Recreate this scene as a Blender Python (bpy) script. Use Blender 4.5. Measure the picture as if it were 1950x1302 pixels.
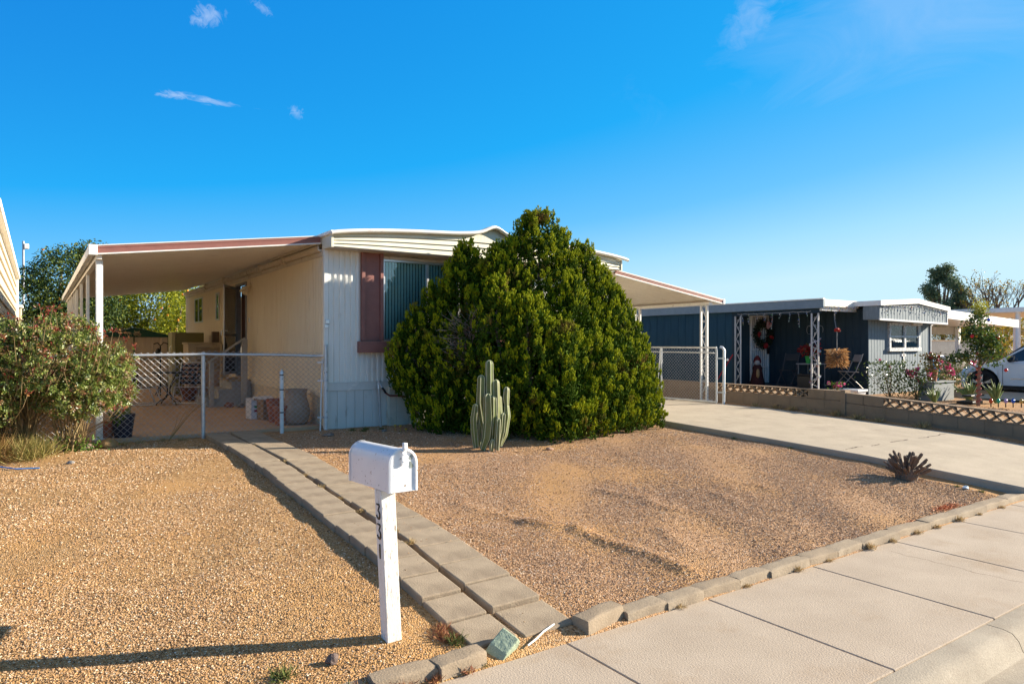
import bpy, math, random
import numpy as np
from mathutils import Vector, Matrix, Euler
for o in list(bpy.data.objects): bpy.data.objects.remove(o)
SC = bpy.context.scene
COL = SC.collection
R = math.radians
rnd = random.Random(7)
npr = np.random.default_rng(11)

# ------------------------------------------------------------ camera
CAM = bpy.data.cameras.new('camera')
CAM.lens = 24.37; CAM.sensor_width = 36; CAM.shift_y = 0.0020
CAM.clip_start = .05; CAM.clip_end = 2000
cam = bpy.data.objects.new('camera', CAM); COL.objects.link(cam)
cam.location = (0, 0, 1.8); cam.rotation_euler = (R(90), 0, R(-34.4))
SC.camera = cam
# ------------------------------------------------------------ sun + sky + exposure
SUN_EL = 20.6
SUN_DIR = Vector((.936*math.cos(R(SUN_EL)), -.352*math.cos(R(SUN_EL)), math.sin(R(SUN_EL))))
L = bpy.data.lights.new('sun', 'SUN'); L.energy = 5.0; L.angle = R(.53); L.color = (1, .89, .73)
sun = bpy.data.objects.new('sun', L); COL.objects.link(sun)
sun.rotation_euler = SUN_DIR.to_track_quat('Z', 'Y').to_euler()
sun.location = (20, -8, 12)
SC.cycles.diffuse_bounces = 8; SC.cycles.max_bounces = 14; SC.cycles.transparent_max_bounces = 24
SC.view_settings.view_transform = 'Standard'; SC.view_settings.look = 'None'
SC.view_settings.exposure = 1.35; SC.view_settings.gamma = 1
W = bpy.data.worlds.new('World'); SC.world = W; W.use_nodes = True
wn = W.node_tree.nodes; wl = W.node_tree.links
wn.clear()
out = wn.new('ShaderNodeOutputWorld'); bg = wn.new('ShaderNodeBackground')
sky = wn.new('ShaderNodeTexSky'); sky.sky_type = 'NISHITA'; sky.sun_disc = False
sky.sun_elevation = R(SUN_EL); sky.sun_rotation = math.atan2(.936, -.352)
sky.altitude = 400; sky.air_density = 1.0; sky.dust_density = .55; sky.ozone_density = 3.2
bg.inputs['Strength'].default_value = .105
tc = wn.new('ShaderNodeTexCoord')
def wmath(op, a, b=None, clamp=False):
    n = wn.new('ShaderNodeMath'); n.operation = op; n.use_clamp = clamp
    for i, x in enumerate((a, b)):
        if x is None: continue
        if isinstance(x, (int, float)): n.inputs[i].default_value = x
        else: wl.new(x, n.inputs[i])
    return n.outputs[0]
def wdot(vec):
    n = wn.new('ShaderNodeVectorMath'); n.operation = 'DOT_PRODUCT'
    wl.new(tc.outputs['Generated'], n.inputs[0]); n.inputs[1].default_value = vec
    return n.outputs['Value']
# the clear blue of a dry winter sky: Nishita tinted by height and by the bearing of the sun
EXPO = SC.view_settings.exposure
zz = wmath('MAXIMUM', wdot((0, 0, 1)), 0.0)
ss = wdot((.936, -.352, 0))
tt = wmath('MULTIPLY', wmath('POWER', 2.71828, wmath('MULTIPLY', zz, -5.0)), 1.30)
tt = wmath('ADD', wmath('SUBTRACT', tt, .06), wmath('MULTIPLY', ss, .30))
tt = wmath('ADD', tt, wmath('MULTIPLY', wmath('POWER', wmath('MAXIMUM', ss, 0.0), 2.0), .12), True)
rmp = wn.new('ShaderNodeValToRGB'); wl.new(tt, rmp.inputs[0])
SK = [(0, (.0, .25, .78)), (.35, (.0, .41, .95)), (.6, (.13, .55, 1.0)), (.8, (.37, .74, 1.0)), (1, (.58, .85, 1.0))]
e = rmp.color_ramp.elements
while len(e) < len(SK): e.new(.5)
for i, (p, c) in enumerate(SK): e[i].position = p; e[i].color = (*c, 1)
gain = wn.new('ShaderNodeMixRGB'); gain.blend_type = 'MULTIPLY'; gain.inputs[0].default_value = 1
k_ = 1/(2**EXPO)/bg.inputs['Strength'].default_value
zen = wmath('MULTIPLY', wmath('DIVIDE', wmath('SUBTRACT', zz, .46, True), .26, True), .85)   # grey added to the unseen zenith as neutral fill light for the shade
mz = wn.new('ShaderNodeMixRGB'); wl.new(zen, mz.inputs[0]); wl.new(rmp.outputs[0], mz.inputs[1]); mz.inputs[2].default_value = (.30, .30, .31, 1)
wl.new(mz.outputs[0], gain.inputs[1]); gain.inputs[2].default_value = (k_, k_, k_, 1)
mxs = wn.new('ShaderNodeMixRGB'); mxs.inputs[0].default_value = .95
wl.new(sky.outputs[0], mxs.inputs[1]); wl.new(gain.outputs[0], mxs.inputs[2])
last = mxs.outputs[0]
def cloud(c, wid, hei, tilt, amt, nscale, thr=.45):
    """a wisp of cirrus round the sky direction c"""
    global last
    c = Vector(c).normalized()
    e1 = c.cross(Vector((0, 0, 1))).normalized(); e2 = e1.cross(c).normalized()
    a1 = e1*math.cos(R(tilt)) + e2*math.sin(R(tilt)); a2 = e2*math.cos(R(tilt)) - e1*math.sin(R(tilt))
    p = wmath('DIVIDE', wdot(a1), wid); q = wmath('DIVIDE', wdot(a2), hei)
    r = wmath('SQRT', wmath('ADD', wmath('MULTIPLY', p, p), wmath('MULTIPLY', q, q)))
    m = wmath('SUBTRACT', 1.0, r, True)
    m = wmath('MULTIPLY', m, wmath('GREATER_THAN', wdot(c), .5))
    cv = wn.new('ShaderNodeCombineXYZ'); wl.new(wmath('MULTIPLY', p, nscale), cv.inputs[0]); wl.new(wmath('MULTIPLY', q, nscale*.5), cv.inputs[1])
    cv.inputs[2].default_value = wid*90
    nz = wn.new('ShaderNodeTexNoise'); nz.inputs['Scale'].default_value = 1.0; nz.inputs['Detail'].default_value = 8; nz.inputs['Roughness'].default_value = .62
    nz.inputs['Distortion'].default_value = .9
    wl.new(cv.outputs[0], nz.inputs['Vector'])
    nf = wmath('SUBTRACT', wmath('ADD', nz.outputs['Fac'], wmath('MULTIPLY', m, .55)), thr+.42, True)
    f = wmath('MULTIPLY', wmath('MULTIPLY', wmath('MULTIPLY', nf, 2.6, True), wmath('MULTIPLY', m, 2.5, True)), amt, True)
    mx = wn.new('ShaderNodeMixRGB'); wl.new(f, mx.inputs[0]); wl.new(last, mx.inputs[1])
    mx.inputs[2].default_value = (k_*.55, k_*.72, k_*1.0, 1)
    last = mx.outputs[0]
cloud((.170, .902, .397), .034, .021, 15, .62, 3.0, .30)
cloud((.175, .936, .306), .095, .010, -4, .60, 3.4, .36)
cloud((.139, .942, .307), .034, .008, 2, .65, 3.0, .30)
cloud((.281, .910, .303), .020, .014, -40, .45, 3.0, .33)
cloud((.229, .880, .415), .026, .011, -25, .40, 3.0, .33)
cloud((.740, .545, .415), .07, .04, 45, .30, 2.6, .25)
cloud((.865, .340, .400), .50, .12, 8, .30, 2.2, .25)
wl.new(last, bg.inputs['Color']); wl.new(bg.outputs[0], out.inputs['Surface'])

# ------------------------------------------------------------ materials
def nt(name):
    m = bpy.data.materials.new(name); m.use_nodes = True
    t = m.node_tree
    return m, t.nodes, t.links, t.nodes['Principled BSDF']
def lk(l, a, b): l.new(a, b)
def c4(c): return (c[0], c[1], c[2], 1)
def mat(name, c1, c2=None, scale=6, rough=.7, metal=0, spec=.4, bump=0, bscale=50, lo=.35, hi=.65, stretch=(1, 1, 1), c3=None, s3=1.5, lo3=.55, hi3=.72, fine=0, coat=0):
    m, n, l, b = nt(name)
    tcn = n.new('ShaderNodeTexCoord'); mp = n.new('ShaderNodeMapping'); mp.inputs['Scale'].default_value = stretch
    l.new(tcn.outputs['Object'], mp.inputs['Vector'])
    if c2 is None: c2 = tuple(x*.8 for x in c1)
    nz = n.new('ShaderNodeTexNoise'); nz.inputs['Scale'].default_value = scale; nz.inputs['Detail'].default_value = 9; nz.inputs['Roughness'].default_value = .62
    l.new(mp.outputs[0], nz.inputs['Vector'])
    mr = n.new('ShaderNodeMapRange'); mr.inputs[1].default_value = lo; mr.inputs[2].default_value = hi
    l.new(nz.outputs['Fac'], mr.inputs[0])
    mx = n.new('ShaderNodeMixRGB'); mx.inputs[1].default_value = c4(c1); mx.inputs[2].default_value = c4(c2)
    l.new(mr.outputs[0], mx.inputs[0]); colr = mx.outputs[0]
    if c3 is not None:
        n3 = n.new('ShaderNodeTexNoise'); n3.inputs['Scale'].default_value = s3; n3.inputs['Detail'].default_value = 10; n3.inputs['Roughness'].default_value = .7
        l.new(mp.outputs[0], n3.inputs['Vector'])
        m3 = n.new('ShaderNodeMapRange'); m3.inputs[1].default_value = lo3; m3.inputs[2].default_value = hi3
        l.new(n3.outputs['Fac'], m3.inputs[0])
        x3 = n.new('ShaderNodeMixRGB'); x3.inputs[2].default_value = c4(c3)
        l.new(m3.outputs[0], x3.inputs[0]); l.new(colr, x3.inputs[1]); colr = x3.outputs[0]
    if fine:
        nf = n.new('ShaderNodeTexNoise'); nf.inputs['Scale'].default_value = 140; nf.inputs['Detail'].default_value = 4
        l.new(tcn.outputs['Object'], nf.inputs['Vector'])
        mf = n.new('ShaderNodeMapRange'); mf.inputs[1].default_value = .3; mf.inputs[2].default_value = .7; mf.inputs[3].default_value = 1-fine; mf.inputs[4].default_value = 1+fine
        l.new(nf.outputs['Fac'], mf.inputs[0])
        xf = n.new('ShaderNodeMixRGB'); xf.blend_type = 'MULTIPLY'; xf.inputs[0].default_value = 1
        l.new(colr, xf.inputs[1]); l.new(mf.outputs[0], xf.inputs[2]); colr = xf.outputs[0]
    l.new(colr, b.inputs['Base Color'])
    b.inputs['Roughness'].default_value = rough; b.inputs['Metallic'].default_value = metal; b.inputs['Specular IOR Level'].default_value = spec
    b.inputs['Coat Weight'].default_value = coat
    if bump:
        nb = n.new('ShaderNodeTexNoise'); nb.inputs['Scale'].default_value = bscale; nb.inputs['Detail'].default_value = 6
        l.new(mp.outputs[0], nb.inputs['Vector'])
        bp = n.new('ShaderNodeBump'); bp.inputs['Strength'].default_value = bump; bp.inputs['Distance'].default_value = .02
        l.new(nb.outputs['Fac'], bp.inputs['Height']); l.new(bp.outputs[0], b.inputs['Normal'])
    return m
def leafmat(name, cols, trans=.35, rough=.45, patch=None, pscale=1.2, plo=.58, phi=.68, spec=.35):
    """leaves: colour by leaf, clumps of another colour, light coming through"""
    m, n, l, b = nt(name)
    g = n.new('ShaderNodeNewGeometry'); rp = n.new('ShaderNodeValToRGB')
    l.new(g.outputs['Random Per Island'], rp.inputs[0])
    e = rp.color_ramp.elements
    while len(e) < len(cols): e.new(.5)
    for i, c in enumerate(cols):
        e[i].position = i/(len(cols)-1); e[i].color = c4(c)
    colr = rp.outputs[0]
    tcn = n.new('ShaderNodeTexCoord')
    if patch is not None:
        nz = n.new('ShaderNodeTexNoise'); nz.inputs['Scale'].default_value = pscale; nz.inputs['Detail'].default_value = 4
        l.new(tcn.outputs['Object'], nz.inputs['Vector'])
        mr = n.new('ShaderNodeMapRange'); mr.inputs[1].default_value = plo; mr.inputs[2].default_value = phi
        l.new(nz.outputs['Fac'], mr.inputs[0])
        mx = n.new('ShaderNodeMixRGB'); mx.inputs[2].default_value = c4(patch)
        l.new(mr.outputs[0], mx.inputs[0]); l.new(colr, mx.inputs[1]); colr = mx.outputs[0]
    l.new(colr, b.inputs['Base Color']); b.inputs['Roughness'].default_value = rough; b.inputs['Specular IOR Level'].default_value = spec
    tr = n.new('ShaderNodeBsdfTranslucent'); l.new(colr, tr.inputs['Color'])
    ms = n.new('ShaderNodeMixShader'); ms.inputs[0].default_value = trans
    o = n['Material Output']
    l.new(b.outputs[0], ms.inputs[1]); l.new(tr.outputs[0], ms.inputs[2]); l.new(ms.outputs[0], o.inputs['Surface'])
    return m
def glassmat(name, tint=(.75, .9, .88), refl=.12):
    m, n, l, b = nt(name); n.remove(b)
    o = n['Material Output']
    t = n.new('ShaderNodeBsdfTransparent'); t.inputs[0].default_value = c4(tint)
    g = n.new('ShaderNodeBsdfGlossy'); g.inputs['Roughness'].default_value = .03
    f = n.new('ShaderNodeFresnel'); f.inputs['IOR'].default_value = 1.5
    a = n.new('ShaderNodeMath'); a.operation = 'ADD'; a.inputs[1].default_value = refl; l.new(f.outputs[0], a.inputs[0])
    ms = n.new('ShaderNodeMixShader'); l.new(a.outputs[0], ms.inputs[0]); l.new(t.outputs[0], ms.inputs[1]); l.new(g.outputs[0], ms.inputs[2])
    l.new(ms.outputs[0], o.inputs['Surface'])
    return m

# ------------------------------------------------------------ mesh builder
ORG = {}
def org(o): return ORG.get(o.name, Vector((0, 0, 0))) if o else Vector((0, 0, 0))
class MB:
    def __init__(s): s.v = []; s.f = []
    def add(s, vs, fs):
        k = len(s.v); s.v += [tuple(x) for x in vs]; s.f += [tuple(i+k for i in q) for q in fs]; return s
    def mm(s, x0, x1, y0, y1, z0, z1):
        return s.add([(x0,y0,z0),(x1,y0,z0),(x1,y1,z0),(x0,y1,z0),(x0,y0,z1),(x1,y0,z1),(x1,y1,z1),(x0,y1,z1)],
                     [(3,2,1,0),(4,5,6,7),(0,1,5,4),(1,2,6,5),(2,3,7,6),(3,0,4,7)])
    def box(s, c, d, rot=None):
        M = rot.to_matrix() if isinstance(rot, Euler) else (rot if rot is not None else Matrix.Identity(3))
        c = Vector(c); h = Vector(d)/2
        vs = [c + M @ Vector((h.x*a, h.y*b, h.z*e)) for e in (-1, 1) for a, b in ((-1,-1),(1,-1),(1,1),(-1,1))]
        return s.add(vs, [(3,2,1,0),(4,5,6,7),(0,1,5,4),(1,2,6,5),(2,3,7,6),(3,0,4,7)])
    def bar(s, a, b, w, h=None, up=(0, 0, 1)):
        a = Vector(a); b = Vector(b); d = b-a; L_ = d.length
        if L_ < 1e-6: return s
        x = d/L_; u = Vector(up)
        if abs(x.dot(u)) > .98: u = Vector((0, 1, 0))
        y = u.cross(x).normalized(); z = x.cross(y)
        return s.box((a+b)/2, (L_, w, h or w), Matrix((x, y, z)).transposed())
    def quad(s, *p): return s.add(p, [tuple(range(len(p)))])
    def prism(s, poly, axis, lo, hi):
        """extrude a 2D outline along an axis: x -> (y,z), y -> (x,z), z -> (x,y)"""
        def p3(p, h): return {'x': (h, p[0], p[1]), 'y': (p[0], h, p[1]), 'z': (p[0], p[1], h)}[axis]
        n = len(poly)
        vs = [p3(p, lo) for p in poly] + [p3(p, hi) for p in poly]
        return s.add(vs, [tuple(range(n))[::-1], tuple(range(n, 2*n))] + [(i, (i+1) % n, n+(i+1) % n, n+i) for i in range(n)])
    def tube(s, pts, r, n=8, cap=True):
        pts = [Vector(p) for p in pts]
        if not isinstance(r, (list, tuple)): r = [r]*len(pts)
        k = len(s.v); ref = None
        for i, p in enumerate(pts):
            t = (pts[min(i+1, len(pts)-1)] - pts[max(i-1, 0)]).normalized()
            if ref is None:
                ref = Vector((0, 0, 1)) if abs(t.z) < .9 else Vector((1, 0, 0))
                a = t.cross(ref).normalized()
            else:
                a = (a - t*a.dot(t)); a = a.normalized() if a.length > 1e-6 else t.orthogonal().normalized()
            b = t.cross(a)
            for j in range(n):
                q = 2*math.pi*j/n
                s.v.append(tuple(p + (a*math.cos(q) + b*math.sin(q))*r[i]))
        for i in range(len(pts)-1):
            for j in range(n):
                s.f.append((k+i*n+j, k+i*n+(j+1) % n, k+(i+1)*n+(j+1) % n, k+(i+1)*n+j))
        if cap:
            s.f.append(tuple(k+j for j in range(n))[::-1]); m = k+(len(pts)-1)*n
            s.f.append(tuple(m+j for j in range(n)))
        return s
    def lathe(s, prof, c=(0, 0, 0), n=24, ax='z'):
        k = len(s.v); m = len(prof)
        for j in range(n):
            q = 2*math.pi*j/n
            for r, z in prof:
                p = {'z': (r*math.cos(q), r*math.sin(q), z), 'x': (z, r*math.cos(q), r*math.sin(q)), 'y': (r*math.sin(q), z, r*math.cos(q))}[ax]
                s.v.append((c[0]+p[0], c[1]+p[1], c[2]+p[2]))
        for j in range(n):
            for i in range(m-1):
                a = k+j*m+i; b = k+((j+1) % n)*m+i
                s.f.append((a, b, b+1, a+1))
        return s
    def blob(s, c, rad, seed=0, jit=.12, sub=2):
        import bmesh
        bm = bmesh.new(); bmesh.ops.create_icosphere(bm, subdivisions=sub, radius=1)
        rr = random.Random(seed); bm.verts.ensure_lookup_table()
        vs = []
        ph = [rr.uniform(0, 6) for _ in range(6)]
        for v in bm.verts:
            x, y, z = v.co
            g = 1 + jit*(math.sin(3*x+ph[0])*math.cos(2.5*y+ph[1]) + .7*math.sin(4*z+ph[2]+2*x) + .5*math.sin(6*y+ph[3])) + rr.uniform(-jit, jit)*.3
            vs.append((c[0]+x*rad[0]*g, c[1]+y*rad[1]*g, c[2]+z*rad[2]*g))
        fs = [tuple(v.index for v in f.verts) for f in bm.faces]; bm.free()
        return s.add(vs, fs)
    def build(s, name, m, parent=None, bevel=0, smooth=None, local=False):
        o3 = Vector((0, 0, 0)) if local else org(parent)
        me = bpy.data.meshes.new(name)
        me.from_pydata([(x-o3.x, y-o3.y, z-o3.z) for x, y, z in s.v], [], s.f); me.materials.append(m)
        return finish(name, me, parent, bevel, smooth)
def finish(name, me, parent, bevel=0, smooth=None):
    me.validate(); me.update()
    if smooth:
        for p in me.polygons: p.use_smooth = True
        me.set_sharp_from_angle(angle=R(smooth))
    o = bpy.data.objects.new(name, me); COL.objects.link(o)
    if parent: o.parent = parent; ORG[o.name] = org(parent)
    if bevel:
        b = o.modifiers.new('bevel', 'BEVEL'); b.width = bevel; b.segments = 2; b.limit_method = 'ANGLE'; b.angle_limit = R(40)
    return o
def npmesh(name, V, F, m, parent=None, smooth=False, local=False):
    V = np.asarray(V, dtype=np.float64).reshape(-1, 3).copy(); F = np.asarray(F, dtype=np.int32)
    if not local: V -= np.array(org(parent))
    me = bpy.data.meshes.new(name); k = F.shape[1]
    me.vertices.add(len(V)); me.vertices.foreach_set('co', V.astype(np.float32).ravel())
    me.loops.add(F.size); me.loops.foreach_set('vertex_index', F.ravel())
    me.polygons.add(len(F)); me.polygons.foreach_set('loop_start', np.arange(0, F.size, k, dtype=np.int32))
    me.polygons.foreach_set('use_smooth', np.full(len(F), smooth))
    me.materials.append(m); me.update(calc_edges=True)
    o = bpy.data.objects.new(name, me); COL.objects.link(o)
    if parent: o.parent = parent; ORG[o.name] = org(parent)
    return o
def tag(o, label=None, cat=None, group=None, kind=None):
    if label: o['label'] = label
    if cat: o['category'] = cat
    if group: o['group'] = group
    if kind: o['kind'] = kind
    return o
def thing(name, label, cat, loc=(0, 0, 0), group=None, rz=0):
    o = bpy.data.objects.new(name, None); COL.objects.link(o); o.empty_display_size = .1
    o.location = loc; o.rotation_euler = (0, 0, rz); ORG[o.name] = Vector(loc)
    return tag(o, label, cat, group)
def struct(o): o['kind'] = 'structure'; return o
def dup(o, loc=None, rz=None, label=None, scale=None):
    c = o.copy(); COL.objects.link(c)
    if loc is not None: c.location = loc
    if rz is not None: c.rotation_euler = (0, 0, rz)
    if scale is not None: c.scale = (scale,)*3 if isinstance(scale, (int, float)) else scale
    if label: c['label'] = label
    for ch in list(o.children):
        d = ch.copy(); COL.objects.link(d); d.parent = c
        for g in list(ch.children):
            e = g.copy(); COL.objects.link(e); e.parent = d
    return c
def nrm(a): return a/np.maximum(np.linalg.norm(a, axis=-1, keepdims=True), 1e-9)
def leaves(P, D, N, ln, wd, fold=.25):
    """rhombic leaves: base P, direction D, face normal N -> V, F"""
    D = nrm(D); S = nrm(np.cross(D, N)); U = np.cross(S, D)
    ln = np.broadcast_to(np.asarray(ln, float), (len(P),))[:, None]; wd = np.broadcast_to(np.asarray(wd, float), (len(P),))[:, None]
    a = P; b = P + D*ln*.45 + S*wd*.5 + U*wd*fold; c = P + D*ln; d = P + D*ln*.45 - S*wd*.5 + U*wd*fold
    V = np.stack([a, b, c, d], 1).reshape(-1, 3)
    F = np.arange(len(P)*4).reshape(-1, 4)
    return V, F
def joinVF(lst):
    Vs = []; Fs = []; k = 0
    for V, F in lst: Vs.append(V); Fs.append(F+k); k += len(V)
    return np.concatenate(Vs), np.concatenate(Fs)
def rdir(n, up=0.0):
    d = npr.normal(size=(n, 3)); d = nrm(d); d[:, 2] += up
    return nrm(d)
PR = [(-400, -.32), (3.2, -.32), (3.27, .0), (3.36, .025), (5, .20), (7.3, .31), (9, .37), (11.3, .39), (60, .42), (500, .42)]
PX = np.array([p[0] for p in PR]); PZ = np.array([p[1] for p in PR])
RIDGE = [[(4.98,5.58),(5.04,5.37),(5.18,5.1)], [(3.58,4.98),(3.96,4.69)], [(3.88,4.66),(3.94,4.32),(4.09,3.93),(4.12,3.63)], [(4.61,4.36),(4.49,4.01)],
         [(5.98,4.83),(5.91,4.58)], [(5.99,4.03),(5.92,3.87)], [(5.08,4.95),(5.19,4.64),(5.46,4.35)], [(3.37,5.87),(3.53,5.28),(3.69,4.78)], [(6.73,4.92),(6.72,4.71)], [(1.29,6.09),(1.47,5.9)], [(.2,5.3),(.5,5.0),(1.1,4.8)]]
def ridge_h(x, y):
    h = np.zeros_like(x)
    for k, pl in enumerate(RIDGE):
        dm = np.full_like(x, 9.0)
        for (ax, ay), (bx, by) in zip(pl[:-1], pl[1:]):
            dx, dy = bx-ax, by-ay; t = np.clip(((x-ax)*dx+(y-ay)*dy)/(dx*dx+dy*dy), 0, 1)
            dm = np.minimum(dm, np.hypot(x-ax-t*dx, y-ay-t*dy))
        A = (.026, .032, .036, .014, .018, .014, .018, .017, .015, .012, .010)[k]
        h += A*np.exp(-(dm/.085)**2)
    return h
def gzn(x, y):
    x = np.asarray(x, float); y = np.asarray(y, float)
    z = np.interp(y, PX, PZ)
    yard = (y > 3.4)*(y < 12)*(x > -4)*(x < 9.3)
    und = .012*np.sin(x*1.7+y*.6)*np.sin(y*1.3+1) + .007*np.sin(x*4.1+1.3*y)*np.sin(y*3.7-x) + .004*np.sin(x*9.3+y*4)*np.sin(y*8.1+2)
    right = (x > 2.95)*(y < 8)
    z = z + yard*und*np.clip((y-3.35)*4, 0, 1) + yard*ridge_h(x, y)*np.clip((y-3.4)*4, 0, 1)
    z = z + .07*np.clip((x-13.6)*8, 0, 1)*np.clip((y-3.3)*1.5, 0, 1)
    # gravel heaped lower beside the raised path
    return z
def gz(x, y): return float(gzn(np.array([x]), np.array([y]))[0])

# ------------------------------------------------------------ ground
def gravel_mat():
    m, n, l, b = nt('gravel_ground')
    tcn = n.new('ShaderNodeTexCoord')
    vo = n.new('ShaderNodeTexVoronoi'); vo.inputs['Scale'].default_value = 85; l.new(tcn.outputs['Object'], vo.inputs['Vector'])
    sep = n.new('ShaderNodeSeparateColor'); l.new(vo.outputs['Color'], sep.inputs[0])
    rp = n.new('ShaderNodeValToRGB'); l.new(sep.outputs[0], rp.inputs[0])
    e = rp.color_ramp.elements
    cs = [(0, (.14, .08, .035)), (.25, (.34, .19, .078)), (.6, (.44, .26, .11)), (.85, (.50, .32, .155)), (1, (.56, .40, .24))]
    while len(e) < len(cs): e.new(.5)
    for i, (p, c) in enumerate(cs): e[i].position = p; e[i].color = c4(c)
    sx = n.new('ShaderNodeSeparateXYZ'); l.new(tcn.outputs['Object'], sx.inputs[0])
    mr = n.new('ShaderNodeMapRange'); mr.inputs[1].default_value = 2.2; mr.inputs[2].default_value = 3.2
    l.new(sx.outputs[0], mr.inputs[0])
    mx = n.new('ShaderNodeMixRGB'); mx.blend_type = 'MULTIPLY'; l.new(mr.outputs[0], mx.inputs[0]); l.new(rp.outputs[0], mx.inputs[1]); mx.inputs[2].default_value = (.98, .98, 1.2, 1)
    nz = n.new('ShaderNodeTexNoise'); nz.inputs['Scale'].default_value = .9; nz.inputs['Detail'].default_value = 8; l.new(tcn.outputs['Object'], nz.inputs['Vector'])
    m2 = n.new('ShaderNodeMapRange'); m2.inputs[1].default_value = .45; m2.inputs[2].default_value = .62; m2.inputs[4].default_value = .65; l.new(nz.outputs['Fac'], m2.inputs[0])
    x2 = n.new('ShaderNodeMixRGB'); l.new(m2.outputs[0], x2.inputs[0]); l.new(mx.outputs[0], x2.inputs[1]); x2.inputs[2].default_value = (.47, .265, .105, 1)
    l.new(x2.outputs[0], b.inputs['Base Color']); b.inputs['Roughness'].default_value = .9; b.inputs['Specular IOR Level'].default_value = .15
    bp = n.new('ShaderNodeBump'); bp.inputs['Strength'].default_value = .7; bp.inputs['Distance'].default_value = .012; bp.invert = True
    l.new(vo.outputs['Distance'], bp.inputs['Height']); l.new(bp.outputs[0], b.inputs['Normal'])
    return m
GRAV = gravel_mat()
xs = np.concatenate([[-600, -200, -60, -20, -9, -5, -3], np.arange(-1.5, 9.31, .055), np.arange(9.5, 14, .35), [14.5, 16, 18, 22, 30, 60, 200, 700]])
ys = np.concatenate([[-400, -100, -20, -5, 0, 3.0, 3.2, 3.27, 3.31], np.arange(3.36, 8.6, .055), np.arange(8.65, 12, .14), [12.5, 14, 18, 25, 40, 80, 200, 900]])
GX, GY = np.meshgrid(xs, ys); GZ = gzn(GX, GY)
nx, ny = len(xs), len(ys)
idx = np.arange(nx*ny).reshape(ny, nx)
Fg = np.stack([idx[:-1, :-1], idx[:-1, 1:], idx[1:, 1:], idx[1:, :-1]], -1).reshape(-1, 4)
g = npmesh('ground', np.stack([GX, GY, GZ], -1), Fg, GRAV, smooth=True); struct(g)

# pebbles lying loose on the yard (real stones, they cast the speckle)
def pebble_cloud(name, m, regions, label):
    Vs = []; Fs = []; k = 0
    for (x0, x1, y0, y1, dens, r0, r1) in regions:
        n = int((x1-x0)*(y1-y0)*dens)
        x = npr.uniform(x0, x1, n); y = npr.uniform(y0, y1, n)
        # patchy cover: bare fines between drifts of stones
        pat = np.sin(x*2.3+1.1*np.sin(y*1.7))+np.sin(y*2.9+1.3*np.sin(x*2.1))+.8*np.sin(x*5.1-y*3.3)
        keep = npr.uniform(size=n) < np.clip(.72+.30*pat, .16, 1)
        x = x[keep]; y = y[keep]; n = len(x)
        r = r0 + (r1-r0)*npr.beta(1.3, 3.2, n)
        base = np.array([[1,0,0],[0,1,0],[-1,0,0],[0,-1,0],[0,0,1],[0,0,-1]], float)
        V = base[None]*np.ones((n, 1, 1)) + npr.normal(0, .20, (n, 6, 3))
        V *= np.stack([npr.uniform(.8, 1.35, n), npr.uniform(.7, 1.1, n), npr.uniform(.55, .95, n)], -1)[:, None]
        q = npr.uniform(0, 2*np.pi, n); cq, sq = np.cos(q)[:, None], np.sin(q)[:, None]
        X = V[..., 0]*cq - V[..., 1]*sq; Y = V[..., 0]*sq + V[..., 1]*cq
        V = np.stack([X, Y, V[..., 2]], -1)*r[:, None, None]
        V += np.stack([x, y, gzn(x, y)+r*.28], -1)[:, None]
        f = np.array([[0,1,4],[1,2,4],[2,3,4],[3,0,4],[1,0,5],[2,1,5],[3,2,5],[0,3,5]])
        Vs.append(V.reshape(-1, 3)); Fs.append((np.arange(n)[:, None, None]*6 + f[None]).reshape(-1, 3) + k); k += n*6
    o = npmesh(name, np.concatenate(Vs), np.concatenate(Fs), m)
    return tag(o, label, 'gravel', kind='stuff')
def pebmat(name, cols):
    m, n, l, b = nt(name)
    gm = n.new('ShaderNodeNewGeometry'); rp = n.new('ShaderNodeValToRGB'); l.new(gm.outputs['Random Per Island'], rp.inputs[0])
    e = rp.color_ramp.elements
    while len(e) < len(cols): e.new(.5)
    for i, (p, c) in enumerate(cols): e[i].position = p; e[i].color = c4(c)
    l.new(rp.outputs[0], b.inputs['Base Color']); b.inputs['Roughness'].default_value = .8; b.inputs['Specular IOR Level'].default_value = .25
    return m
PL = pebmat('tan_pebbles', [(0, (.08, .045, .025)), (.2, (.28, .16, .075)), (.5, (.465, .278, .142)), (.80, (.56, .365, .205)), (.90, (.66, .50, .32)), (1, (.74, .65, .52))])
PP = pebmat('rosy_pebbles', [(0, (.08, .048, .03)), (.13, (.28, .165, .095)), (.5, (.475, .288, .165)), (.82, (.55, .36, .22)), (.92, (.60, .47, .35)), (1, (.68, .60, .50))])
pebble_cloud('gravel', PL, [(-.75, 2.04, 3.42, 5.2, 9500, .0028, .0092), (-.75, 2.06, 5.2, 7.5, 5200, .0032, .0100), (-.9, 2.08, 7.5, 11.1, 2200, .004, .0125), (.3, 2.5, 3.02, 3.28, 500, .003, .008)], 'loose tan gravel covering the yard left of the path')
pebble_cloud('gravel', PP, [(2.84, 9.15, 3.42, 5.2, 9200, .0028, .0094), (2.84, 9.1, 5.2, 7.6, 5200, .0032, .0104), (2.84, 9.1, 7.6, 11.0, 1800, .004, .013), (12.75, 13.45, 4.0, 11, 900, .006, .018), (13.7, 18, 4.6, 9.0, 350, .006, .018), (2.8, 9.2, 3.08, 3.27, 420, .003, .009), (3.5, 6.5, 2.7, 3.1, 50, .003, .008), (-.5, 9.2, 2.0, 3.05, 5, .003, .007)], 'loose rosy brown gravel covering the yard right of the path')
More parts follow.
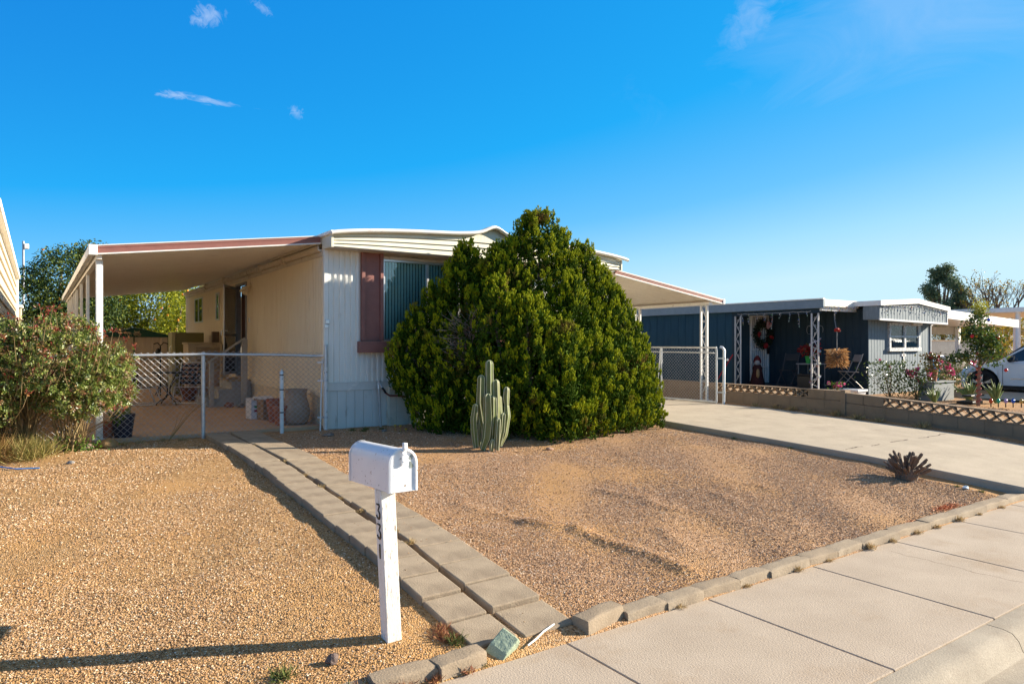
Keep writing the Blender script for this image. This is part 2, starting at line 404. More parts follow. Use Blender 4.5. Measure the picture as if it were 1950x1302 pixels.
# ------------------------------------------------------------ paving
def concrete(name, c1, c2, stain, joints=None, crack=None, scale=2.2):
    m = mat(name, c1, c2, scale=scale, rough=.88, spec=.2, bump=.25, bscale=90, c3=stain, s3=1.3, lo3=.54, hi3=.82, fine=.16)
    if crack:
        t = m.node_tree; n = t.nodes; l = t.links; b = n['Principled BSDF']
        src = b.inputs['Base Color'].links[0].from_socket
        tcn = n.new('ShaderNodeTexCoord'); sx = n.new('ShaderNodeSeparateXYZ'); l.new(tcn.outputs['Object'], sx.inputs[0])
        for ax, pos, wid, cross, lo, hi, amp, br in crack:
            nz = n.new('ShaderNodeTexNoise'); nz.inputs['Scale'].default_value = 2.6; nz.inputs['Detail'].default_value = 8
            l.new(tcn.outputs['Object'], nz.inputs['Vector'])
            def mm(op, a, b_=None):
                q = n.new('ShaderNodeMath'); q.operation = op
                for i, x in enumerate((a, b_)):
                    if x is None: continue
                    if isinstance(x, (int, float)): q.inputs[i].default_value = x
                    else: l.new(x, q.inputs[i])
                return q.outputs[0]
            d = mm('ABSOLUTE', mm('SUBTRACT', mm('ADD', sx.outputs[ax], mm('MULTIPLY', mm('SUBTRACT', nz.outputs['Fac'], .5), amp)), pos))
            f = mm('LESS_THAN', d, wid)
            f = mm('MULTIPLY', f, mm('GREATER_THAN', sx.outputs[cross], lo)); f = mm('MULTIPLY', f, mm('LESS_THAN', sx.outputs[cross], hi))
            if br:
                n2 = n.new('ShaderNodeTexNoise'); n2.inputs['Scale'].default_value = 3; l.new(tcn.outputs['Object'], n2.inputs['Vector'])
                f = mm('MULTIPLY', f, mm('GREATER_THAN', n2.outputs['Fac'], .47))
            mx = n.new('ShaderNodeMixRGB'); l.new(f, mx.inputs[0]); l.new(src, mx.inputs[1]); mx.inputs[2].default_value = (.10, .075, .055, 1)
            src = mx.outputs[0]
        l.new(src, b.inputs['Base Color'])
    return m
M_walk = concrete('sidewalk_concrete', (.455, .375, .292), (.40, .325, .25), (.34, .245, .16), crack=[(0, 6.12, .0035, 1, 2.15, 3.12, .28, False)])
M_curb = concrete('curb_concrete', (.40, .345, .27), (.32, .275, .215), (.25, .20, .15))
M_drive = concrete('driveway_concrete', (.455, .385, .295), (.39, .33, .252), (.29, .235, .175), crack=[(1, 5.44, .012, 0, 9.3, 12.7, .22, True), (1, 9.6, .004, 0, 9.2, 12.7, .1, False)])
M_patio = concrete('patio_concrete', (.56, .37, .23), (.50, .33, .20), (.40, .27, .18))
M_block = concrete('block_concrete', (.34, .265, .185), (.275, .215, .15), (.23, .165, .11), scale=5)
M_block2 = concrete('block_concrete_pale', (.37, .295, .21), (.26, .205, .145), (.20, .145, .10), scale=4)
M_road = mat('asphalt', (.115, .10, .085), (.08, .07, .06), scale=3, rough=.95, spec=.2, bump=.6, bscale=160, fine=.45)
M_dark = mat('dark_gap', (.03, .025, .02))
b = MB().quad((-80, -14, -.135), (80, -14, -.135), (80, 1.32, -.135), (-80, 1.32, -.135)); struct(b.build('road', M_road))
prof = [(1.955, 0), (1.86, .0), (1.81, -.012), (1.775, -.05), (1.755, -.10), (1.735, -.122), (1.66, -.128), (1.26, -.112), (1.26, -.4), (1.955, -.4)]
b = MB(); x = 2.48-2.555*6
while x < 40:
    b.prism(prof, 'x', x+.004, x+2.551); x += 2.555
o = b.build('curb', M_curb, smooth=35); struct(o)
b = MB(); x = 2.63-1.277*9
while x < 30:
    b.mm(x+.005, x+1.272, 1.967, 3.262, -.15, 0); x += 1.277
o = b.build('sidewalk', M_walk, bevel=.006); struct(o)
b = MB().quad((-9, 1.95, -.03), (30, 1.95, -.03), (30, 3.3, -.03), (-9, 3.3, -.03)); struct(b.build('sidewalk_bed', M_dark))
DP = [(3.27, .125), (5.1, .29), (7.3, .385), (9, .45), (11, .475), (24, .5)]
b = MB(); k = len(DP); xl, xr = 9.22, 12.72
vs = []
for y, z in DP:
    xl = float(np.interp(y, [3.27, 5.1, 9], [9.50, 9.29, 9.2])); vs += [(xl, y, z-.35), (xl, y, z-.012), (xl+.012, y, z), (xr-.012, y, z), (xr, y, z-.012), (xr, y, z-.35)]
fs = [(i*6+j, (i+1)*6+j, (i+1)*6+j+1, i*6+j+1) for i in range(k-1) for j in range(5)] + [(0, 1, 2, 3, 4, 5), tuple((k-1)*6+j for j in range(6))[::-1]]
b.add(vs, fs); struct(b.build('driveway', M_drive))
b = MB().mm(.62, 3.93, 11.32, 24.6, .2, .45); o = b.build('patio', M_patio, bevel=.012); struct(o)
# border strip stones at the right edge of the driveway near the street
def edge_block(L_, w, h, seed, m):
    rr = random.Random(seed); b = MB(); n = 7
    rows = []
    prof = [(-w/2, -.07), (-w*.49, h*.80), (-w*.44, h*.95), (-w*.3, h), (w*.3, h), (w*.44, h*.96), (w*.49, h*.82), (w/2, -.07)]
    vs = []
    for i in range(n):
        t = i/(n-1); e = 1 - .10*(1 if i in (0, n-1) else 0)
        for (y, z) in prof:
            vs.append(((t-.5)*L_ + rr.uniform(-.004, .004), y*(1-.04*(1-e)/.1) + rr.uniform(-.004, .004), (z if z < 0 else z*(1-.06*(1 if i in (0, n-1) else 0)) + rr.uniform(-.004, .004))))
    m_ = len(prof)
    fs = [(i*m_+j, i*m_+j+1, (i+1)*m_+j+1, (i+1)*m_+j) for i in range(n-1) for j in range(m_-1)]
    fs += [tuple(range(m_))[::-1], tuple((n-1)*m_+j for j in range(m_))]
    b.add(vs, fs); return b
x = 2.80; i = 0
lens = [.36, .36, .37, .40, .37, .52, .40, .40, .62, .60, .60, .62, .6, .6]
names = ['chipped slanted block at the start of the sidewalk border beside the path', 'second border block from the path along the sidewalk', 'third border block from the path along the sidewalk', 'fourth border block from the path along the sidewalk',
  'fifth border block from the path, bedded low in the gravel', 'sixth border block from the path, a longer one']
for L_ in lens:
    b = edge_block(L_-.006, .145, .062 if i else .082, 40+i, M_block2 if i % 3 else M_block)
    o = b.build('border_block', M_block2 if i % 3 else M_block, local=True, smooth=50)
    o.location = (x+L_/2, 3.345 + (.02 if i == 0 else .006*math.sin(i*2.1)), .0 + (.012 if i == 0 else 0)); o.rotation_euler = (R(rnd.uniform(-3, 3)), R(rnd.uniform(-1.5, 1.5)), R(9 if i == 0 else rnd.uniform(-2.2, 2.2)))
    tag(o, names[i] if i < len(names) else 'long worn border block towards the driveway, between sidewalk and rosy gravel', 'border block', 'border blocks right of the path' if i >= len(names) else 'border blocks along the sidewalk')
    x += L_; i += 1
for k, (x, L_, y, dz, rz, lab) in enumerate([(1.93, .30, 3.345, .0, 3, 'short border block left of the path beside the green stone'), (1.60, .35, 3.37, -.008, -2, 'long rough border block right in front of the mailbox post'),
        (1.22, .36, 3.40, -.035, 4, 'half buried border block overgrown with dry weeds'), (.83, .36, 3.45, -.045, -3, 'low border block at the bottom edge left of the weeds'), (.40, .36, 3.46, -.05, 2, 'farthest left border block sunk in tan gravel')]):
    o = edge_block(L_, .14, .082, 70+k, M_block).build('border_block', M_block, local=True, smooth=50)
    o.location = (x, y, dz); o.rotation_euler = (0, R(rnd.uniform(-2, 2)), R(rz)); tag(o, lab, 'border block', 'border blocks along the sidewalk')
# ------------------------------------------------------------ raised path: two rows of block
def paver(w, l, seed):
    rr = random.Random(seed); b = MB()
    b.mm(-w/2, w/2, -l/2, l/2, -.10, .0)
    return b
sizes = {}
for row, (xa, wd, y0) in enumerate([(2.225, .30, 3.42), (2.615, .385, 3.40)]):
    y = y0; i = 0
    while y < 11.1:
        l = (.31 if row == 0 else .35) if y < 8.2 else 1.45
        l = min(l, 11.16-y)
        key = (row, round(l, 2), i % 3)
        if key not in sizes:
            sizes[key] = paver(wd, l-.004, i).build('paver', M_block2, local=True, bevel=.008).data
            for ob in list(bpy.data.objects):
                if ob.type == 'MESH' and ob.data == sizes[key]: bpy.data.objects.remove(ob)
        o = bpy.data.objects.new('paver', sizes[key]); COL.objects.link(o)
        bv = o.modifiers.new('bevel', 'BEVEL'); bv.width = .009; bv.segments = 2
        yc = y+l/2; sl = math.atan((np.interp(yc+.2, PX, PZ)-np.interp(yc-.2, PX, PZ))/.4)
        sag = np.clip((yc-3.5)*1.2, 0, 1)
        o.location = (xa + rnd.uniform(-.008, .008) + .03*math.sin(y*.9)*(.4 if row else 1), yc, float(np.interp(yc, PX, PZ)) + .012+.055*sag + rnd.uniform(-.006, .007))
        o.rotation_euler = (sl+R(rnd.uniform(-.5, .5)), R(rnd.uniform(-.8, .8)), R(rnd.uniform(-.8, .8)))
        if l > 1: lab = ('long pale slab in the left row of the path near the chain link fence' if row == 0 else 'long pale slab in the right row of the path near the chain link fence')
        elif i == 0: lab = ('lowest paver of the left path row beside the green stone' if row == 0 else 'lowest paver of the right path row beside the chipped border block')
        else: lab = ('tan concrete paver in the left row of the path, behind the mailbox post' if row == 0 else 'tan concrete paver in the right row of the path, bordering rosy gravel')
        tag(o, lab, 'paver', ('left row of path pavers' if row == 0 else 'right row of path pavers') if i and l < 1 else None)
        if l > 1: o['group'] = 'long slabs at the back of the path, ' + ('left row' if row == 0 else 'right row')
        y += l; i += 1
n_ = 0
pebble_cloud('gravel', PL, [(2.08, 2.82, 3.5, 9.5, 70, .003, .008)], 'stray gravel scattered over the path pavers')
_g = bpy.data.objects[-1] if False else [o for o in bpy.data.objects if o.get('label') == 'stray gravel scattered over the path pavers'][0]
_me = _g.data; _co = np.empty(len(_me.vertices)*3, np.float32); _me.vertices.foreach_get('co', _co); _co = _co.reshape(-1, 3); _co[:, 2] += .012+.055*np.clip((_co[:, 1]-3.5)*1.2, 0, 1); _me.vertices.foreach_set('co', _co.ravel()); _me.update()
# ------------------------------------------------------------ common paints
M_white = mat('white_paint', (.80, .79, .76), (.74, .72, .68), scale=9, rough=.45, spec=.5, c3=(.50, .46, .40), s3=6, lo3=.64, hi3=.74)
M_whitewood = mat('worn_white_wood', (.82, .80, .76), (.76, .73, .67), scale=5, rough=.6, stretch=(6, 6, 1), c3=(.34, .27, .19), s3=14, lo3=.575, hi3=.64, bump=.2, bscale=40)
M_box = mat('mailbox_enamel', (.83, .83, .83), (.78, .78, .79), scale=7, rough=.32, spec=.5, c3=(.25, .18, .12), s3=26, lo3=.63, hi3=.66)
M_galv = mat('galvanised_steel', (.62, .64, .66), (.50, .52, .54), scale=14, rough=.42, metal=.75, spec=.5)
M_wire = mat('fence_wire', (.46, .47, .48), (.36, .37, .38), scale=20, rough=.5, metal=.6)
M_black = mat('black_paint', (.012, .012, .013), rough=.45)
M_front = mat('pale_corrugated_paint', (.83, .82, .76), (.77, .76, .69), scale=2, rough=.42, spec=.4, stretch=(4, 4, .6), c3=(.50, .46, .38), s3=2.4, lo3=.60, hi3=.75)
M_side = mat('cream_siding_paint', (.84, .73, .53), (.79, .67, .47), scale=2, rough=.5, spec=.35, stretch=(4, 4, .6), c3=(.46, .36, .23), s3=2.2, lo3=.60, hi3=.76)
M_fascia = mat('cream_fascia_paint', (.74, .71, .56), (.69, .65, .50), scale=3, rough=.45, c3=(.52, .46, .34), s3=4, lo3=.62, hi3=.75)
M_lip = mat('white_roof_edge', (.84, .82, .77), (.78, .75, .68), scale=4, rough=.6, c3=(.45, .40, .33), s3=5, lo3=.62, hi3=.72)
M_maroon = mat('maroon_paint', (.30, .125, .10), (.25, .105, .085), scale=6, rough=.5, c3=(.30, .16, .13), s3=4, lo3=.6, hi3=.75)
M_pan = mat('awning_pan_paint', (.86, .81, .72), (.80, .74, .65), scale=3, rough=.4, stretch=(1, 5, 1), c3=(.42, .35, .26), s3=2.2, lo3=.58, hi3=.75)
M_gut = mat('gutter_paint', (.62, .55, .44), (.55, .47, .36), scale=4, rough=.5, c3=(.30, .22, .15), s3=5, lo3=.56, hi3=.70)
M_alu = mat('aluminium', (.68, .69, .70), (.60, .61, .62), scale=12, rough=.35, metal=.8)
M_glass = glassmat('window_glass', (.84, .93, .92), .05)
M_blind = mat('teal_blind', (.74, .86, .83), (.66, .79, .76), scale=3, rough=.6, stretch=(8, 8, .4))
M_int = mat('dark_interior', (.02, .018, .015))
M_skirt = mat('skirting_paint', (.70, .70, .65), (.64, .64, .59), scale=2, rough=.55, stretch=(3, 3, .7), c3=(.38, .34, .28), s3=3, lo3=.58, hi3=.74)
M_skirts = mat('cream_skirting_paint', (.76, .62, .42), (.69, .56, .37), scale=2, rough=.55, stretch=(3, 3, .7), c3=(.36, .27, .18), s3=3, lo3=.58, hi3=.74)
M_brownwood = mat('bare_wood', (.36, .20, .09), (.28, .15, .07), scale=6, rough=.7, stretch=(1, 1, 5))

# ------------------------------------------------------------ mailbox
t = thing('mailbox', 'white dome topped mailbox on a leaning white wooden post numbered 331', 'mailbox', (1.72, 3.765, .055))
bx, by, bz = 1.72, 3.765, .03
lx, ly = -.058, -.03          # lean of the post at its top
def post_pt(a, c, h): return (bx + a + lx*h/.94, by + c + ly*h/.94, bz + h)
b = MB(); w = .0455
hs = [-.25, 0, .06, .5, .93]
vs = [post_pt(a*w, c*w, h) for h in hs for a, c in ((-1,-1),(1,-1),(1,1),(-1,1))]
fs = [(i*4+j, i*4+(j+1) % 4, (i+1)*4+(j+1) % 4, (i+1)*4+j) for i in range(4) for j in range(4)] + [(3,2,1,0), (16,17,18,19)]
b.add(vs, fs); b.build('post', M_whitewood, t, bevel=.004)
b = MB(); vs = [post_pt(a*w*1.012, c*w*1.012, h) for h in (-.02, .028) for a, c in ((-1,-1),(1,-1),(1,1),(-1,1))]
vs = vs[:4] + [(v[0], v[1], v[2] + q) for v, q in zip(vs[4:], (-.012, .012, .018, .0))]
b.add(vs, [(j, (j+1) % 4, 4+(j+1) % 4, 4+j) for j in range(4)]); b.build('bare_foot', M_brownwood, t)
x0, x1, yf, yb, zb, zs = 1.612, 1.778, 3.555, 4.15, .972, 1.128
xm, rr_ = (x0+x1)/2, (x1-x0)/2
tl = .022                     # slight droop to the back
def arch(k, off=0):
    pts = [(x0-off, zb-off*.3), (x1+off, zb-off*.3)]
    for i in range(17):
        q = math.pi*i/16; pts.append((xm + (rr_+off)*math.cos(q), zs + (rr_+off)*math.sin(q)))
    return pts
b = MB(); A = arch(0); n = len(A)
vs = [(x, yf+.012, z) for x, z in A] + [(x, yb, z-tl) for x, z in A]
b.add(vs, [(i, n+i, n+(i+1) % n, (i+1) % n) for i in range(n)] + [tuple(range(n, 2*n))])
body = b.build('box', M_box, t, smooth=50)
b = MB()
for yy, dz, off in ((yb-.012, -tl, .0045), (yf+.03, 0, .0035)):
    b = MB(); B_ = arch(0, off); vs = [(x, yy, z+dz) for x, z in B_] + [(x, yy+.018, z+dz) for x, z in B_]
    b.add(vs, [(i, n+i, n+(i+1) % n, (i+1) % n) for i in range(n)]); b.build('rim', M_box, body, smooth=50)
b = MB(); B_ = arch(0, .006); C_ = arch(0, -.006)
vs = [(x, yf+.03, z) for x, z in B_] + [(x, yf, z) for x, z in B_] + [(x, yf-.003, z) for x, z in C_] + [(x, yf+.006, z) for x, z in arch(0, -.010)]
b.add(vs, [(r_*n+i, r_*n+(i+1) % n, (r_+1)*n+(i+1) % n, (r_+1)*n+i) for r_ in range(3) for i in range(n)] + [tuple(range(3*n, 4*n))])
door = b.build('door', M_box, t, smooth=40)
b = MB(); b.mm(xm-.013, xm+.013, yf-.012, yf-.0, zs-.005, zs+.078); b.mm(xm-.010, xm+.010, yf-.024, yf+.05, zs+.076, zs+.084)
b.build('latch_plate', M_box, door, bevel=.002)
b = MB(); b.mm(xm-.011, xm+.013, yf-.030, yf-.006, zs+.084, zs+.120); b.build('latch_tab', M_box, door, bevel=.004)
for zz in (zs+.015, zs+.055): MB().lathe([(0, -.004), (.0035, -.002), (.0035, 0)], (xm-.004, yf-.012, zz), 8, 'y').build('rivet', M_galv, door)
for yy in np.linspace(yf+.06, yb-.06, 6): MB().lathe([(0, -.003), (.003, 0)], (x0, yy, zb+.018-tl*(yy-yf)/.6), 8, 'x').build('rivet', M_galv, body)
# rust scuffs on the door
M_scuff = mat('scuffed_metal', (.16, .19, .17), (.30, .33, .31), scale=60, rough=.7)
for (cx, cz, a, c_, q) in ((xm+.052, zs+.038, .010, .024, -.35), (xm+.050, zs-.012, .012, .020, .25), (xm-.012, zs+.030, .005, .005, 0)):
    b = MB(); pts = []
    for i in range(12):
        th = 2*math.pi*i/12; k = 1+.25*math.sin(3*th+cx*99); px, pz = a*k*math.cos(th), c_*k*math.sin(th)
        pts.append((cx+px*math.cos(q)-pz*math.sin(q), yf+.0045, cz+px*math.sin(q)+pz*math.cos(q)))
    b.quad(*pts[::-1]); b.build('scuff_mark', M_scuff, door)
M_chip = mat('paint_chip', (.05, .04, .035))
for (yy, zz_) in [(3.63, 1.10), (3.70, 1.00), (3.86, .99), (3.60, 1.06), (4.0, 1.115), (3.78, 1.13), (3.95, 1.05), (4.08, 1.0)]:
    b = MB(); s_ = rnd.uniform(.002, .0045); b.quad(*[(x0-.0012, yy+s_*rnd.uniform(.6, 1.6)*math.cos(q), zz_-tl*(yy-yf)/.6+s_*rnd.uniform(.5, 1.3)*math.sin(q)) for q in np.linspace(0, 5.4, 7)]); b.build('paint_chip', M_chip, body)
# house number, painted digits screwed to the west face: 3 3 1
def digit(kind, ztop, hgt=.082):
    b = MB(); S = 44
    if kind == '3': pts = [(-.022, 0), (.020, 0), (.021, -.003), (-.002, -.036), (.012, -.040), (.022, -.052), (.021, -.068), (.010, -.079), (-.006, -.082), (-.020, -.074), (-.024, -.064)]; rad = [.005, .007, .0075, .006, .0075, .0095, .0098, .009, .0075, .007, .0085]
    else: pts = [(-.008, -.006), (.003, 0), (.002, -.03), (0, -.06), (-.001, -.084)]; rad = [.005, .0085, .009, .0085, .0075]
    out_ = []
    for (a, z) in pts:
        h = ztop + z; p = post_pt(-w-.001, -a, h); out_.append(p)
    b.tube(out_, rad, 8)
    b.v = [(post_pt(-w, 0, v[2]-bz)[0] + max(-.0045, min(0.0, (v[0]-post_pt(-w, 0, v[2]-bz)[0])*.6)), v[1], v[2]) for v in b.v]
    return b
for kind, zt in (('3', .845), ('3', .728), ('1', .612)):
    digit(kind, zt).build('house_number', M_black, t, smooth=60)

# ------------------------------------------------------------ the cream mobile home
XW, XE, YF, YB, ZB, ZT = 3.93, 10.2, 11.2, 24.1, .36, 3.37
H_ = thing('mobile_home', 'cream corrugated mobile home with a bowed white roof edge and maroon window trim', 'house', (XW, YF, .4))
def corr(b, axis, a0, a1, fixed, z0, z1, sgn, period, amp, prof=((0, 0), (.12, 1), (.50, 1), (.62, 0))):
    pts = []; a = a0; n = max(1, round((a1-a0)/period)); p = (a1-a0)/n
    for i in range(n):
        for f, h in prof: pts.append((a0+(i+f)*p, h*amp*sgn))
    pts.append((a1, 0))
    k = len(b.v)
    for a, h in pts:
        for z in (z0, z1): b.v.append((a, fixed+h, z) if axis == 'x' else (fixed+h, a, z))
    for i in range(len(pts)-1):
        q = (k+2*i, k+2*i+2, k+2*i+3, k+2*i+1); b.f.append(q if (axis == 'x') == (sgn < 0) else q[::-1])
    return b
WX0, WX1, WZ0, WZ1 = 4.93, 7.3, 1.85, 3.27
b = MB()
corr(b, 'x', XW+.035, WX0-.0, YF, 1.16, ZT, -1, .095, .030)
corr(b, 'x', WX0, WX1+.4, YF, 1.16, WZ0-.02, -1, .095, .030)
corr(b, 'x', WX1+.4, XE, YF, 1.16, ZT, -1, .095, .030)
b.build('front_wall', M_front, H_)
b = MB()
DY0, DY1, DZ0, DZ1 = 16.32, 17.24, 1.10, 3.16
segs = [(YF+.03, DY0, 1.06, ZT), (DY0, DY1, DZ1, ZT), (DY1, YB, 1.06, ZT)]
for a0, a1, z0, z1 in segs: corr(b, 'y', a0, a1, XW, z0, z1, -1, .088, .030, ((0, 0), (.05, 1), (.74, 1), (.79, 0)))
b.build('side_wall', M_side, H_)
b = MB(); b.quad((XE, YF, ZB), (XE, YB, ZB), (XE, YB, ZT), (XE, YF, ZT)); b.quad((XE, YB, ZB), (XW, YB, ZB), (XW, YB, ZT), (XE, YB, ZT))
b.build('far_wall', M_front, H_)
b = MB(); b.mm(XW-.034, XW+.04, YF-.036, YF+.035, .40, ZT); b.build('corner_trim', M_front, H_, bevel=.004)
# belt and skirting
b = MB(); b.mm(XW+.04, XE, YF-.032, YF+.02, 1.02, 1.16); b.mm(XW+.04, XE, YF-.040, YF-.03, 1.148, 1.166); b.build('belt', M_skirt, H_, bevel=.004)
b = MB(); b.mm(XW-.045, XW+.02, YF+.04, YB, .93, 1.06); b.build('side_belt', M_side, H_, bevel=.005)
b = MB(); x = XW+.04; i = 0
while x < XE:
    w_ = .155; b.mm(x+.004, min(x+w_-.004, XE), YF-.012-.006*(i % 2), YF+.02, .30, 1.02); x += w_; i += 1
b.mm(XW+.04, XE, YF+.0, YF+.015, .30, 1.02)
b.build('skirting', M_skirt, H_)
b = MB(); y = YF+.04; i = 0
while y < YB:
    w_ = .30; b.mm(XW-.012, XW+.02, y+.012, min(y+w_-.012, YB), .44, .93); y += w_
b.build('side_skirting', M_skirts, H_)
b = MB().mm(XW+.0, XW+.014, YF+.04, YB, .42, .94); b.build('skirting_gap', M_dark, H_)
# the box like service panel beside the standpipe
b = MB(); b.mm(5.0, 5.62, 11.02, 11.18, 1.015, 1.075)
for xa, xb_ in ((5.005, 5.135), (5.14, 5.375), (5.382, 5.60), (5.607, 6.4)): b.mm(xa, xb_, 11.05, 11.17, .28, 1.012)
b.build('service_panel', mat('panel_paint', (.70, .66, .54), (.64, .60, .48), rough=.55, c3=(.5, .45, .35), s3=3), H_, bevel=.003)
# window with panes, blinds, shutters and sill box
b = MB(); fx = [(WX0, 5.80), (5.80, 6.45), (6.45, WX1)]; fw = .035
b.mm(WX0, WX1, YF-.045, YF+.03, WZ1-.04, WZ1); b.mm(WX0, WX1, YF-.045, YF+.03, WZ0, WZ0+.035)
for x in (WX0, 5.80-.02, 6.45-.02, WX1-.04): b.mm(x, x+.04, YF-.045, YF+.03, WZ0+.036, WZ1-.041)
win = b.build('window', M_alu, H_, bevel=.003)
for a0, a1 in fx:
    MB().mm(a0+.03, a1-.03, YF-.014, YF-.010, WZ0+.03, WZ1-.04).build('pane', M_glass, win)
b = MB(); x = WX0+.05
while x < WX1-.05:
    b.box((x, YF+.02, (WZ0+WZ1)/2), (.046, .004, WZ1-WZ0-.08), Euler((0, 0, R(12)))); x += .058
b.build('blinds', M_blind, win)
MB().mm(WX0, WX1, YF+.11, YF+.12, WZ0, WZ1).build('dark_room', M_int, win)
b = MB(); b.mm(WX0, WX1, YF-.05, YF+.02, WZ1+.002, WZ1+.05); b.build('window_head', M_gut, H_, bevel=.004)
for xa in (4.535, WX1+.005):
    s_ = MB().mm(xa+.06, xa+.335, YF-.045, YF-.005, WZ0, ZT-.005).build('shutter', M_maroon, H_)
    b = MB()
    for q in (xa, xa+.337): b.mm(q, q+.058, YF-.085, YF-.005, WZ0, ZT-.003)
    b.build('shutter_batten', M_maroon, s_, bevel=.004)
b = MB(); b.mm(4.47, 7.75, YF-.16, YF-.0, 1.655, WZ0-.005); b.build('sill_box', M_maroon, H_, bevel=.006)
# roof: bowed membrane, front fascia boards, lip
def arc(x):
    q = (x-3.86)/(10.32-3.86)
    return 3.60 + .20*(1-(2*q-1)**2)**.8 + .13*math.exp(-((x-6.98)/.24)**2) + .05*math.exp(-((x-6.8)/.5)**2)
xs_ = np.linspace(3.86, 10.32, 90); ys_ = [10.72, 10.85, 11.2, 12.2, 18, 24.25]
b = MB(); k = len(xs_)
for y in ys_:
    hump = math.exp(-max(0, (y-11.0))/.55)
    for x in xs_:
        base = 3.60 + .20*max(0, 1-(2*(x-3.86)/6.46-1)**2)**.8
        b.v.append((x, y, base + (arc(x)-base)*hump))
for j in range(len(ys_)-1):
    for i in range(k-1): b.f.append((j*k+i, j*k+i+1, (j+1)*k+i+1, (j+1)*k+i))
roof = b.build('roof', M_lip, H_, smooth=60)
b = MB(); vs = []
for x in xs_:
    z = arc(x)
    for y, dz in ((10.85, .004), (10.72, .006), (10.690, -.012), (10.685, -.035), (10.70, -.055), (10.73, -.062), (10.76, -.05)): vs.append((x, y, z+dz))
fs = [(i*7+j, (i+1)*7+j, (i+1)*7+j+1, i*7+j+1) for i in range(k-1) for j in range(6)] + [tuple(range(7)), tuple((k-1)*7+j for j in range(7))[::-1]]
b.add(vs, fs); b.build('roof_lip', M_lip, roof, smooth=60)
b = MB(); b.mm(3.84, 3.90, 10.70, 24.2, 3.555, 3.612); b.build('roof_side_edge', M_lip, roof, bevel=.012)
# fascia: four lapped boards with the top following the arc
b = MB(); n4 = 4
for i in range(n4):
    vs = []
    for x in xs_[:-1]:
        x = min(max(x, 3.90), 10.19); zt = arc(x)-.045; zz0 = 3.37 + (min(zt, 3.75)-3.37)*i/n4; zz1 = 3.37 + (min(zt, 3.75)-3.37)*(i+1)/n4 if i < n4-1 else zt
        vs += [(x, 10.785, zz0), (x, 10.812, zz1), (x, 10.80, zz0)]
    m_ = len(vs)//3
    b.add(vs, [(q*3, (q+1)*3, (q+1)*3+1, q*3+1) for q in range(m_-1)] + [(q*3+2, (q+1)*3+2, (q+1)*3, q*3) for q in range(m_-1)])
fas = b.build('fascia', M_fascia, H_)
b = MB(); b.mm(3.90, 10.19, 10.80, YF+.01, 3.355, 3.368); b.build('soffit', M_gut, H_)
b = MB(); b.mm(3.875, 3.915, 10.775, 10.83, 3.35, 3.60); b.mm(3.885, 3.90, 10.83, YF+.03, 3.36, 3.58); b.build('fascia_end', M_fascia, H_, bevel=.004); b = MB(); b.mm(10.17, 10.205, 10.775, 10.83, 3.35, 3.57); b.mm(10.19, 10.20, 10.83, YF+.03, 3.36, 3.57)
b.build('fascia_end', M_fascia, H_, bevel=.004)
# gutter and eave trim on the west side
b = MB(); prof = [(-.0, 3.33), (-.075, 3.33), (-.10, 3.36), (-.10, 3.42), (-.085, 3.42), (-.085, 3.37), (-.0, 3.37)]
b.prism([(XW+p, z) for p, z in prof], 'y', YF+.08, YB)
b.mm(XW-.045, XW-.0, YF+.02, YB, 3.25, 3.325)
b.build('gutter', M_gut, H_)
for y in (13.3, 15.0, 18.4, 20.6): MB().mm(XW-.115, XW-.01, y, y+.04, 3.30, 3.46).build('gutter_strap', M_gut, H_)
# door
b = MB()
for y0, y1 in ((DY0-.045, DY0+.02), (DY1-.02, DY1+.045)): b.mm(XW-.055, XW+.06, y0, y1, DZ0-.02, DZ1)
b.mm(XW-.055, XW+.06, DY0-.045, DY1+.045, DZ1+.001, DZ1+.05); b.mm(XW-.05, XW+.06, DY0, DY1, DZ0-.06, DZ0)
b.build('door_frame', mat('door_frame_paint', (.30, .30, .31), rough=.45), H_, bevel=.004)
b = MB(); b.mm(XW+.07, XW+.10, DY0+.02, DY1-.02, DZ0, DZ1); b.build('inner_door', mat('brown_door', (.20, .075, .03), (.15, .055, .024), scale=4, stretch=(1, 1, 4), rough=.4), H_)
hx, hy = XW-.05, DY1-.02; ang = math.atan2(-.70, -.42)      # leaf hangs out towards the street
ux, uy = math.cos(ang), math.sin(ang); Ld = .82
def leaf_box(b, s0, s1, z0, z1, th=.012):
    cx, cy = hx+ux*(s0+s1)/2, hy+uy*(s0+s1)/2
    return b.box((cx, cy, (z0+z1)/2), (s1-s0, th*2, z1-z0), Euler((0, 0, ang)))
b = MB(); leaf_box(b, 0, .045, DZ0+.01, DZ1-.02); leaf_box(b, Ld-.045, Ld, DZ0+.01, DZ1-.02)
leaf_box(b, .046, Ld-.046, DZ1-.075, DZ1-.02); leaf_box(b, .046, Ld-.046, DZ0+.01, DZ0+.07); leaf_box(b, .046, Ld-.046, 1.98, 2.04)
sd = b.build('screen_door', mat('screen_frame', (.50, .51, .52), rough=.35, metal=.6), H_, bevel=.002)
b = MB(); leaf_box(b, .046, Ld-.046, 2.041, DZ1-.076, .003); leaf_box(b, .046, Ld-.046, 1.50, 1.979, .003)
m, n_, l_, b_ = nt('fly_screen'); n_.remove(b_)
tr = n_.new('ShaderNodeBsdfTransparent'); tr.inputs[0].default_value = (.75, .75, .75, 1); df = n_.new('ShaderNodeBsdfDiffuse'); df.inputs[0].default_value = (.10, .095, .09, 1)
ms = n_.new('ShaderNodeMixShader'); ms.inputs[0].default_value = .45; l_.new(tr.outputs[0], ms.inputs[1]); l_.new(df.outputs[0], ms.inputs[2]); l_.new(ms.outputs[0], n_['Material Output'].inputs[0])
b.build('screen', m, sd)
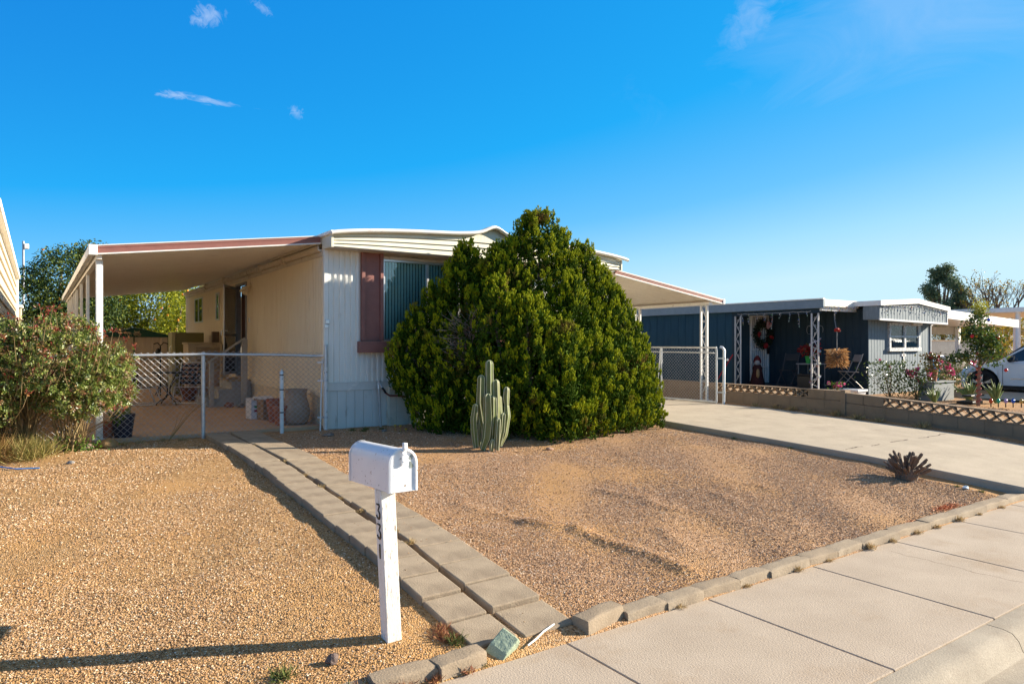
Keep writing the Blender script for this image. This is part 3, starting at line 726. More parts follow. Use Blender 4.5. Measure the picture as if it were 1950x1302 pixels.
b = MB(); leaf_box(b, .046, Ld-.046, DZ0+.071, 1.499, .004); b.build('kick_plate', M_black, sd)
b = MB(); px, py = hx+ux*(Ld-.03), hy+uy*(Ld-.03)
b.tube([(px, py, 2.10), (px-.07, py-.03, 2.09), (px-.07, py-.03, 2.0)], .011, 8); b.tube([(px, py, 2.10), (px+.07, py-.02, 2.10)], .012, 8); b.build('handle', M_alu, sd)
# small side windows
for y0, y1, z0, z1 in ((21.28, 22.45, 2.42, 3.14), (19.1, 19.48, 2.42, 3.14)):
    b = MB(); f_ = .035
    b.mm(XW-.060, XW+.02, y0, y1, z1-f_, z1); b.mm(XW-.060, XW+.02, y0, y1, z0, z0+f_); b.mm(XW-.060, XW+.02, y0, y0+f_, z0+f_, z1-f_); b.mm(XW-.060, XW+.02, y1-f_, y1, z0+f_, z1-f_)
    if y1-y0 > .6: b.mm(XW-.060, XW+.02, (y0+y1)/2-.02, (y0+y1)/2+.02, z0+f_, z1-f_)
    wv = b.build('window', M_alu, H_)
    MB().mm(XW-.048, XW-.043, y0+.03, y1-.03, z0+.03, z1-.03).build('pane', glassmat('side_glass', (.25, .24, .2), .10), wv)
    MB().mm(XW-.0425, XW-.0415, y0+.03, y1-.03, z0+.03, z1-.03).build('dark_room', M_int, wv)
# twin flood lamp by the door, bell push, socket cover at the corner
b = MB(); b.lathe([(0, -.03), (.06, -.028), (.06, 0)], (XW-.01, 15.95, 3.10), 16, 'x')
lp = b.build('flood_lamp', mat('lamp_beige', (.58, .48, .34), rough=.5), H_, smooth=40)
for dy, dz in ((-.11, -.06), (.10, -.02)):
    b = MB(); b.tube([(XW-.03, 15.95, 3.10), (XW-.09, 15.95+dy*.6, 3.08+dz*.5), (XW-.14, 15.95+dy, 3.04+dz), (XW-.19, 15.95+dy*1.2, 2.96+dz)], [.02, .024, .05, .068], 12); b.build('lamp_head', M_side, lp, smooth=50)
b = MB().mm(XW-.045, XW-.0, 16.02, 16.09, 2.28, 2.38); b.build('bell_push', M_alu, H_, bevel=.004)
b = MB(); b.mm(XW-.02, XW+.055, YF-.06, YF-.02, 2.13, 2.20); b.mm(XW-.03, XW+.04, YF-.05, YF-.0, 2.06, 2.125); b.build('junction_box', M_alu, H_, bevel=.006)
# side patches rubbed off the front wall paint
for pl in ([(4.36,1.10),(4.46,1.16),(4.50,1.145),(4.44,1.085)], [(4.28,1.02),(4.36,1.07),(4.38,1.06),(4.32,1.01)], [(4.43,1.13),(4.44,1.19),(4.455,1.19),(4.45,1.13)]):
    MB().quad(*[(x, YF-.0425, z) for x, z in pl]).build('paint_scrape', M_lip, H_)

# ------------------------------------------------------------ patio awning on the west side
A_ = thing('patio_awning', 'long sloping metal patio awning with a maroon front edge on slim white posts', 'awning', (.74, 11.4, .45))
xi, xo, zi, zo, ya, yb_ = 3.86, .66, 3.50, 3.09, 11.24, 24.0
def pan(b, x0_, z0_, x1_, z1_, y0, y1, period=.1016, amp=.022, th=.0):
    n = int((y1-y0)/period); pts = []
    for i in range(n):
        for f, h in ((0, 0), (.08, 1), (.5, 1), (.58, 0)): pts.append((y0+(i+f)*period, h*amp))
    pts.append((y0+n*period, 0)); k = len(b.v)
    for y, h in pts: b.v += [(x0_, y, z0_+h), (x1_, y, z1_+h)]
    for i in range(len(pts)-1): b.f.append((k+2*i, k+2*i+1, k+2*i+3, k+2*i+2))
b = MB(); pan(b, xi, zi, xo, zo, ya+.03, yb_); b.build('roof_pan', M_pan, A_)
b = MB(); b.quad((xi, ya+.02, zi+.034), (xi, yb_, zi+.034), (xo, yb_, zo+.034), (xo, ya+.02, zo+.034)); b.build('roof_sheet', M_lip, A_)
def slope_strip(b, o0, o1, y0, y1, xa=xo, xb=xi, za=zo, zb=zi):
    b.add([(xa, y0, za+o0), (xb, y0, zb+o0), (xb, y1, zb+o0), (xa, y1, za+o0), (xa, y0, za+o1), (xb, y0, zb+o1), (xb, y1, zb+o1), (xa, y1, za+o1)],
          [(3,2,1,0),(4,5,6,7),(0,1,5,4),(1,2,6,5),(2,3,7,6),(3,0,4,7)])
b = MB()
for i, (o0, o1, dy) in enumerate(((-.028, .006, 0), (.007, .040, .008), (.041, .072, .0))): slope_strip(b, o0, o1, ya-.012+dy, ya+.014)
b.build('front_fascia', M_maroon, A_, bevel=.003)
b = MB(); slope_strip(b, .073, .088, ya-.022, ya+.03); slope_strip(b, -.050, -.029, ya-.018, ya+.05); b.build('fascia_edge', M_white, A_, bevel=.003)
b = MB(); b.mm(xo-.075, xo+.0, ya-.02, yb_, zo-.045, zo+.082); b.build('outer_gutter', M_white, A_, bevel=.008)
b = MB(); b.mm(xo-.08, xo+.03, ya-.035, ya+.05, zo-.055, zo+.092); b.build('corner_cap', M_white, A_, bevel=.006)
b = MB(); b.mm(xo+.02, xo+.09, ya+.05, yb_, zo-.10, zo-.045); b.build('beam', M_pan, A_)
b = MB(); b.mm(xi-.02, xi+.03, ya, YF+3, zi-.05, zi+.09); b.build('wall_hanger', M_gut, A_)
for y in (11.43, 13.95, 16.05, 17.85, 18.9, 20.4, 21.7, 22.9):
    wd = .030 if y > 12 else .040
    b = MB(); b.mm(xo+.055-wd*.85, xo+.055+wd*.85, y-wd, y+wd, .43, zo-.10)
    if y < 12: b.mm(xo+.055+wd*.9, xo+.055+wd*1.35, y-wd*.5, y+wd*.5, .43, zo-.10)
    p = b.build('post', M_white, A_, bevel=.006)
    MB().mm(xo-.02, xo+.13, y-.06, y+.06, .43, .455).build('post_foot', M_white, p)

# ------------------------------------------------------------ carport on the east side
Cp = thing('carport', 'sloping metal carport with maroon edge and paired white posts over the driveway', 'carport', (13.3, 11.2, .47))
xi, xo, zi, zo, ya, yb_ = 10.15, 13.66, 3.31, 2.80, 10.95, 21.5
b = MB(); pan(b, xi, zi, xo, zo, ya+.03, yb_); b.build('roof_pan', M_pan, Cp)
b = MB(); b.quad((xi, ya+.02, zi+.034), (xo, ya+.02, zo+.034), (xo, yb_, zo+.034), (xi, yb_, zi+.034)); b.build('roof_sheet', M_lip, Cp)
b = MB(); slope_strip(b, -.012, .025, ya-.012, ya+.014, xi, xo, zi, zo); slope_strip(b, .026, .062, ya-.020, ya+.014, xi, xo, zi, zo); b.build('front_fascia', M_maroon, Cp, bevel=.010)
b = MB(); slope_strip(b, .063, .078, ya-.024, ya+.03, xi, xo, zi, zo); slope_strip(b, -.034, -.013, ya-.018, ya+.05, xi, xo, zi, zo); b.build('fascia_edge', M_white, Cp, bevel=.003)
b = MB(); b.mm(xo, xo+.07, ya-.03, yb_, zo-.04, zo+.085); b.build('outer_gutter', M_white, Cp, bevel=.008)
b = MB(); b.mm(13.24, 13.36, ya+.05, yb_, zo-.065, zo+.0); b.build('beam', M_pan, Cp)
M_scroll = mat('white_scroll_iron', (.72, .71, .68), (.60, .58, .54), scale=9, rough=.5)
for y in (11.2, 13.45, 16.0, 18.6):
    zt = zo-.066
    b = MB(); b.mm(13.275, 13.325, y-.11, y-.055, .44, zt); b.mm(13.275, 13.325, y+.075, y+.115, .44, zt); p = b.build('post', M_white, Cp, bevel=.004)
    b = MB(); z = .62; k = 0
    while z < zt-.3:
        s = 1 if k % 2 else -1
        b.tube([(13.3, y-.05*s, z), (13.3, y+.055*s, z+.22)], .010, 6)
        pts = [(13.3, y+.01+.035*math.cos(q)*(1-q/9), z+.28+.035*math.sin(q)*(1-q/9)) for q in np.linspace(0, 6.3, 14)]
        b.tube(pts, .007, 5); z += .36; k += 1
    b.build('scroll_work', M_scroll, p)
    MB().mm(13.22, 13.44, y-.13, y+.14, .43, .452).build('post_foot', M_white, p)
# ------------------------------------------------------------ chain link fence across the patio front
def chain(p0, p1, zb, zt, cell=.086, r=.0026, sag=None):
    """woven diamond wire between two uprights; zb, zt heights at the two ends"""
    b = MB(); p0 = Vector((*p0, 0)); p1 = Vector((*p1, 0)); Ln = (p1-p0).length; u = (p1-p0)/Ln; nrm_ = Vector((-u.y, u.x, 0))
    Hh = max(zt[0]-zb[0], zt[1]-zb[1])
    nrow = int(round(Hh/(cell/2))); ch = Hh/nrow; cw = cell/2
    def pt(s, h, o):
        f = min(max(s/Ln, 0), 1); z = zb[0]+(zb[1]-zb[0])*f; zz = zt[0]+(zt[1]-zt[0])*f
        q = p0 + u*s + nrm_*o; k = z + (zz-z)*h/Hh
        if sag: k += sag(s/Ln, h/Hh)
        return (q.x, q.y, k)
    n = int(Ln/cw) + nrow + 2
    for fam in (1, -1):
        for i in range(-nrow-1 if fam == 1 else 0, n):
            if i % 2: continue
            pts = []
            for j in range(nrow+1):
                s = (i + fam*j)*cw
                if -1e-6 <= s <= Ln: pts.append(pt(s, j*ch, .0026*fam*(1 if j % 2 else -1)))
            if len(pts) > 1: b.tube(pts, r, 4, cap=False)
    return b
Fn = thing('chain_link_fence', 'galvanised chain link fence with top rail across the front of the patio', 'fence', (2.05, 11.26, .39))
fy = 11.24
zt_ = 1.635
chain((-.75, fy), (2.06, fy), (.40, .40), (1.665, 1.68)).build('wire_mesh', M_wire, Fn)
chain((2.06, fy), (3.88, fy-.04), (.42, .47), (1.70, 1.66), sag=lambda f, h: .02*math.sin(f*3.1)*(1-h)).build('wire_mesh', M_wire, Fn)
b = MB(); b.tube([(-.8, fy-.02, 1.615), (.6, fy-.02, 1.632), (2.06, fy-.02, 1.645), (3.0, fy-.025, 1.630), (3.86, fy-.03, 1.600)], .021, 12); b.build('top_rail', M_galv, Fn, smooth=50)
def fpost(x, y, z0, z1, r, m, nm='post', lean=(0, 0)):
    b = MB(); b.tube([(x, y, z0), (x+lean[0], y+lean[1], z1)], r, 12); b.lathe([(r*1.15, z1-.03), (r*1.15, z1), (r*.8, z1+.018), (0, z1+.025)], (x+lean[0], y+lean[1], 0), 12)
    return b.build(nm, m, Fn, smooth=50)
fpost(2.06, fy-.0, .36, 1.66, .030, M_galv)
fpost(-.75, fy, .36, 1.66, .030, M_galv)
M_wpost = mat('flaking_white_paint', (.72, .72, .69), (.62, .62, .60), scale=8, rough=.6, c3=(.30, .27, .24), s3=14, lo3=.58, hi3=.64)
b = MB(); b.tube([(3.90, 11.10, .37), (3.90, 11.10, 1.42)], .032, 12); b.build('end_post', M_wpost, Fn, smooth=50)
b = MB(); b.tube([(3.90, 11.10, 1.42), (3.90, 11.10, 1.79)], .030, 12); b.build('end_post_sleeve', M_galv, Fn, smooth=50)
b = MB()
for z in (.60, 1.20, 1.50, 1.61):
    b.lathe([(.036, -.014), (.036, .014)], (3.90, 11.10, z), 12); b.bar((3.86, 11.10, z), (3.78, 11.16, z), .012, .025)
b.build('tension_band', M_galv, Fn)
b = MB(); b.tube([(3.78, 11.02, .34), (3.83, 11.12, .95), (3.86, 11.15, 1.56)], .013, 8); b.build('tension_bar', M_wpost, Fn, smooth=50)
b = MB()
for z in (.62, .98, 1.30): b.lathe([(.033, -.012), (.033, .012)], (2.06, fy, z), 12)
b.build('tie_band', M_galv, Fn)
# separate short white gate post in front of the fence
t = thing('gate_post', 'short flaking white steel gate post standing in front of the chain link by the path', 'post', (3.19, 11.1, .38))
b = MB(); b.tube([(3.19, 11.1, .33), (3.185, 11.1, 1.335)], .031, 14); b.build('pipe', M_wpost, t, smooth=50)
b = MB(); b.lathe([(.036, 1.325), (.036, 1.35), (.028, 1.372), (.012, 1.382), (.008, 1.40), (0, 1.403)], (3.185, 11.1, 0), 14); b.build('cap', M_galv, t, smooth=50)
b = MB()
for z in (.72, 1.08, 1.31): b.lathe([(.0335, -.009), (.0335, .009)], (3.187, 11.1, z), 14)
b.build('band', M_black, t)
# ------------------------------------------------------------ driveway gate, swung open along the carport
t = thing('driveway_gate', 'open chain link driveway gate on a round steel post in front of the carport posts', 'gate', (12.62, 10.1, .45))
gp0, gp1 = (12.55, 10.22), (12.30, 13.3)
def gpt(f, z): return (gp0[0]+(gp1[0]-gp0[0])*f, gp0[1]+(gp1[1]-gp0[1])*f, z)
b = MB()
fr = .021
b.tube([gpt(0, .50), gpt(0, 1.72)], fr, 10); b.tube([gpt(1, .52), gpt(1, 1.72)], fr, 10); b.tube([gpt(0, .50), gpt(1, .52)], fr, 10); b.tube([gpt(0, 1.72), gpt(1, 1.72)], fr, 10); b.tube([gpt(.50, .51), gpt(.50, 1.72)], fr*.9, 10)
b.build('frame', M_galv, t, smooth=50)
b = MB(); b.tube([gpt(.02, 1.60), gpt(.98, 1.62)], .014, 8); b.tube([gpt(.54, .53), gpt(.51, 1.70)], .015, 8); b.build('brace', M_galv, t, smooth=50)
chain(gp0, gp1, (.51, .53), (1.71, 1.71), cell=.08, r=.0026).build('wire_mesh', M_wire, t)
b = MB(); b.tube([(12.62, 10.08, .36), (12.66, 10.10, 1.66), (12.64, 10.13, 1.72), (12.60, 10.17, 1.735)], .030, 12); b.build('post', M_galv, t, smooth=50)
b = MB()
for z in (.72, 1.48):
    b.lathe([(.037, -.02), (.037, .02)], (12.635, 10.085, z), 12); b.bar((12.62, 10.1, z), (12.55, 10.22, z), .02, .03)
b.lathe([(.0, -.03), (.02, -.02), (.02, .02), (0, .03)], (12.68, 10.03, 1.45), 10); b.build('hinge', M_galv, t)

# ------------------------------------------------------------ things on the patio
PZ0 = .45
M_terra = mat('terracotta', (.40, .13, .065), (.33, .11, .06), scale=8, rough=.8, c3=(.5, .3, .2), s3=6)
M_stone = mat('pitted_stone', (.42, .30, .22), (.33, .24, .17), scale=26, rough=.95, bump=.8, bscale=40, c3=(.50, .38, .30), s3=12)
# big stone urn
t = thing('urn', 'big pot bellied pitted stone urn on the patio against the skirting', 'urn', (3.60, 11.72, PZ0))
b = MB(); P_ = [(0, 0), (.155, 0), (.20, .05), (.232, .15), (.236, .24), (.21, .35), (.178, .45), (.176, .52), (.195, .575), (.195, .59), (.165, .59), (.155, .50), (.18, .36), (0, .36)]
b.lathe([(r, z) for r, z in P_], (3.60, 11.72, PZ0), 32); b.build('body', M_stone, t, smooth=60)
b = MB(); b.lathe([(0, .52), (.155, .52)], (3.60, 11.72, PZ0), 20); b.build('soil', mat('dry_soil', (.11, .07, .045), scale=30, bump=.6), t)
def pot(name, label, c, r, h, m, cat='pot', tap=.68, group=None):
    o = MB().lathe([(0, 0), (r*tap, 0), (r*.93, h*.82), (r, h*.82), (r, h), (r*.9, h), (r*.86, h*.9), (0, h*.9)], (0, 0, 0), 24).build(name, m, None, smooth=45, local=True)
    o.location = c; return tag(o, label, cat, group)
pot('flower_pot', 'tall terracotta pot between the cardboard box and the stone urn', (3.42, 12.25, PZ0), .17, .40, M_terra)
pot('flower_pot', 'terracotta pot half hidden behind the white gate post', (3.36, 11.72, PZ0), .14, .33, M_terra)
def carton(name, label, c, d, rz, m, extra):
    t = thing(name, label, 'box', c, rz=rz)
    b = MB(); x, y, z = d; w = .006
    b.mm(-x/2, x/2, -y/2, -y/2+w, 0, z); b.mm(-x/2, x/2, y/2-w, y/2, 0, z); b.mm(-x/2, -x/2+w, -y/2+w, y/2-w, 0, z); b.mm(x/2-w, x/2, -y/2+w, y/2-w, 0, z); b.mm(-x/2, x/2, -y/2, y/2, -.0, .006)
    b.build('carton', m, t, local=True)
    b = MB(); b.box((0, -y/2+.02, z-.004), (x, y*.34, .005), Euler((R(-12), 0, 0))); b.box((0, y/2-.03, z+.01), (x*.98, y*.4, .005), Euler((R(16), 0, 0))); b.build('flap', extra, t, local=True)
    return t
M_card = mat('cardboard', (.33, .20, .10), (.28, .165, .085), scale=5, rough=.85, c3=(.12, .07, .04), s3=3, lo3=.62, hi3=.66)
M_wcard = mat('white_printed_card', (.72, .69, .66), (.66, .62, .60), scale=5, rough=.6)
carton('cardboard_box', 'torn brown cardboard box on the patio left of the terracotta pots', (3.44, 12.85, PZ0), (.34, .42, .36), R(8), M_card, M_wcard)
t = carton('cardboard_box', 'small white printed box standing beside the torn brown one', (3.25, 13.05, PZ0), (.20, .30, .33), R(4), M_wcard, M_wcard)
b = MB(); b.quad((-.04, -.153, .20), (.02, -.153, .20), (.03, -.153, .24), (-.05, -.153, .24)); b.build('print_mark', mat('green_print', (.05, .22, .07)), t, local=True)
b = MB(); b.quad((-.05, -.153, .13), (.04, -.153, .13), (.04, -.153, .17), (-.05, -.153, .17)); b.build('print_mark', mat('red_print', (.35, .03, .04)), t, local=True)
# planter with a cactus stub and leafy shoot
t = thing('plastic_planter', 'dark blue plastic planter with a stubby cactus, behind the chain link left of the post', 'planter', (1.03, 11.52, PZ0-.01))
b = MB().lathe([(0, 0), (.115, 0), (.15, .31), (.158, .31), (.158, .345), (.14, .345), (.135, .29), (0, .29)], (1.03, 11.52, PZ0-.01), 20); b.build('tub', mat('navy_plastic', (.012, .02, .045), rough=.4), t, smooth=45)
M_cac = mat('pot_cactus_green', (.22, .22, .05), (.16, .17, .04), scale=9, rough=.6)
b = MB(); b.tube([(1.06, 11.54, .70), (1.075, 11.54, .85), (1.07, 11.54, 1.0), (1.08, 11.54, 1.06)], [.05, .058, .055, .02], 7); b.tube([(.98, 11.52, .70), (.97, 11.52, .80), (.975, 11.52, .86)], [.03, .032, .012], 7); b.build('stem', M_cac, t, smooth=30)
n = 60; P = np.array([[.93, 11.42, .74]])+npr.normal(0, .05, (n, 3)); V, F = leaves(P, rdir(n, -.2), rdir(n, 1), npr.uniform(.05, .09, n), .035)
M_lf_plain = leafmat('shoot_leaves', [(.05, .10, .015), (.10, .19, .025), (.16, .24, .03)])
npmesh('foliage', V, F, M_lf_plain, t)
pot('flower_pot', 'squat terracotta pot beside the navy planter, by the first awning post', (.82, 11.62, PZ0), .13, .22, M_terra)

# steps to the door
M_step = mat('grey_step_paint', (.40, .37, .32), (.34, .31, .27), scale=6, rough=.6, c3=(.24, .20, .16), s3=5)
S_ = thing('porch_steps', 'grey painted lapped board steps with a wooden handrail below the side door', 'steps', (3.45, 15.9, PZ0))
def lapped(b, x0, x1, y0, y1, z0, z1):
    n = max(1, int((z1-z0)/.10))
    for i in range(n):
        a = z0+(z1-z0)*i/n; c = z0+(z1-z0)*(i+1)/n
        b.add([(x0-.012, y0-.012, a), (x1, y0-.012, a), (x1, y1, a), (x0-.012, y1, a), (x0, y0, c), (x1, y0, c), (x1, y1, c), (x0, y1, c)], [(3,2,1,0),(4,5,6,7),(0,1,5,4),(1,2,6,5),(2,3,7,6),(3,0,4,7)])
xsb = [(2.98, 3.24, .63), (3.24, 3.49, .82), (3.49, 3.90, 1.02)]
for x0, x1, z1 in xsb:
    b = MB(); lapped(b, x0, x1, 15.9, 17.1, PZ0, z1-.035); r_ = b.build('riser_box', M_step, S_)
    b = MB(); b.mm(x0-.03, x1-.002, 15.87, 17.12, z1-.034, z1); b.build('tread', mat('worn_tread', (.42, .30, .17), (.36, .25, .14), scale=5) if z1 > 1 else M_step, r_, bevel=.005)
b = MB(); b.mm(3.02, 3.11, 15.79, 15.865, PZ0, 1.42); b.build('rail_post', M_step, S_, bevel=.005)
b = MB(); b.mm(3.66, 3.77, 15.68, 15.78, PZ0, 1.90); b.build('rail_post', M_step, S_, bevel=.005)
b = MB(); b.bar((2.98, 15.77, 1.40), (3.72, 15.70, 1.93), .09, .04); b.build('handrail', M_step, S_, bevel=.005)
b = MB(); b.bar((3.32, 16.0, 1.045), (3.88, 16.4, 1.06), .16, .03); b.build('loose_plank', mat('pale_plank', (.50, .33, .17), rough=.7), S_)
for i, (x, y, r, lab, c) in enumerate([(3.38, 15.60, .085, 'reddish rounded rock on the patio at the foot of the steps', (.28, .13, .09)), (3.58, 15.45, .07, 'grey rounded rock on the patio between two reddish rocks', (.26, .23, .20)), (3.74, 15.32, .07, 'reddish rock on the patio nearest the skirting', (.27, .14, .10))]):
    o = MB().blob((0, 0, 0), (r*1.2, r, r*.75), 5+i, .08).build('rock', mat('rock_paint', c, tuple(q*.7 for q in c), scale=12, bump=.3), None, smooth=60, local=True)
    o.location = (x, y, PZ0+r*.55); tag(o, lab, 'rock')
# swamp cooler on a block, refrigerator, shed
t = thing('air_conditioner', 'beige louvred cooler unit standing on a block base beside the house wall', 'air conditioner', (3.36, 18.5, PZ0))
M_ac = mat('beige_enamel', (.50, .38, .24), (.45, .34, .21), scale=4, rough=.5, c3=(.30, .21, .13), s3=4)
b = MB(); b.mm(3.0, 3.74, 18.2, 18.9, 1.13, 1.79); b.build('cabinet', M_ac, t, bevel=.01)
b = MB(); b.mm(2.975, 3.765, 18.175, 18.925, 1.792, 1.84); b.build('lid', M_ac, t, bevel=.012)
b = MB()
for i in range(13): b.box((3.44, 18.196, 1.20+i*.042), (.54, .012, .028), Euler((R(30), 0, 0)))
b.build('louvre', mat('louvre_shade', (.36, .27, .17)), t)
b = MB(); b.mm(3.02, 3.12, 18.25, 18.85, PZ0, 1.128); b.mm(3.20, 3.72, 18.22, 18.88, PZ0, 1.128); b.build('base_block', mat('pinkish_block', (.46, .33, .24), rough=.9, c3=(.3, .2, .14)), t)
t = thing('refrigerator', 'old olive green refrigerator standing behind the beige cooler', 'refrigerator', (3.25, 20.2, PZ0))
M_oliv = mat('olive_enamel', (.20, .17, .05), (.16, .14, .04), scale=3, rough=.35)
b = MB(); b.mm(2.98, 3.66, 19.86, 20.5, PZ0+.04, 2.10); b.build('cabinet', M_oliv, t, bevel=.015)
b = MB(); b.mm(2.885, 2.972, 19.87, 20.48, PZ0+.08, 2.11); b.build('door', mat('pale_olive', (.46, .42, .22), rough=.35), t, bevel=.012)
b = MB(); b.tube([(2.87, 19.92, 1.0), (2.845, 19.92, 1.05), (2.845, 19.92, 1.7), (2.87, 19.92, 1.75)], .012, 8); b.build('handle', M_alu, t)
MB().mm(3.70, 3.86, 18.95, 19.1, 1.84, 2.12).build('vent_box', mat('vent_brown', (.12, .08, .05)), None, bevel=.01)
o = bpy.data.objects['vent_box']; tag(o, 'small dark brown box on the wall above the cooler', 'vent')
t = thing('garden_shed', 'small cream metal shed with dark green gabled roof trim at the back of the patio', 'shed', (2.55, 25.3, PZ0))
M_shed = mat('shed_cream', (.55, .43, .30), (.49, .38, .26), scale=3, rough=.5); M_sgreen = mat('shed_green', (.008, .065, .03), (.006, .05, .024), rough=.4)
sx0, sx1, sy0, sy1, sz0, sz1 = 1.52, 3.50, 24.75, 26.2, PZ0, 2.02
b = MB(); corr(b, 'x', sx0, sx1, sy0, sz0, sz1, -1, .24, .02, ((0, 0), (.06, 1), (.22, 1), (.28, 0))); b.quad((sx1, sy0, sz0), (sx1, sy1, sz0), (sx1, sy1, sz1), (sx1, sy0, sz1)); b.quad((sx0, sy1, sz0), (sx0, sy0, sz0), (sx0, sy0, sz1), (sx0, sy1, sz1)); b.quad((sx1, sy1, sz0), (sx0, sy1, sz0), (sx0, sy1, sz1), (sx1, sy1, sz1)); b.build('wall', M_shed, t)
b = MB(); xm_ = (sx0+sx1)/2; b.prism([(sx0-.08, sz1), (sx1+.08, sz1), (sx1+.08, sz1+.05), (xm_, sz1+.29), (sx0-.08, sz1+.05)], 'y', sy0-.07, sy0-.03); b.build('gable', M_sgreen, t)
b = MB(); b.add([(sx0-.1, sy0-.1, sz1+.05), (xm_, sy0-.1, sz1+.30), (sx1+.1, sy0-.1, sz1+.05), (sx0-.1, sy1+.05, sz1+.05), (xm_, sy1+.05, sz1+.30), (sx1+.1, sy1+.05, sz1+.05)], [(0, 1, 4, 3), (1, 2, 5, 4)]); b.build('roof', M_lip, t)
for x in (sx0, sx1): MB().mm(x-.03, x+.03, sy0-.045, sy0+.02, sz0, sz1).build('corner_trim', M_sgreen, t)
b = MB(); b.mm(xm_-.018, xm_+.018, sy0-.035, sy0-.022, sz0+.05, sz1); b.mm(xm_+.05, xm_+.72, sy0-.035, sy0-.022, 1.30, 1.325); b.build('door_seam', M_sgreen, t)
# little horse and carriage cut-out on the gable
b = MB(); yy = sy0-.078; zc = sz1+.10; xc_ = xm_-.02
b.blob((xc_-.14, yy, zc+.03), (.075, .008, .028), 3, .05, 1); b.bar((xc_-.20, yy, zc+.05), (xc_-.235, yy, zc+.085), .012, .03); b.bar((xc_-.235, yy, zc+.085), (xc_-.27, yy, zc+.07), .012, .022)
for dx, ex in ((-.19, -.03), (-.17, .01), (-.10, -.02), (-.08, .025)): b.bar((xc_+dx, yy, zc+.02), (xc_+dx+ex, yy, zc-.055), .01, .012)
b.bar((xc_-.07, yy, zc+.02), (xc_+.05, yy, zc+.01), .008, .008)
b.box((xc_+.10, yy, zc+.045), (.13, .012, .05)); b.bar((xc_+.04, yy, zc+.07), (xc_+.03, yy, zc+.11), .01, .012); b.bar((xc_+.15, yy, zc+.07), (xc_+.17, yy, zc+.10), .01, .012)
for dx, r_ in ((.05, .035), (.16, .048)):
    b.tube([(xc_+dx+r_*math.cos(q), yy, zc-.02+r_*math.sin(q)) for q in np.linspace(0, 2*math.pi, 15)], .006, 5)
    for q in (0, 1.05, 2.1): b.bar((xc_+dx-r_*math.cos(q), yy, zc-.02-r_*math.sin(q)), (xc_+dx+r_*math.cos(q), yy, zc-.02+r_*math.sin(q)), .006, .006)
b.build('carriage_emblem', mat('emblem_tan', (.50, .36, .20)), t)
# bistro table
t = thing('bistro_table', 'black wrought iron bistro table with curled legs between two webbed chairs', 'table', (2.42, 17.1, PZ0))
tx, ty = 2.42, 17.1
b = MB().lathe([(0, .70), (.34, .70), (.345, .712), (.34, .724), (0, .724)], (tx, ty, PZ0), 28); b.build('table_top', M_black, t, smooth=40)
for k in range(4):
    q = k*math.pi/2+.4; c_, s_ = math.cos(q), math.sin(q)
    pts = [(tx+r_*c_, ty+r_*s_, PZ0+z) for r_, z in [(.27, .70), (.22, .60), (.10, .48), (.035, .36), (.035, .24), (.10, .14), (.20, .10), (.27, .05), (.285, .0)]]
    MB().tube(pts, .011, 6).build('leg', M_black, t, smooth=60)
# lawn chairs with navy and pink webbing
M_webn = mat('navy_webbing', (.012, .016, .03), rough=.8); M_webp = mat('pink_webbing', (.38, .20, .14), rough=.8)
def lawn_chair(label, c, rz, straps):
    t = thing('lawn_chair', label, 'chair', c, 'webbed lawn chairs at the bistro table', rz)
    b = MB()
    for s in (-1, 1):
        x = .27*s
        b.tube([(x, -.32, .02), (x, .28, .02), (x, .33, .05), (x, .05, .40), (x, .22, .92)], .012, 7)
        b.tube([(x, -.32, .02), (x, -.35, .05), (x, -.22, .38), (x, .06, .36)], .012, 7)
        b.tube([(x, -.22, .58), (x, .12, .60)], .016, 7)
    b.tube([(-.27, .22, .92), (.27, .22, .92)], .012, 7); b.tube([(-.27, -.22, .38), (.27, -.22, .38)], .012, 7); b.tube([(-.27, -.32, .02), (.27, -.32, .02)], .011, 7)
    b.build('frame', M_alu if straps else M_galv, t, smooth=60, local=True)
    for nm, m_, rows in (('seat_web', M_webn, 0), ('back_web', M_webn, 1)):
        b = MB(); b2 = MB()
        if rows:
            for i in range(5):
                f = (i+.5)/5; y = .06+.15*f; z = .42+.48*f; b.box((0, y-.004, z), (.54, .006, .07), Euler((R(-18), 0, 0)))
            for i in range(5):
                x = -.2+.1*i; b2.bar((x, .055, .42), (x, .205, .90), .035, .004)
        else:
            for i in range(5): b.box((0, -.18+.055*i, .385-.004*i), (.54, .045, .005))
            for i in range(5): b2.box((-.2+.1*i, -.07, .382), (.035, .28, .004))
        w_ = b.build(nm, m_, t, local=True); b2.build('cross_strap', M_webp, w_, local=True)
    return t
lawn_chair('webbed lawn chair facing right, left of the bistro table before the shed', (1.90, 17.35, PZ0), R(70), 0)
lawn_chair('webbed lawn chair right of the bistro table in front of the cooler base', (2.90, 17.30, PZ0), R(-28), 1)
pot('flower_pot', 'rusty terracotta tub on the patio behind the right webbed chair', (2.98, 18.0, PZ0), .19, .30, mat('rust_tub', (.22, .07, .025), rough=.7))
t = thing('gas_bottle_cover', 'small bright orange bag leaning behind the bistro table', 'bag', (2.72, 19.6, PZ0)); t.name = 'orange_bag'
b = MB(); b.blob((2.72, 19.6, PZ0+.28), (.10, .08, .29), 9, .10); b.build('sack', mat('orange_cloth', (.75, .13, .02), rough=.7), t, smooth=60)
MB().tube([(2.72, 19.6, PZ0+.56), (2.72, 19.6, PZ0+.62)], [.035, .05], 8).build('tie', M_black, t)
t = thing('garden_lantern', 'thin dark iron plant stand with a hanging lantern beside the shed', 'plant stand', (2.66, 20.2, PZ0))
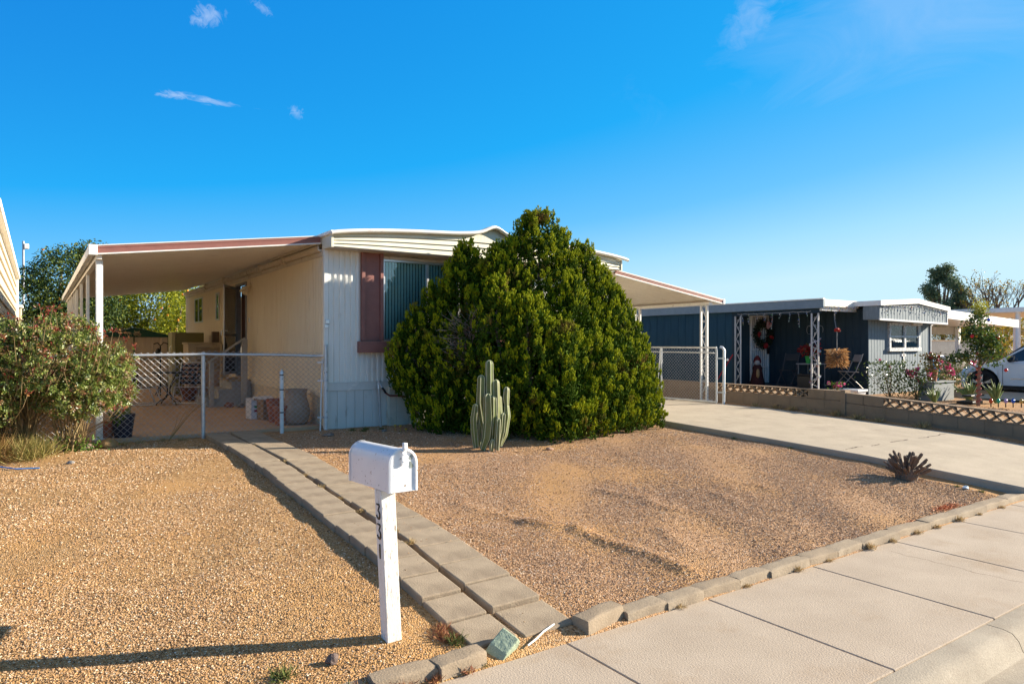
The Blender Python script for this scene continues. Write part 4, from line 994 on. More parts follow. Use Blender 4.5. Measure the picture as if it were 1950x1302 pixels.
b = MB(); b.tube([(2.66, 20.2, PZ0), (2.66, 20.2, 1.75), (2.60, 20.2, 1.83), (2.50, 20.2, 1.80)], .016, 7); b.tube([(2.66, 20.2, 1.75), (2.74, 20.2, 1.84), (2.85, 20.2, 1.80)], .014, 7)
for q in (0, 2.1, 4.2): b.tube([(2.66, 20.2, .75), (2.66+.2*math.cos(q), 20.2+.2*math.sin(q), PZ0)], .012, 6)
b.build('stand', M_black, t, smooth=60); b = MB(); b.lathe([(0, 1.44), (.07, 1.46), (.08, 1.58), (.05, 1.66), (0, 1.70)], (2.60, 20.15, 0), 8); b.build('lantern', M_black, t)

# standpipe and hose
t = thing('standpipe', 'grey standpipe with a tap in front of the pale skirting', 'standpipe', (4.80, 11.03, .37))
b = MB(); b.tube([(4.84, 11.03, .33), (4.80, 11.03, 1.10)], .020, 10); b.build('pipe', mat('grey_pipe', (.52, .50, .47), rough=.6), t, smooth=50)
b = MB(); b.tube([(4.80, 11.03, 1.04), (4.80, 11.03, 1.15)], [.030, .026], 10); b.tube([(4.80, 11.03, 1.12), (4.80, 10.98, 1.12), (4.83, 10.96, 1.06)], .020, 8); b.lathe([(0, .0), (.035, .0), (.035, .012), (0, .014)], (4.80, 11.03, 1.165), 10); b.build('tap', M_galv, t, smooth=40)
b = MB(); b.tube([(4.83, 10.96, 1.06), (4.86, 10.95, 1.02), (4.89, 10.95, .97)], .019, 8); b.build('coupling', M_black, t)
o = MB().tube([(4.89, 10.95, .97), (4.96, 10.94, .92), (5.10, 10.92, .915), (5.24, 10.9, .89), (5.38, 10.85, .80), (5.52, 10.78, .70), (5.7, 10.6, .6), (5.9, 10.3, .5)], .017, 8).build('garden_hose', mat('red_rubber', (.24, .085, .06), rough=.5), None, smooth=60)
tag(o, 'reddish garden hose drooping from the standpipe into the conifer', 'hose')

# ------------------------------------------------------------ columnar cactus
def cactus_mat():
    m = mat('cactus_skin', (.15, .185, .055), (.11, .145, .042), scale=5, rough=.55, stretch=(1, 1, .5), c3=(.22, .19, .085), s3=2.6, lo3=.45, hi3=.7)
    return m
M_cact = cactus_mat(); M_rib = mat('cactus_rib', (.50, .50, .34), (.40, .42, .26), scale=10, rough=.7)
cx0, cy0 = 5.17, 8.06; cz0 = gz(cx0, cy0)-.02
Ct = thing('columnar_cactus', 'clump of pale ribbed columnar cactus stems in front of the conifer', 'cactus', (cx0, cy0, cz0))
RIGHT = Vector((.825, -.565, 0)); FWD = Vector((.565, .825, 0))
def cstem(pts, rad):
    """ribbed stem along pts (r = sideways, d = depth, z) with a rounded tip"""
    ctr = Vector((cx0, cy0, cz0)); P = [ctr + RIGHT*a + FWD*d + Vector((0, 0, z)) for a, d, z in pts]
    # resample
    Q = []; rr = []
    for i in range(len(P)-1):
        for j in range(6): f = j/6; Q.append(P[i].lerp(P[i+1], f)); rr.append(rad[i]+(rad[i+1]-rad[i])*f)
    Q.append(P[-1]); rr.append(rad[-1])
    tip = (Q[-1]-Q[-2]).normalized(); r0 = rr[-1]
    for f in (.35, .65, .85, .96, 1.0): Q.append(P[-1]+tip*r0*1.1*f); rr.append(r0*math.sqrt(max(.01, 1-f*f)))
    ribs = 5 if rad[0] < .05 else 6; n = ribs*6; b = MB(); rb = []
    ph = rnd.uniform(0, 1)
    lines = [[] for _ in range(ribs)]
    for i, p in enumerate(Q):
        t = (Q[min(i+1, len(Q)-1)]-Q[max(i-1, 0)]).normalized(); a = t.cross(Vector((0, 1, 0))).normalized(); c_ = t.cross(a)
        for j in range(n):
            q = 2*math.pi*j/n + ph; k = .74 + .28*(abs(math.cos(ribs*(q-ph)/2))**1.4)
            v = p + (a*math.cos(q)+c_*math.sin(q))*rr[i]*k; b.v.append(tuple(v))
            if j % 6 == 0: lines[j//6].append(p + (a*math.cos(q)+c_*math.sin(q))*rr[i]*1.025)
    for i in range(len(Q)-1):
        for j in range(n): b.f.append((i*n+j, i*n+(j+1) % n, (i+1)*n+(j+1) % n, (i+1)*n+j))
    o = b.build('stem', M_cact, Ct, smooth=80)
    r2 = MB()
    for ln in lines: r2.tube(ln, .0048, 5)
    r2.build('rib_edge', M_rib, o, smooth=60)
S1 = .0073  # metres per photo pixel at the cactus
def cp(u, v, d=0): return ((u-937)*S1, d, (857-v)*S1)
cstem([cp(921, 852, -.02), cp(929, 830, -.03), cp(932, 800, -.03), cp(931, 755, -.03)], [.040, .062, .066, .055])           # centre front
cstem([cp(908, 850, .02), cp(905, 820, .02), cp(904, 795, .02), cp(907, 772, .02)], [.030, .042, .042, .034])
cstem([cp(930, 832, .08), cp(922, 800, .08), cp(917, 765, .08), cp(918, 720, .08)], [.040, .050, .058, .050])
cstem([cp(938, 830, .12), cp(935, 790, .12), cp(933, 740, .12), cp(933, 692, .12)], [.05, .055, .058, .052])
cstem([cp(945, 815, .14), cp(947, 780, .14), cp(946, 728, .14)], [.045, .048, .044])
cstem([cp(938, 850, .03), cp(940, 815, .0), cp(942, 785, -.01), cp(942, 758, -.01)], [.038, .046, .046, .040])
cstem([cp(948, 852, -.06), cp(949, 830, -.06), cp(951, 797, -.06)], [.030, .036, .030])
cstem([cp(952, 845, .0), cp(958, 815, .0), cp(960, 788, .0)], [.028, .036, .030])
cstem([cp(953, 846, .06), cp(962, 825, .06), cp(967, 790, .06), cp(966, 772, .06)], [.028, .040, .044, .034])
cstem([cp(966, 770, .06), cp(965, 755, .06), cp(966, 741, .06)], [.030, .044, .040])
cstem([cp(938, 853, -.08), cp(939, 843, -.08), cp(940, 836, -.08)], [.025, .034, .028])
cstem([cp(914, 848, .10), cp(916, 815, .10), cp(916, 777, .10)], [.02, .03, .022])
cstem([cp(952, 830, .2), cp(954, 790, .2), cp(953, 757, .2)], [.02, .03, .022])

# ------------------------------------------------------------ cut yucca stump
t = thing('yucca_stump', 'dead grey brown cut back stump of many splayed stubs near the driveway edge', 'stump', (8.90, 4.33, gz(8.9, 4.33)))
M_stub = mat('dead_bark', (.22, .14, .085), (.12, .095, .078), scale=14, rough=.95, stretch=(1, 1, .5), bump=.8, bscale=60, c3=(.32, .27, .23), s3=8, lo3=.55, hi3=.7)
zc = gz(8.9, 4.33)-.03
b = MB(); b.tube([(8.90, 4.33, zc-.03), (8.90, 4.33, zc+.08), (8.90, 4.33, zc+.17)], [.11, .13, .12], 12)
for k in range(46):
    q = rnd.uniform(0, 2*math.pi); el = math.acos(rnd.uniform(.12, 1))*.97
    dx, dy, dz = math.cos(q)*math.sin(el), math.sin(q)*math.sin(el), math.cos(el)
    s0 = .06; L_ = rnd.uniform(.24, .34)*(.95 if el < 1 else .85)
    c_ = Vector((8.90, 4.33, zc+.09)); p0 = c_+Vector((dx, dy, dz*.6))*s0; p2 = c_+Vector((dx, dy, dz))*L_ + Vector((0, 0, .03*el)); p1 = (p0+p2)/2 + Vector((rnd.uniform(-.015, .015), rnd.uniform(-.015, .015), -.01*el))
    r_ = rnd.uniform(.012, .021); b.tube([p0, p1, p2-(p2-p1)*.15, p2], [r_*1.25, r_, r_*1.1, r_*.75], 6)
b.build('stubs', M_stub, t)
b = MB()
for k in range(40):
    q = rnd.uniform(0, 6.28); r_ = rnd.uniform(.09, .16); b.tube([(8.9+r_*math.cos(q)*.8, 4.33+r_*math.sin(q)*.8, zc+rnd.uniform(.0, .1)), (8.9+r_*math.cos(q)*1.2, 4.33+r_*math.sin(q)*1.2, zc+rnd.uniform(.03, .2))], [.004, .001], 4)
b.build('fibre', mat('dry_fibre', (.30, .20, .11)), t)
# ------------------------------------------------------------ the big conifer
M_thuja = leafmat('conifer_foliage', [(.032, .068, .006), (.055, .100, .007), (.085, .138, .009)], trans=.10, rough=.75, patch=(.15, .085, .022), pscale=2.4, plo=.60, phi=.72, spec=.08)
M_bark = mat('grey_bark', (.22, .17, .13), (.14, .105, .08), scale=9, rough=.95, stretch=(2, 2, .4), bump=.6, bscale=30)
Jn = thing('conifer', 'big bushy many topped green conifer in front of the mobile home window', 'tree', (6.95, 9.5, .37))
LOBES = [(7.28, 9.78, .34, 3.80, 1.26), (6.02, 10.14, .36, 3.17, .74), (5.62, 10.40, .62, 2.26, .60), (5.28, 10.58, 1.00, 1.35, .46), (5.12, 10.60, 1.12, .92, .33),
         (6.50, 9.75, .34, 3.15, .88), (6.05, 9.25, .34, 2.50, .72), (6.35, 8.85, .34, 2.18, .70), (5.80, 9.70, .34, 2.05, .70), (5.52, 9.95, .36, 1.5, .58),
         (6.78, 8.50, .34, 1.78, .62), (6.55, 8.22, .34, .95, .48), (6.95, 8.27, .34, .92, .46), (7.48, 8.50, .35, 1.57, .62), (7.35, 9.15, .34, 2.65, .86),
         (7.98, 9.42, .34, 3.22, .72), (8.28, 9.28, .34, 2.80, .66), (8.62, 9.22, .35, 2.38, .62), (8.1, 8.65, .35, 1.6, .62), (8.6, 8.85, .36, 1.46, .58), (8.95, 9.24, .36, 1.77, .55), (9.10, 9.38, .37, 1.30, .44), (9.28, 9.41, .48, .72, .28)]
def lobe_r(t): return np.clip(1-t**2.2, 0, 1)**.60 * np.clip(.80+.9*t, 0, 1)
pts = []; nrmv = []
for k, (x, y, z0, h, r) in enumerate(LOBES):
    n = int(2*math.pi*r*h*.75*34)
    t_ = npr.uniform(0, 1, n)**1.05; q = npr.uniform(0, 2*np.pi, n)
    rr = r*lobe_r(t_)*npr.uniform(.70, 1.02, n)*(1+.13*np.sin(11*q+3*k)*np.sin(13*t_+2*k))*(1+.10*np.sin(5*q+k)*np.sin(7*t_+k))
    P = np.stack([x+rr*np.cos(q), y+rr*np.sin(q), z0+t_*h*.97], -1)
    N = nrm(np.stack([np.cos(q), np.sin(q), .25+.9*t_**3], -1))
    ok = np.ones(n, bool)
    for m2, (x2, y2, z2, h2, r2) in enumerate(LOBES):
        if m2 == k: continue
        tt = (P[:, 2]-z2)/h2; rl = r2*lobe_r(np.clip(tt, 0, 1))*.74
        ok &= ~((tt > 0) & (tt < .97) & (np.hypot(P[:, 0]-x2, P[:, 1]-y2) < rl))
    hol = np.exp(-(((P[:, 0]-5.55)/.42)**2+((P[:, 1]-9.5)/.5)**2+((P[:, 2]-2.1)/.45)**2))
    ok &= npr.uniform(size=n) > hol*.75
    pts.append(P[ok]); nrmv.append(N[ok])
P = np.concatenate(pts); N = np.concatenate(nrmv); nc = len(P)
# each plume: a rounded upright cluster set with many short blunt tongues of scale leaves
PT = 34
A0 = nrm(N*npr.uniform(.15, .60, (nc, 1)) + np.array([0, 0, 1.0]))
CL = npr.uniform(.17, .36, nc); CR = npr.uniform(.034, .062, nc)
sA = nrm(np.cross(A0, rdir(nc))); sB = np.cross(A0, sA)
rp_ = lambda a: np.repeat(a, PT, 0)
f_ = npr.uniform(0, 1, nc*PT)**.8; q_ = npr.uniform(0, 2*np.pi, nc*PT)
out_ = rp_(sA)*np.cos(q_)[:, None] + rp_(sB)*np.sin(q_)[:, None]
wc_ = (np.clip(1-f_**2.4, 0, 1)**.55)*(.6+.6*f_)
B0 = rp_(P - A0*(CL*.45)[:, None]) + rp_(A0)*(f_*rp_(CL))[:, None] + out_*(wc_*rp_(CR)*npr.uniform(.62, .95, nc*PT))[:, None]
axs = nrm(rp_(A0)*npr.uniform(.7, 1.2, (nc*PT, 1)) + out_*(.50*(1-f_*.5))[:, None] + npr.normal(0, .11, (nc*PT, 3)))
n = nc*PT
LN = npr.uniform(.030, .058, n); WD = npr.uniform(.0075, .0125, n)
side = nrm(np.cross(axs, rdir(n))); oth = np.cross(axs, side)
prof = [(0, .5), (.35, 1.0), (.75, .9), (1.0, .25)]
Vc = []
for f, w in prof:
    c_ = B0 + axs*(LN*f)[:, None]
    for a in range(5):
        th = a*2*math.pi/5 + f*2
        Vc.append(c_ + (side*math.cos(th)+oth*math.sin(th))*(WD*w*(1+.2*((a*7+int(f*10)) % 3-1)))[:, None])
Vc = np.stack(Vc, 1)
fc = np.array([(i*5+a, i*5+(a+1) % 5, (i+1)*5+(a+1) % 5, (i+1)*5+a) for i in range(3) for a in range(5)])
V1 = Vc.reshape(-1, 3); F1 = (np.arange(n)[:, None, None]*20+fc[None]).reshape(-1, 4)
K = 5
s_ = npr.uniform(.15, 1.0, (n, K)); w_ = np.interp(s_, [p[0] for p in prof], [p[1] for p in prof])
th = npr.uniform(0, 2*np.pi, (n, K)); rad_ = side[:, None]*np.cos(th)[..., None] + oth[:, None]*np.sin(th)[..., None]
C = B0[:, None] + axs[:, None]*(LN[:, None]*s_)[..., None] + rad_*(WD[:, None]*w_*npr.uniform(.70, 1.0, (n, K)))[..., None]
Dv = nrm(axs[:, None]*npr.uniform(.6, 1.1, (n, K, 1)) + rad_*npr.uniform(.4, 1.1, (n, K, 1)) + npr.normal(0, .14, (n, K, 3)))
V2, F2 = leaves(C.reshape(-1, 3), Dv.reshape(-1, 3), nrm(rad_+npr.normal(0, .25, (n, K, 3))).reshape(-1, 3), npr.uniform(.010, .022, n*K), npr.uniform(.005, .009, n*K))
print('conifer tongues', n)
VI = []
for (x, y, z0, h, r) in LOBES:
    m_ = int(1700*r*h)
    t_ = npr.uniform(0.02, .90, m_); q = npr.uniform(0, 6.283, m_); rr = r*lobe_r(t_)*np.sqrt(npr.uniform(.10, .60, m_))
    Pi = np.stack([x+rr*np.cos(q), y+rr*np.sin(q), z0+t_*h], -1)
    hol = np.exp(-(((Pi[:, 0]-5.55)/.4)**2+((Pi[:, 1]-9.5)/.4)**2+((Pi[:, 2]-2.1)/.45)**2)); VI.append(Pi[npr.uniform(size=m_) > hol*.8])
Pi = np.concatenate(VI); ni = len(Pi)
V3, F3 = leaves(Pi, rdir(ni, .6), rdir(ni), npr.uniform(.06, .12, ni), npr.uniform(.025, .05, ni))
tip = f_ > .60 + npr.normal(0, .08, n) + np.repeat(npr.normal(0, .16, nc), PT)
tipq = np.repeat(tip, 15); tipl = np.repeat(tip, K)
V, F = joinVF([(V1, F1[~tipq]), (V2, F2[~tipl]), (V3, F3)])
npmesh('crown', V, F, M_thuja, Jn)
M_tip = leafmat('conifer_new_growth', [(.17, .215, .009), (.28, .32, .011), (.43, .44, .014)], trans=.12, rough=.75, patch=(.20, .125, .035), pscale=2.4, plo=.60, phi=.72, spec=.08)
V, F = joinVF([(V1, F1[tipq]), (V2, F2[tipl])])
npmesh('foliage_tips', V, F, M_tip, Jn)
b = MB()
for (x, y, z0, h, r) in LOBES[:10] + LOBES[14:20]:
    b.tube([(6.9+(x-6.9)*.25, 9.4+(y-9.4)*.25, .3), (6.9+(x-6.9)*.6, 9.4+(y-9.4)*.6, .3+h*.3), (x, y, z0+h*.62), (x, y, z0+h*.85)], [.10, .07, .03, .012], 7)
b.build('trunk', M_bark, Jn, smooth=60)
b = MB()
for k in range(170):
    c_ = Vector((5.85, 9.72, 1.80+rnd.uniform(-.45, .35))); q = rnd.uniform(2.6, 5.2); L_ = rnd.uniform(.30, .62)
    d_ = Vector((math.cos(q), math.sin(q), rnd.uniform(-.1, .7))).normalized(); e = c_+d_*L_; f = e+Vector((rnd.uniform(-.1, .1), rnd.uniform(-.1, .1), rnd.uniform(-.02, .12)))
    b.tube([c_+d_*.1, e, f], [.006, .0035, .0012], 4)
b.build('bare_twigs', mat('grey_twig', (.34, .27, .22), (.25, .19, .15), rough=.95), Jn)
# litter and low weeds at its foot
def straw_mat(nm, cols): return leafmat(nm, cols, trans=.15, rough=.8)
M_straw = straw_mat('dry_straw', [(.30, .20, .085), (.44, .31, .14), (.54, .41, .20)])
M_redweed = straw_mat('reddish_weed', [(.22, .07, .04), (.30, .13, .06), (.38, .22, .09)])
M_greenweed = straw_mat('green_weed', [(.05, .08, .015), (.11, .14, .03), (.22, .20, .07)])
def tuft_mesh(n, r, h, flat=.5, wid=.006):
    b0 = np.stack([npr.normal(0, r*.35, n), npr.normal(0, r*.35, n), np.zeros(n)], -1)
    d = np.stack([npr.normal(0, flat, n), npr.normal(0, flat, n), np.abs(npr.normal(.8, .25, n))], -1)
    ln = h*npr.uniform(.5, 1.1, n); return leaves(b0, d, rdir(n), ln, npr.uniform(.6, 1.3, n)*wid, .1)
TUFTS = []
for m_, nm in ((M_straw, 'dry_weed_tuft'), (M_redweed, 'red_weed_tuft'), (M_greenweed, 'green_weed_tuft')):
    o = npmesh(nm, *tuft_mesh(90, .07, .085, .7, .007), m_, local=True); TUFTS.append(o)
used_t = [False]*3
def tuft(kind, x, y, sc, label, group=None, z=None):
    o = TUFTS[kind]
    if used_t[kind]: o = dup(o)
    used_t[kind] = True
    o.location = (x, y, gz(x, y)-.004 if z is None else z); o.rotation_euler = (0, 0, rnd.uniform(0, 6.28)); o.scale = (sc*rnd.uniform(.8, 1.2), sc*rnd.uniform(.8, 1.2), sc*rnd.uniform(.7, 1.1))
    for q in ('group',):
        if q in o: del o[q]
    return tag(o, label, 'weeds', group)
for (u, y, s_) in [(3.62, 3.265, .6), (4.35, 3.262, .45), (4.98, 3.26, .7), (5.42, 3.255, .55), (6.05, 3.252, .8), (6.42, 3.25, .55), (6.9, 3.25, .7), (7.28, 3.25, .6), (7.75, 3.25, .75), (8.2, 3.245, .5), (8.75, 3.245, .55)]:
    tuft(0, u, y, s_, 'dry straw tuft growing in the crack between border blocks and sidewalk', 'dry tufts along the sidewalk border', z=.0)
for (x, y) in [(2.40, 5.9), (2.395, 6.4), (2.39, 6.9), (2.40, 5.2), (2.41, 7.5), (2.42, 8.3), (2.40, 4.9), (2.41, 9.6)]:
    tuft(0, x, y, rnd.uniform(.55, .95), 'dry tuft growing in the gap between the two rows of the path', 'dry tufts in the path gap', z=gz(x, y)+.045)
for (x, y, s_) in [(2.05, 6.8, .5), (2.06, 5.9, .4)]: tuft(0, x, y, s_, 'dry tuft against the left edge of the path', 'dry tufts left of the path')
for (x, y, s_) in [(1.55, 3.30, 1.2), (1.35, 3.34, 1.1), (1.20, 3.33, 1.0), (1.95, 3.29, .8), (1.75, 3.285, .8)]: tuft(1, x, y, s_, 'reddish dry weed sprawling over the low border blocks left of the path', 'reddish weeds by the left border blocks', z=.0)
for (x, y, s_) in [(1.98, 3.62, 1.1), (2.02, 3.72, .8)]: tuft(1, x, y, s_, 'reddish weed beside the green one left of the lowest path pavers', 'reddish weeds by the lowest pavers')
tuft(2, 2.02, 3.55, 1.0, 'green weed at the lower left corner of the path')
tuft(2, 1.05, 3.66, 1.1, 'green and brown weed near the bottom edge left of the mailbox post')
tuft(2, 1.30, 3.36, .9, 'green weed between the low border blocks')
for (x, y, s_) in [(2.06, 3.30, .55)]: tuft(2, x, y, s_, 'tiny green weed under the green stone', z=.0)
for (x, y) in [(4.2, 10.7), (4.45, 10.75), (4.7, 10.65), (4.33, 10.55)]: tuft(2, x, y, .8, 'low green weed in front of the pale skirting', 'green weeds at the skirting')
for (x, y) in [(9.15, 3.6), (9.12, 3.85), (9.13, 4.6), (9.14, 6.1), (9.13, 7.1)]: tuft(2, x, y, .55, 'small green weed along the left edge of the driveway', 'weeds along the driveway edge')
for y in (6.2, 7.0, 7.4, 7.9, 8.4, 8.9, 9.3, 9.7): tuft(0, 13.35+.1*math.sin(y*5), y, 2.1, 'tall dry weed at the foot of the lattice block wall', 'dry weeds at the foot of the lattice wall')
for (x, y) in [(1.2, 11.1), (1.5, 11.12), (1.75, 11.1), (1.0, 11.05), (.8, 11.0)]: tuft(0, x, y, 1.0, 'brown dry weed at the front edge of the patio slab', 'dry weeds along the patio slab')
t = thing('yellow_flowers', 'few small yellow flowers on the ground by the service panel', 'flowers', (4.78, 10.2, .38))
Pn = np.array([[4.72, 10.2, .38], [4.80, 10.18, .38], [4.86, 10.1, .37]])
V, F = leaves(np.repeat(Pn, 14, 0), rdir(42, .5), rdir(42), .05, .015); npmesh('foliage', V, F, M_greenweed, t)
b = MB()
for p, h in zip(Pn, (.11, .10, .06)): b.lathe([(0, 0), (.022, .008), (.026, .018), (0, .014)], (p[0], p[1], p[2]+h), 8); b.tube([tuple(p), (p[0], p[1], p[2]+h)], .002, 4)
b.build('blossom', mat('yellow_petals', (.75, .52, .01)), t)
# loose stones and bits
def rock(lab, x, y, r, c, seed, flat=.7):
    o = MB().blob((0, 0, 0), (r*1.25, r, r*flat), seed, .13).build('rock', mat('rock_surface', c, tuple(q*.7 for q in c), scale=18, rough=.9, bump=.4), None, smooth=60, local=True)
    o.location = (x, y, gz(x, y)+r*flat*.5); tag(o, lab, 'rock')
rock('smooth reddish rock beneath the chain link at the foot of the rose bush', .52, 10.92, .085, (.26, .17, .13), 3)
rock('tan clod next to the smooth reddish rock by the fence', .80, 10.95, .11, (.42, .25, .11), 4)
rock('small grey pebble on the tan gravel before the rose bush', .33, 9.8, .035, (.30, .28, .26), 5)
rock('flat grey stone on bare ground just right of the gate post', 3.72, 10.45, .075, (.24, .20, .17), 6, .4)
rock('pinkish stone beneath the conifer on the rosy gravel', 5.95, 7.75, .05, (.42, .27, .19), 8, .5)
rock('tiny grey stone by the skirting weeds', 4.6, 10.35, .04, (.25, .22, .19), 9)
o = MB().blob((0, 0, 0), (.035, .028, .03), 12, .16).build('pine_cone', mat('cone_brown', (.17, .12, .10), (.10, .07, .06), scale=40, bump=.8), None, smooth=60, local=True)
o.location = (1.32, 3.66, gz(1.32, 3.66)+.022); tag(o, 'small dark cone lying on the tan gravel near the bottom of the view', 'cone')
b = MB(); b.prism([(-.085, 0), (.085, -.01), (.075, .10), (.03, .13), (-.06, .055)], 'y', -.06, .06)
o = b.build('green_stone', mat('pale_green_stone', (.33, .40, .29), (.28, .34, .24), scale=14, rough=.9, bump=.4, fine=.2), None, bevel=.008, local=True)
o.location = (2.22, 3.37, .0); o.rotation_euler = (R(24), R(6), R(28)); tag(o, 'pale green tilted stone slab between path and left border blocks', 'stone')
o = MB().tube([(2.38, 3.31, .03), (2.46, 3.33, .045), (2.55, 3.38, .05), (2.66, 3.42, .055)], .0055, 6).build('white_stick', M_white, None, smooth=60); tag(o, 'thin white stick lying across the lower end of the path', 'stick')
# orange marking paint on the gravel near the driveway corner
for lab, (x, y, sx_, sy_, n) in {'streak of orange marking paint on the gravel near the driveway end': (8.05, 3.50, .16, .035, 420), 'faint small patch of orange paint on gravel farther from the driveway': (7.2, 3.42, .07, .02, 90)}.items():
    px = npr.normal(x, sx_, n); py = np.maximum(npr.normal(y, sy_, n), 3.42); Pp = np.stack([px, py, gzn(px, py)+.011], -1)
    V, F = leaves(Pp, np.concatenate([npr.normal(size=(n, 2)), npr.normal(0, .2, (n, 1))], 1), np.tile([0, 0, 1.], (n, 1))+npr.normal(0, .3, (n, 3)), npr.uniform(.012, .022, n), npr.uniform(.010, .017, n))
    tag(npmesh('paint_marking', V, F, mat('orange_marking', (.62, .17, .04))), lab, 'paint mark', kind='stuff')
o = MB().blob((0, 0, 0), (.04, .03, .025), 31, .2).build('plastic_scrap', mat('pale_plastic', (.55, .68, .78)), None, local=True); o.location = (9.10, 3.75, gz(9.1, 3.75)+.02); tag(o, 'small bluish plastic scrap against the driveway edge', 'litter')
o = MB().tube([(-.45, 10.0, .40), (-.2, 9.6, .395), (.02, 9.55, .39)], .008, 6).build('blue_rope', mat('blue_rope', (.02, .22, .62)), None); tag(o, 'short blue rope on the ground at the left edge', 'rope')

# ------------------------------------------------------------ rose bush in front of the fence
Rb = thing('rose_bush', 'sprawling rose bush with red tipped shoots against the chain link at the left', 'bush', (.25, 10.95, .38))
M_rose = leafmat('rose_leaves', [(.05, .085, .02), (.09, .14, .025), (.16, .22, .035), (.24, .29, .06), (.34, .33, .13)], trans=.28, rough=.38, spec=.5, patch=(.27, .12, .065), pscale=7, plo=.535, phi=.65)
M_rosered = leafmat('red_shoots', [(.22, .03, .03), (.32, .07, .05), (.30, .16, .05)], trans=.3, rough=.4)
M_cane = mat('rose_cane', (.26, .19, .08), (.20, .13, .06), rough=.8)
BL = [(.15, 10.75, 1.52, .74, .58, .50), (-.45, 10.85, 1.55, .60, .55, .45), (.62, 10.85, 1.38, .48, .45, .40), (.40, 10.70, 1.12, .50, .45, .30), (-.65, 10.7, 1.1, .5, .5, .45), (.85, 10.95, 1.55, .30, .3, .26), (.30, 10.95, 1.98, .42, .35, .20), (-.3, 10.95, 1.9, .5, .4, .2), (.92, 10.95, 1.15, .22, .22, .22)]
Ps = []; 
for (x, y, z, a, c_, e) in BL:
    n = int(1550*(a*c_+a*e+c_*e)/.8)
    d = rdir(n); rr = npr.uniform(.45, 1.06, n)**.6
    Ps.append(np.array([x, y, z]) + d*np.array([a, c_, e])*rr[:, None])
P = np.concatenate(Ps); n = len(P)
cl = np.sin(P[:, 0]*9+P[:, 2]*4)*np.sin(P[:, 1]*8+1)*np.sin(P[:, 2]*10)
keep = npr.uniform(size=n) > np.clip(cl*1.8, 0, .9); P = P[keep]; n = len(P)
# five leaflets on each spray
Dd = nrm(rdir(n, .15) + np.array([0, -.25, .1])); Sd = nrm(np.cross(Dd, rdir(n)))
LL = []
for k, (f, sgn) in enumerate([(.0, 1), (.0, -1), (.5, 1), (.5, -1), (1.0, 0)]):
    LL.append(leaves(P+Dd*.05*f, Dd*(.5+.5*(sgn == 0))+Sd*.8*sgn, np.cross(Dd, Sd)+npr.normal(0, .25, (n, 3)), npr.uniform(.030, .050, n), npr.uniform(.018, .029, n), .18))
V, F = joinVF(LL); npmesh('foliage', V, F, M_rose, Rb)
b = MB(); shoots = []
for k in range(150):
    x0 = rnd.choice((-.42, -.15, -.15, .38))+rnd.gauss(0, .07); y0 = 10.95+rnd.uniform(-.1, .15)
    q = rnd.uniform(0, 6.28); ex = x0+rnd.uniform(-.55, .55); ey = 10.8+rnd.uniform(-.6, .3); ez = rnd.uniform(1.2, 2.28) - .35*abs(ex-.1)
    p = [(x0, y0, .38), (x0*.7+ex*.3, y0*.6+ey*.4, .38+(ez-.38)*.45), (ex*.85+x0*.15, ey, .38+(ez-.38)*.82), (ex, ey, ez)]
    b.tube(p, [.008, .006, .004, .002], 5)
    if k < 120: shoots.append(Vector(p[-1]))
for pl in ([(.37, 10.72, .38), (.40, 10.70, .62), (.48, 10.70, .80), (.50, 10.72, .98)],): b.tube(pl, [.016, .015, .013, .010], 6)
b.build('canes', M_cane, Rb)
LL = []
for s_ in shoots + [Vector((x, 10.75, z)) for x, z in ((-.3, 2.12), (0, 2.12), (.3, 2.18), (.55, 2.0), (.75, 1.92), (1.0, 1.85), (1.1, 1.75))]:
    m_ = 13; base = np.array(s_); ds = rdir(m_, .9); LL.append(leaves(base+ds*npr.uniform(-.05, .06, (m_, 1)), ds, rdir(m_), npr.uniform(.035, .06, m_), npr.uniform(.012, .022, m_)))
V, F = joinVF(LL); npmesh('red_shoots', V, F, M_rosered, Rb)
# green grassy clump at its foot
t = thing('grass_clump', 'tangled yellow green grass clump at the foot of the rose bush', 'grass clump', (-.05, 10.55, .38))
def blades(n, cx, cy, sx_, sy_, h, wid):
    b0 = np.stack([npr.normal(cx, sx_, n), npr.normal(cy, sy_, n), np.full(n, .37)], -1)
    d = np.stack([npr.normal(0, .55, n), npr.normal(-.1, .55, n), np.abs(npr.normal(.7, .3, n))], -1); return leaves(b0, d, rdir(n), h*npr.uniform(.5, 1.2, n), wid, .05)
V, F = blades(1300, -.10, 10.6, .13, .2, .32, .008); npmesh('blades', V, F, leafmat('grass_blades', [(.09, .10, .02), (.20, .19, .045), (.34, .27, .09), (.42, .31, .12)], trans=.25, rough=.6), t)
t = thing('grass_clump', 'brown withered grass clump left of the yellow green one', 'grass clump', (-.5, 10.6, .38))
V, F = blades(1300, -.48, 10.6, .13, .25, .40, .008); npmesh('blades', V, F, leafmat('brown_blades', [(.12, .065, .02), (.24, .13, .04), (.34, .20, .07), (.18, .14, .03)], trans=.2, rough=.7), t)
V, F = leaves(np.array([[.45, 10.8, .42]])+npr.normal(0, .12, (240, 3))*np.array([1.6, .8, .5]), rdir(240, .4), rdir(240), npr.uniform(.04, .08, 240), npr.uniform(.02, .035, 240))
o = npmesh('seedling_leaves', V, F, M_lf_plain); o['kind'] = 'stuff'; o.name = 'ground_cover'; tag(o, 'low leafy green seedling between the grass clump and the reddish rock', 'plant')
for k, (x, y) in enumerate([(1.55, 11.05)]):
    b = MB()
    for i in range(5): b.tube([(x, y, .38), (x+.10+.05*i, y-.02*i, .38+.22+.05*i), (x+.14+.10*i, y-.04*i, .38+.42+.05*i)], [.004, .003, .001], 4)
    o = b.build('dry_stalk', M_cane, None); tag(o, 'single dry branching stalk against the chain link in front of the patio', 'stalk')

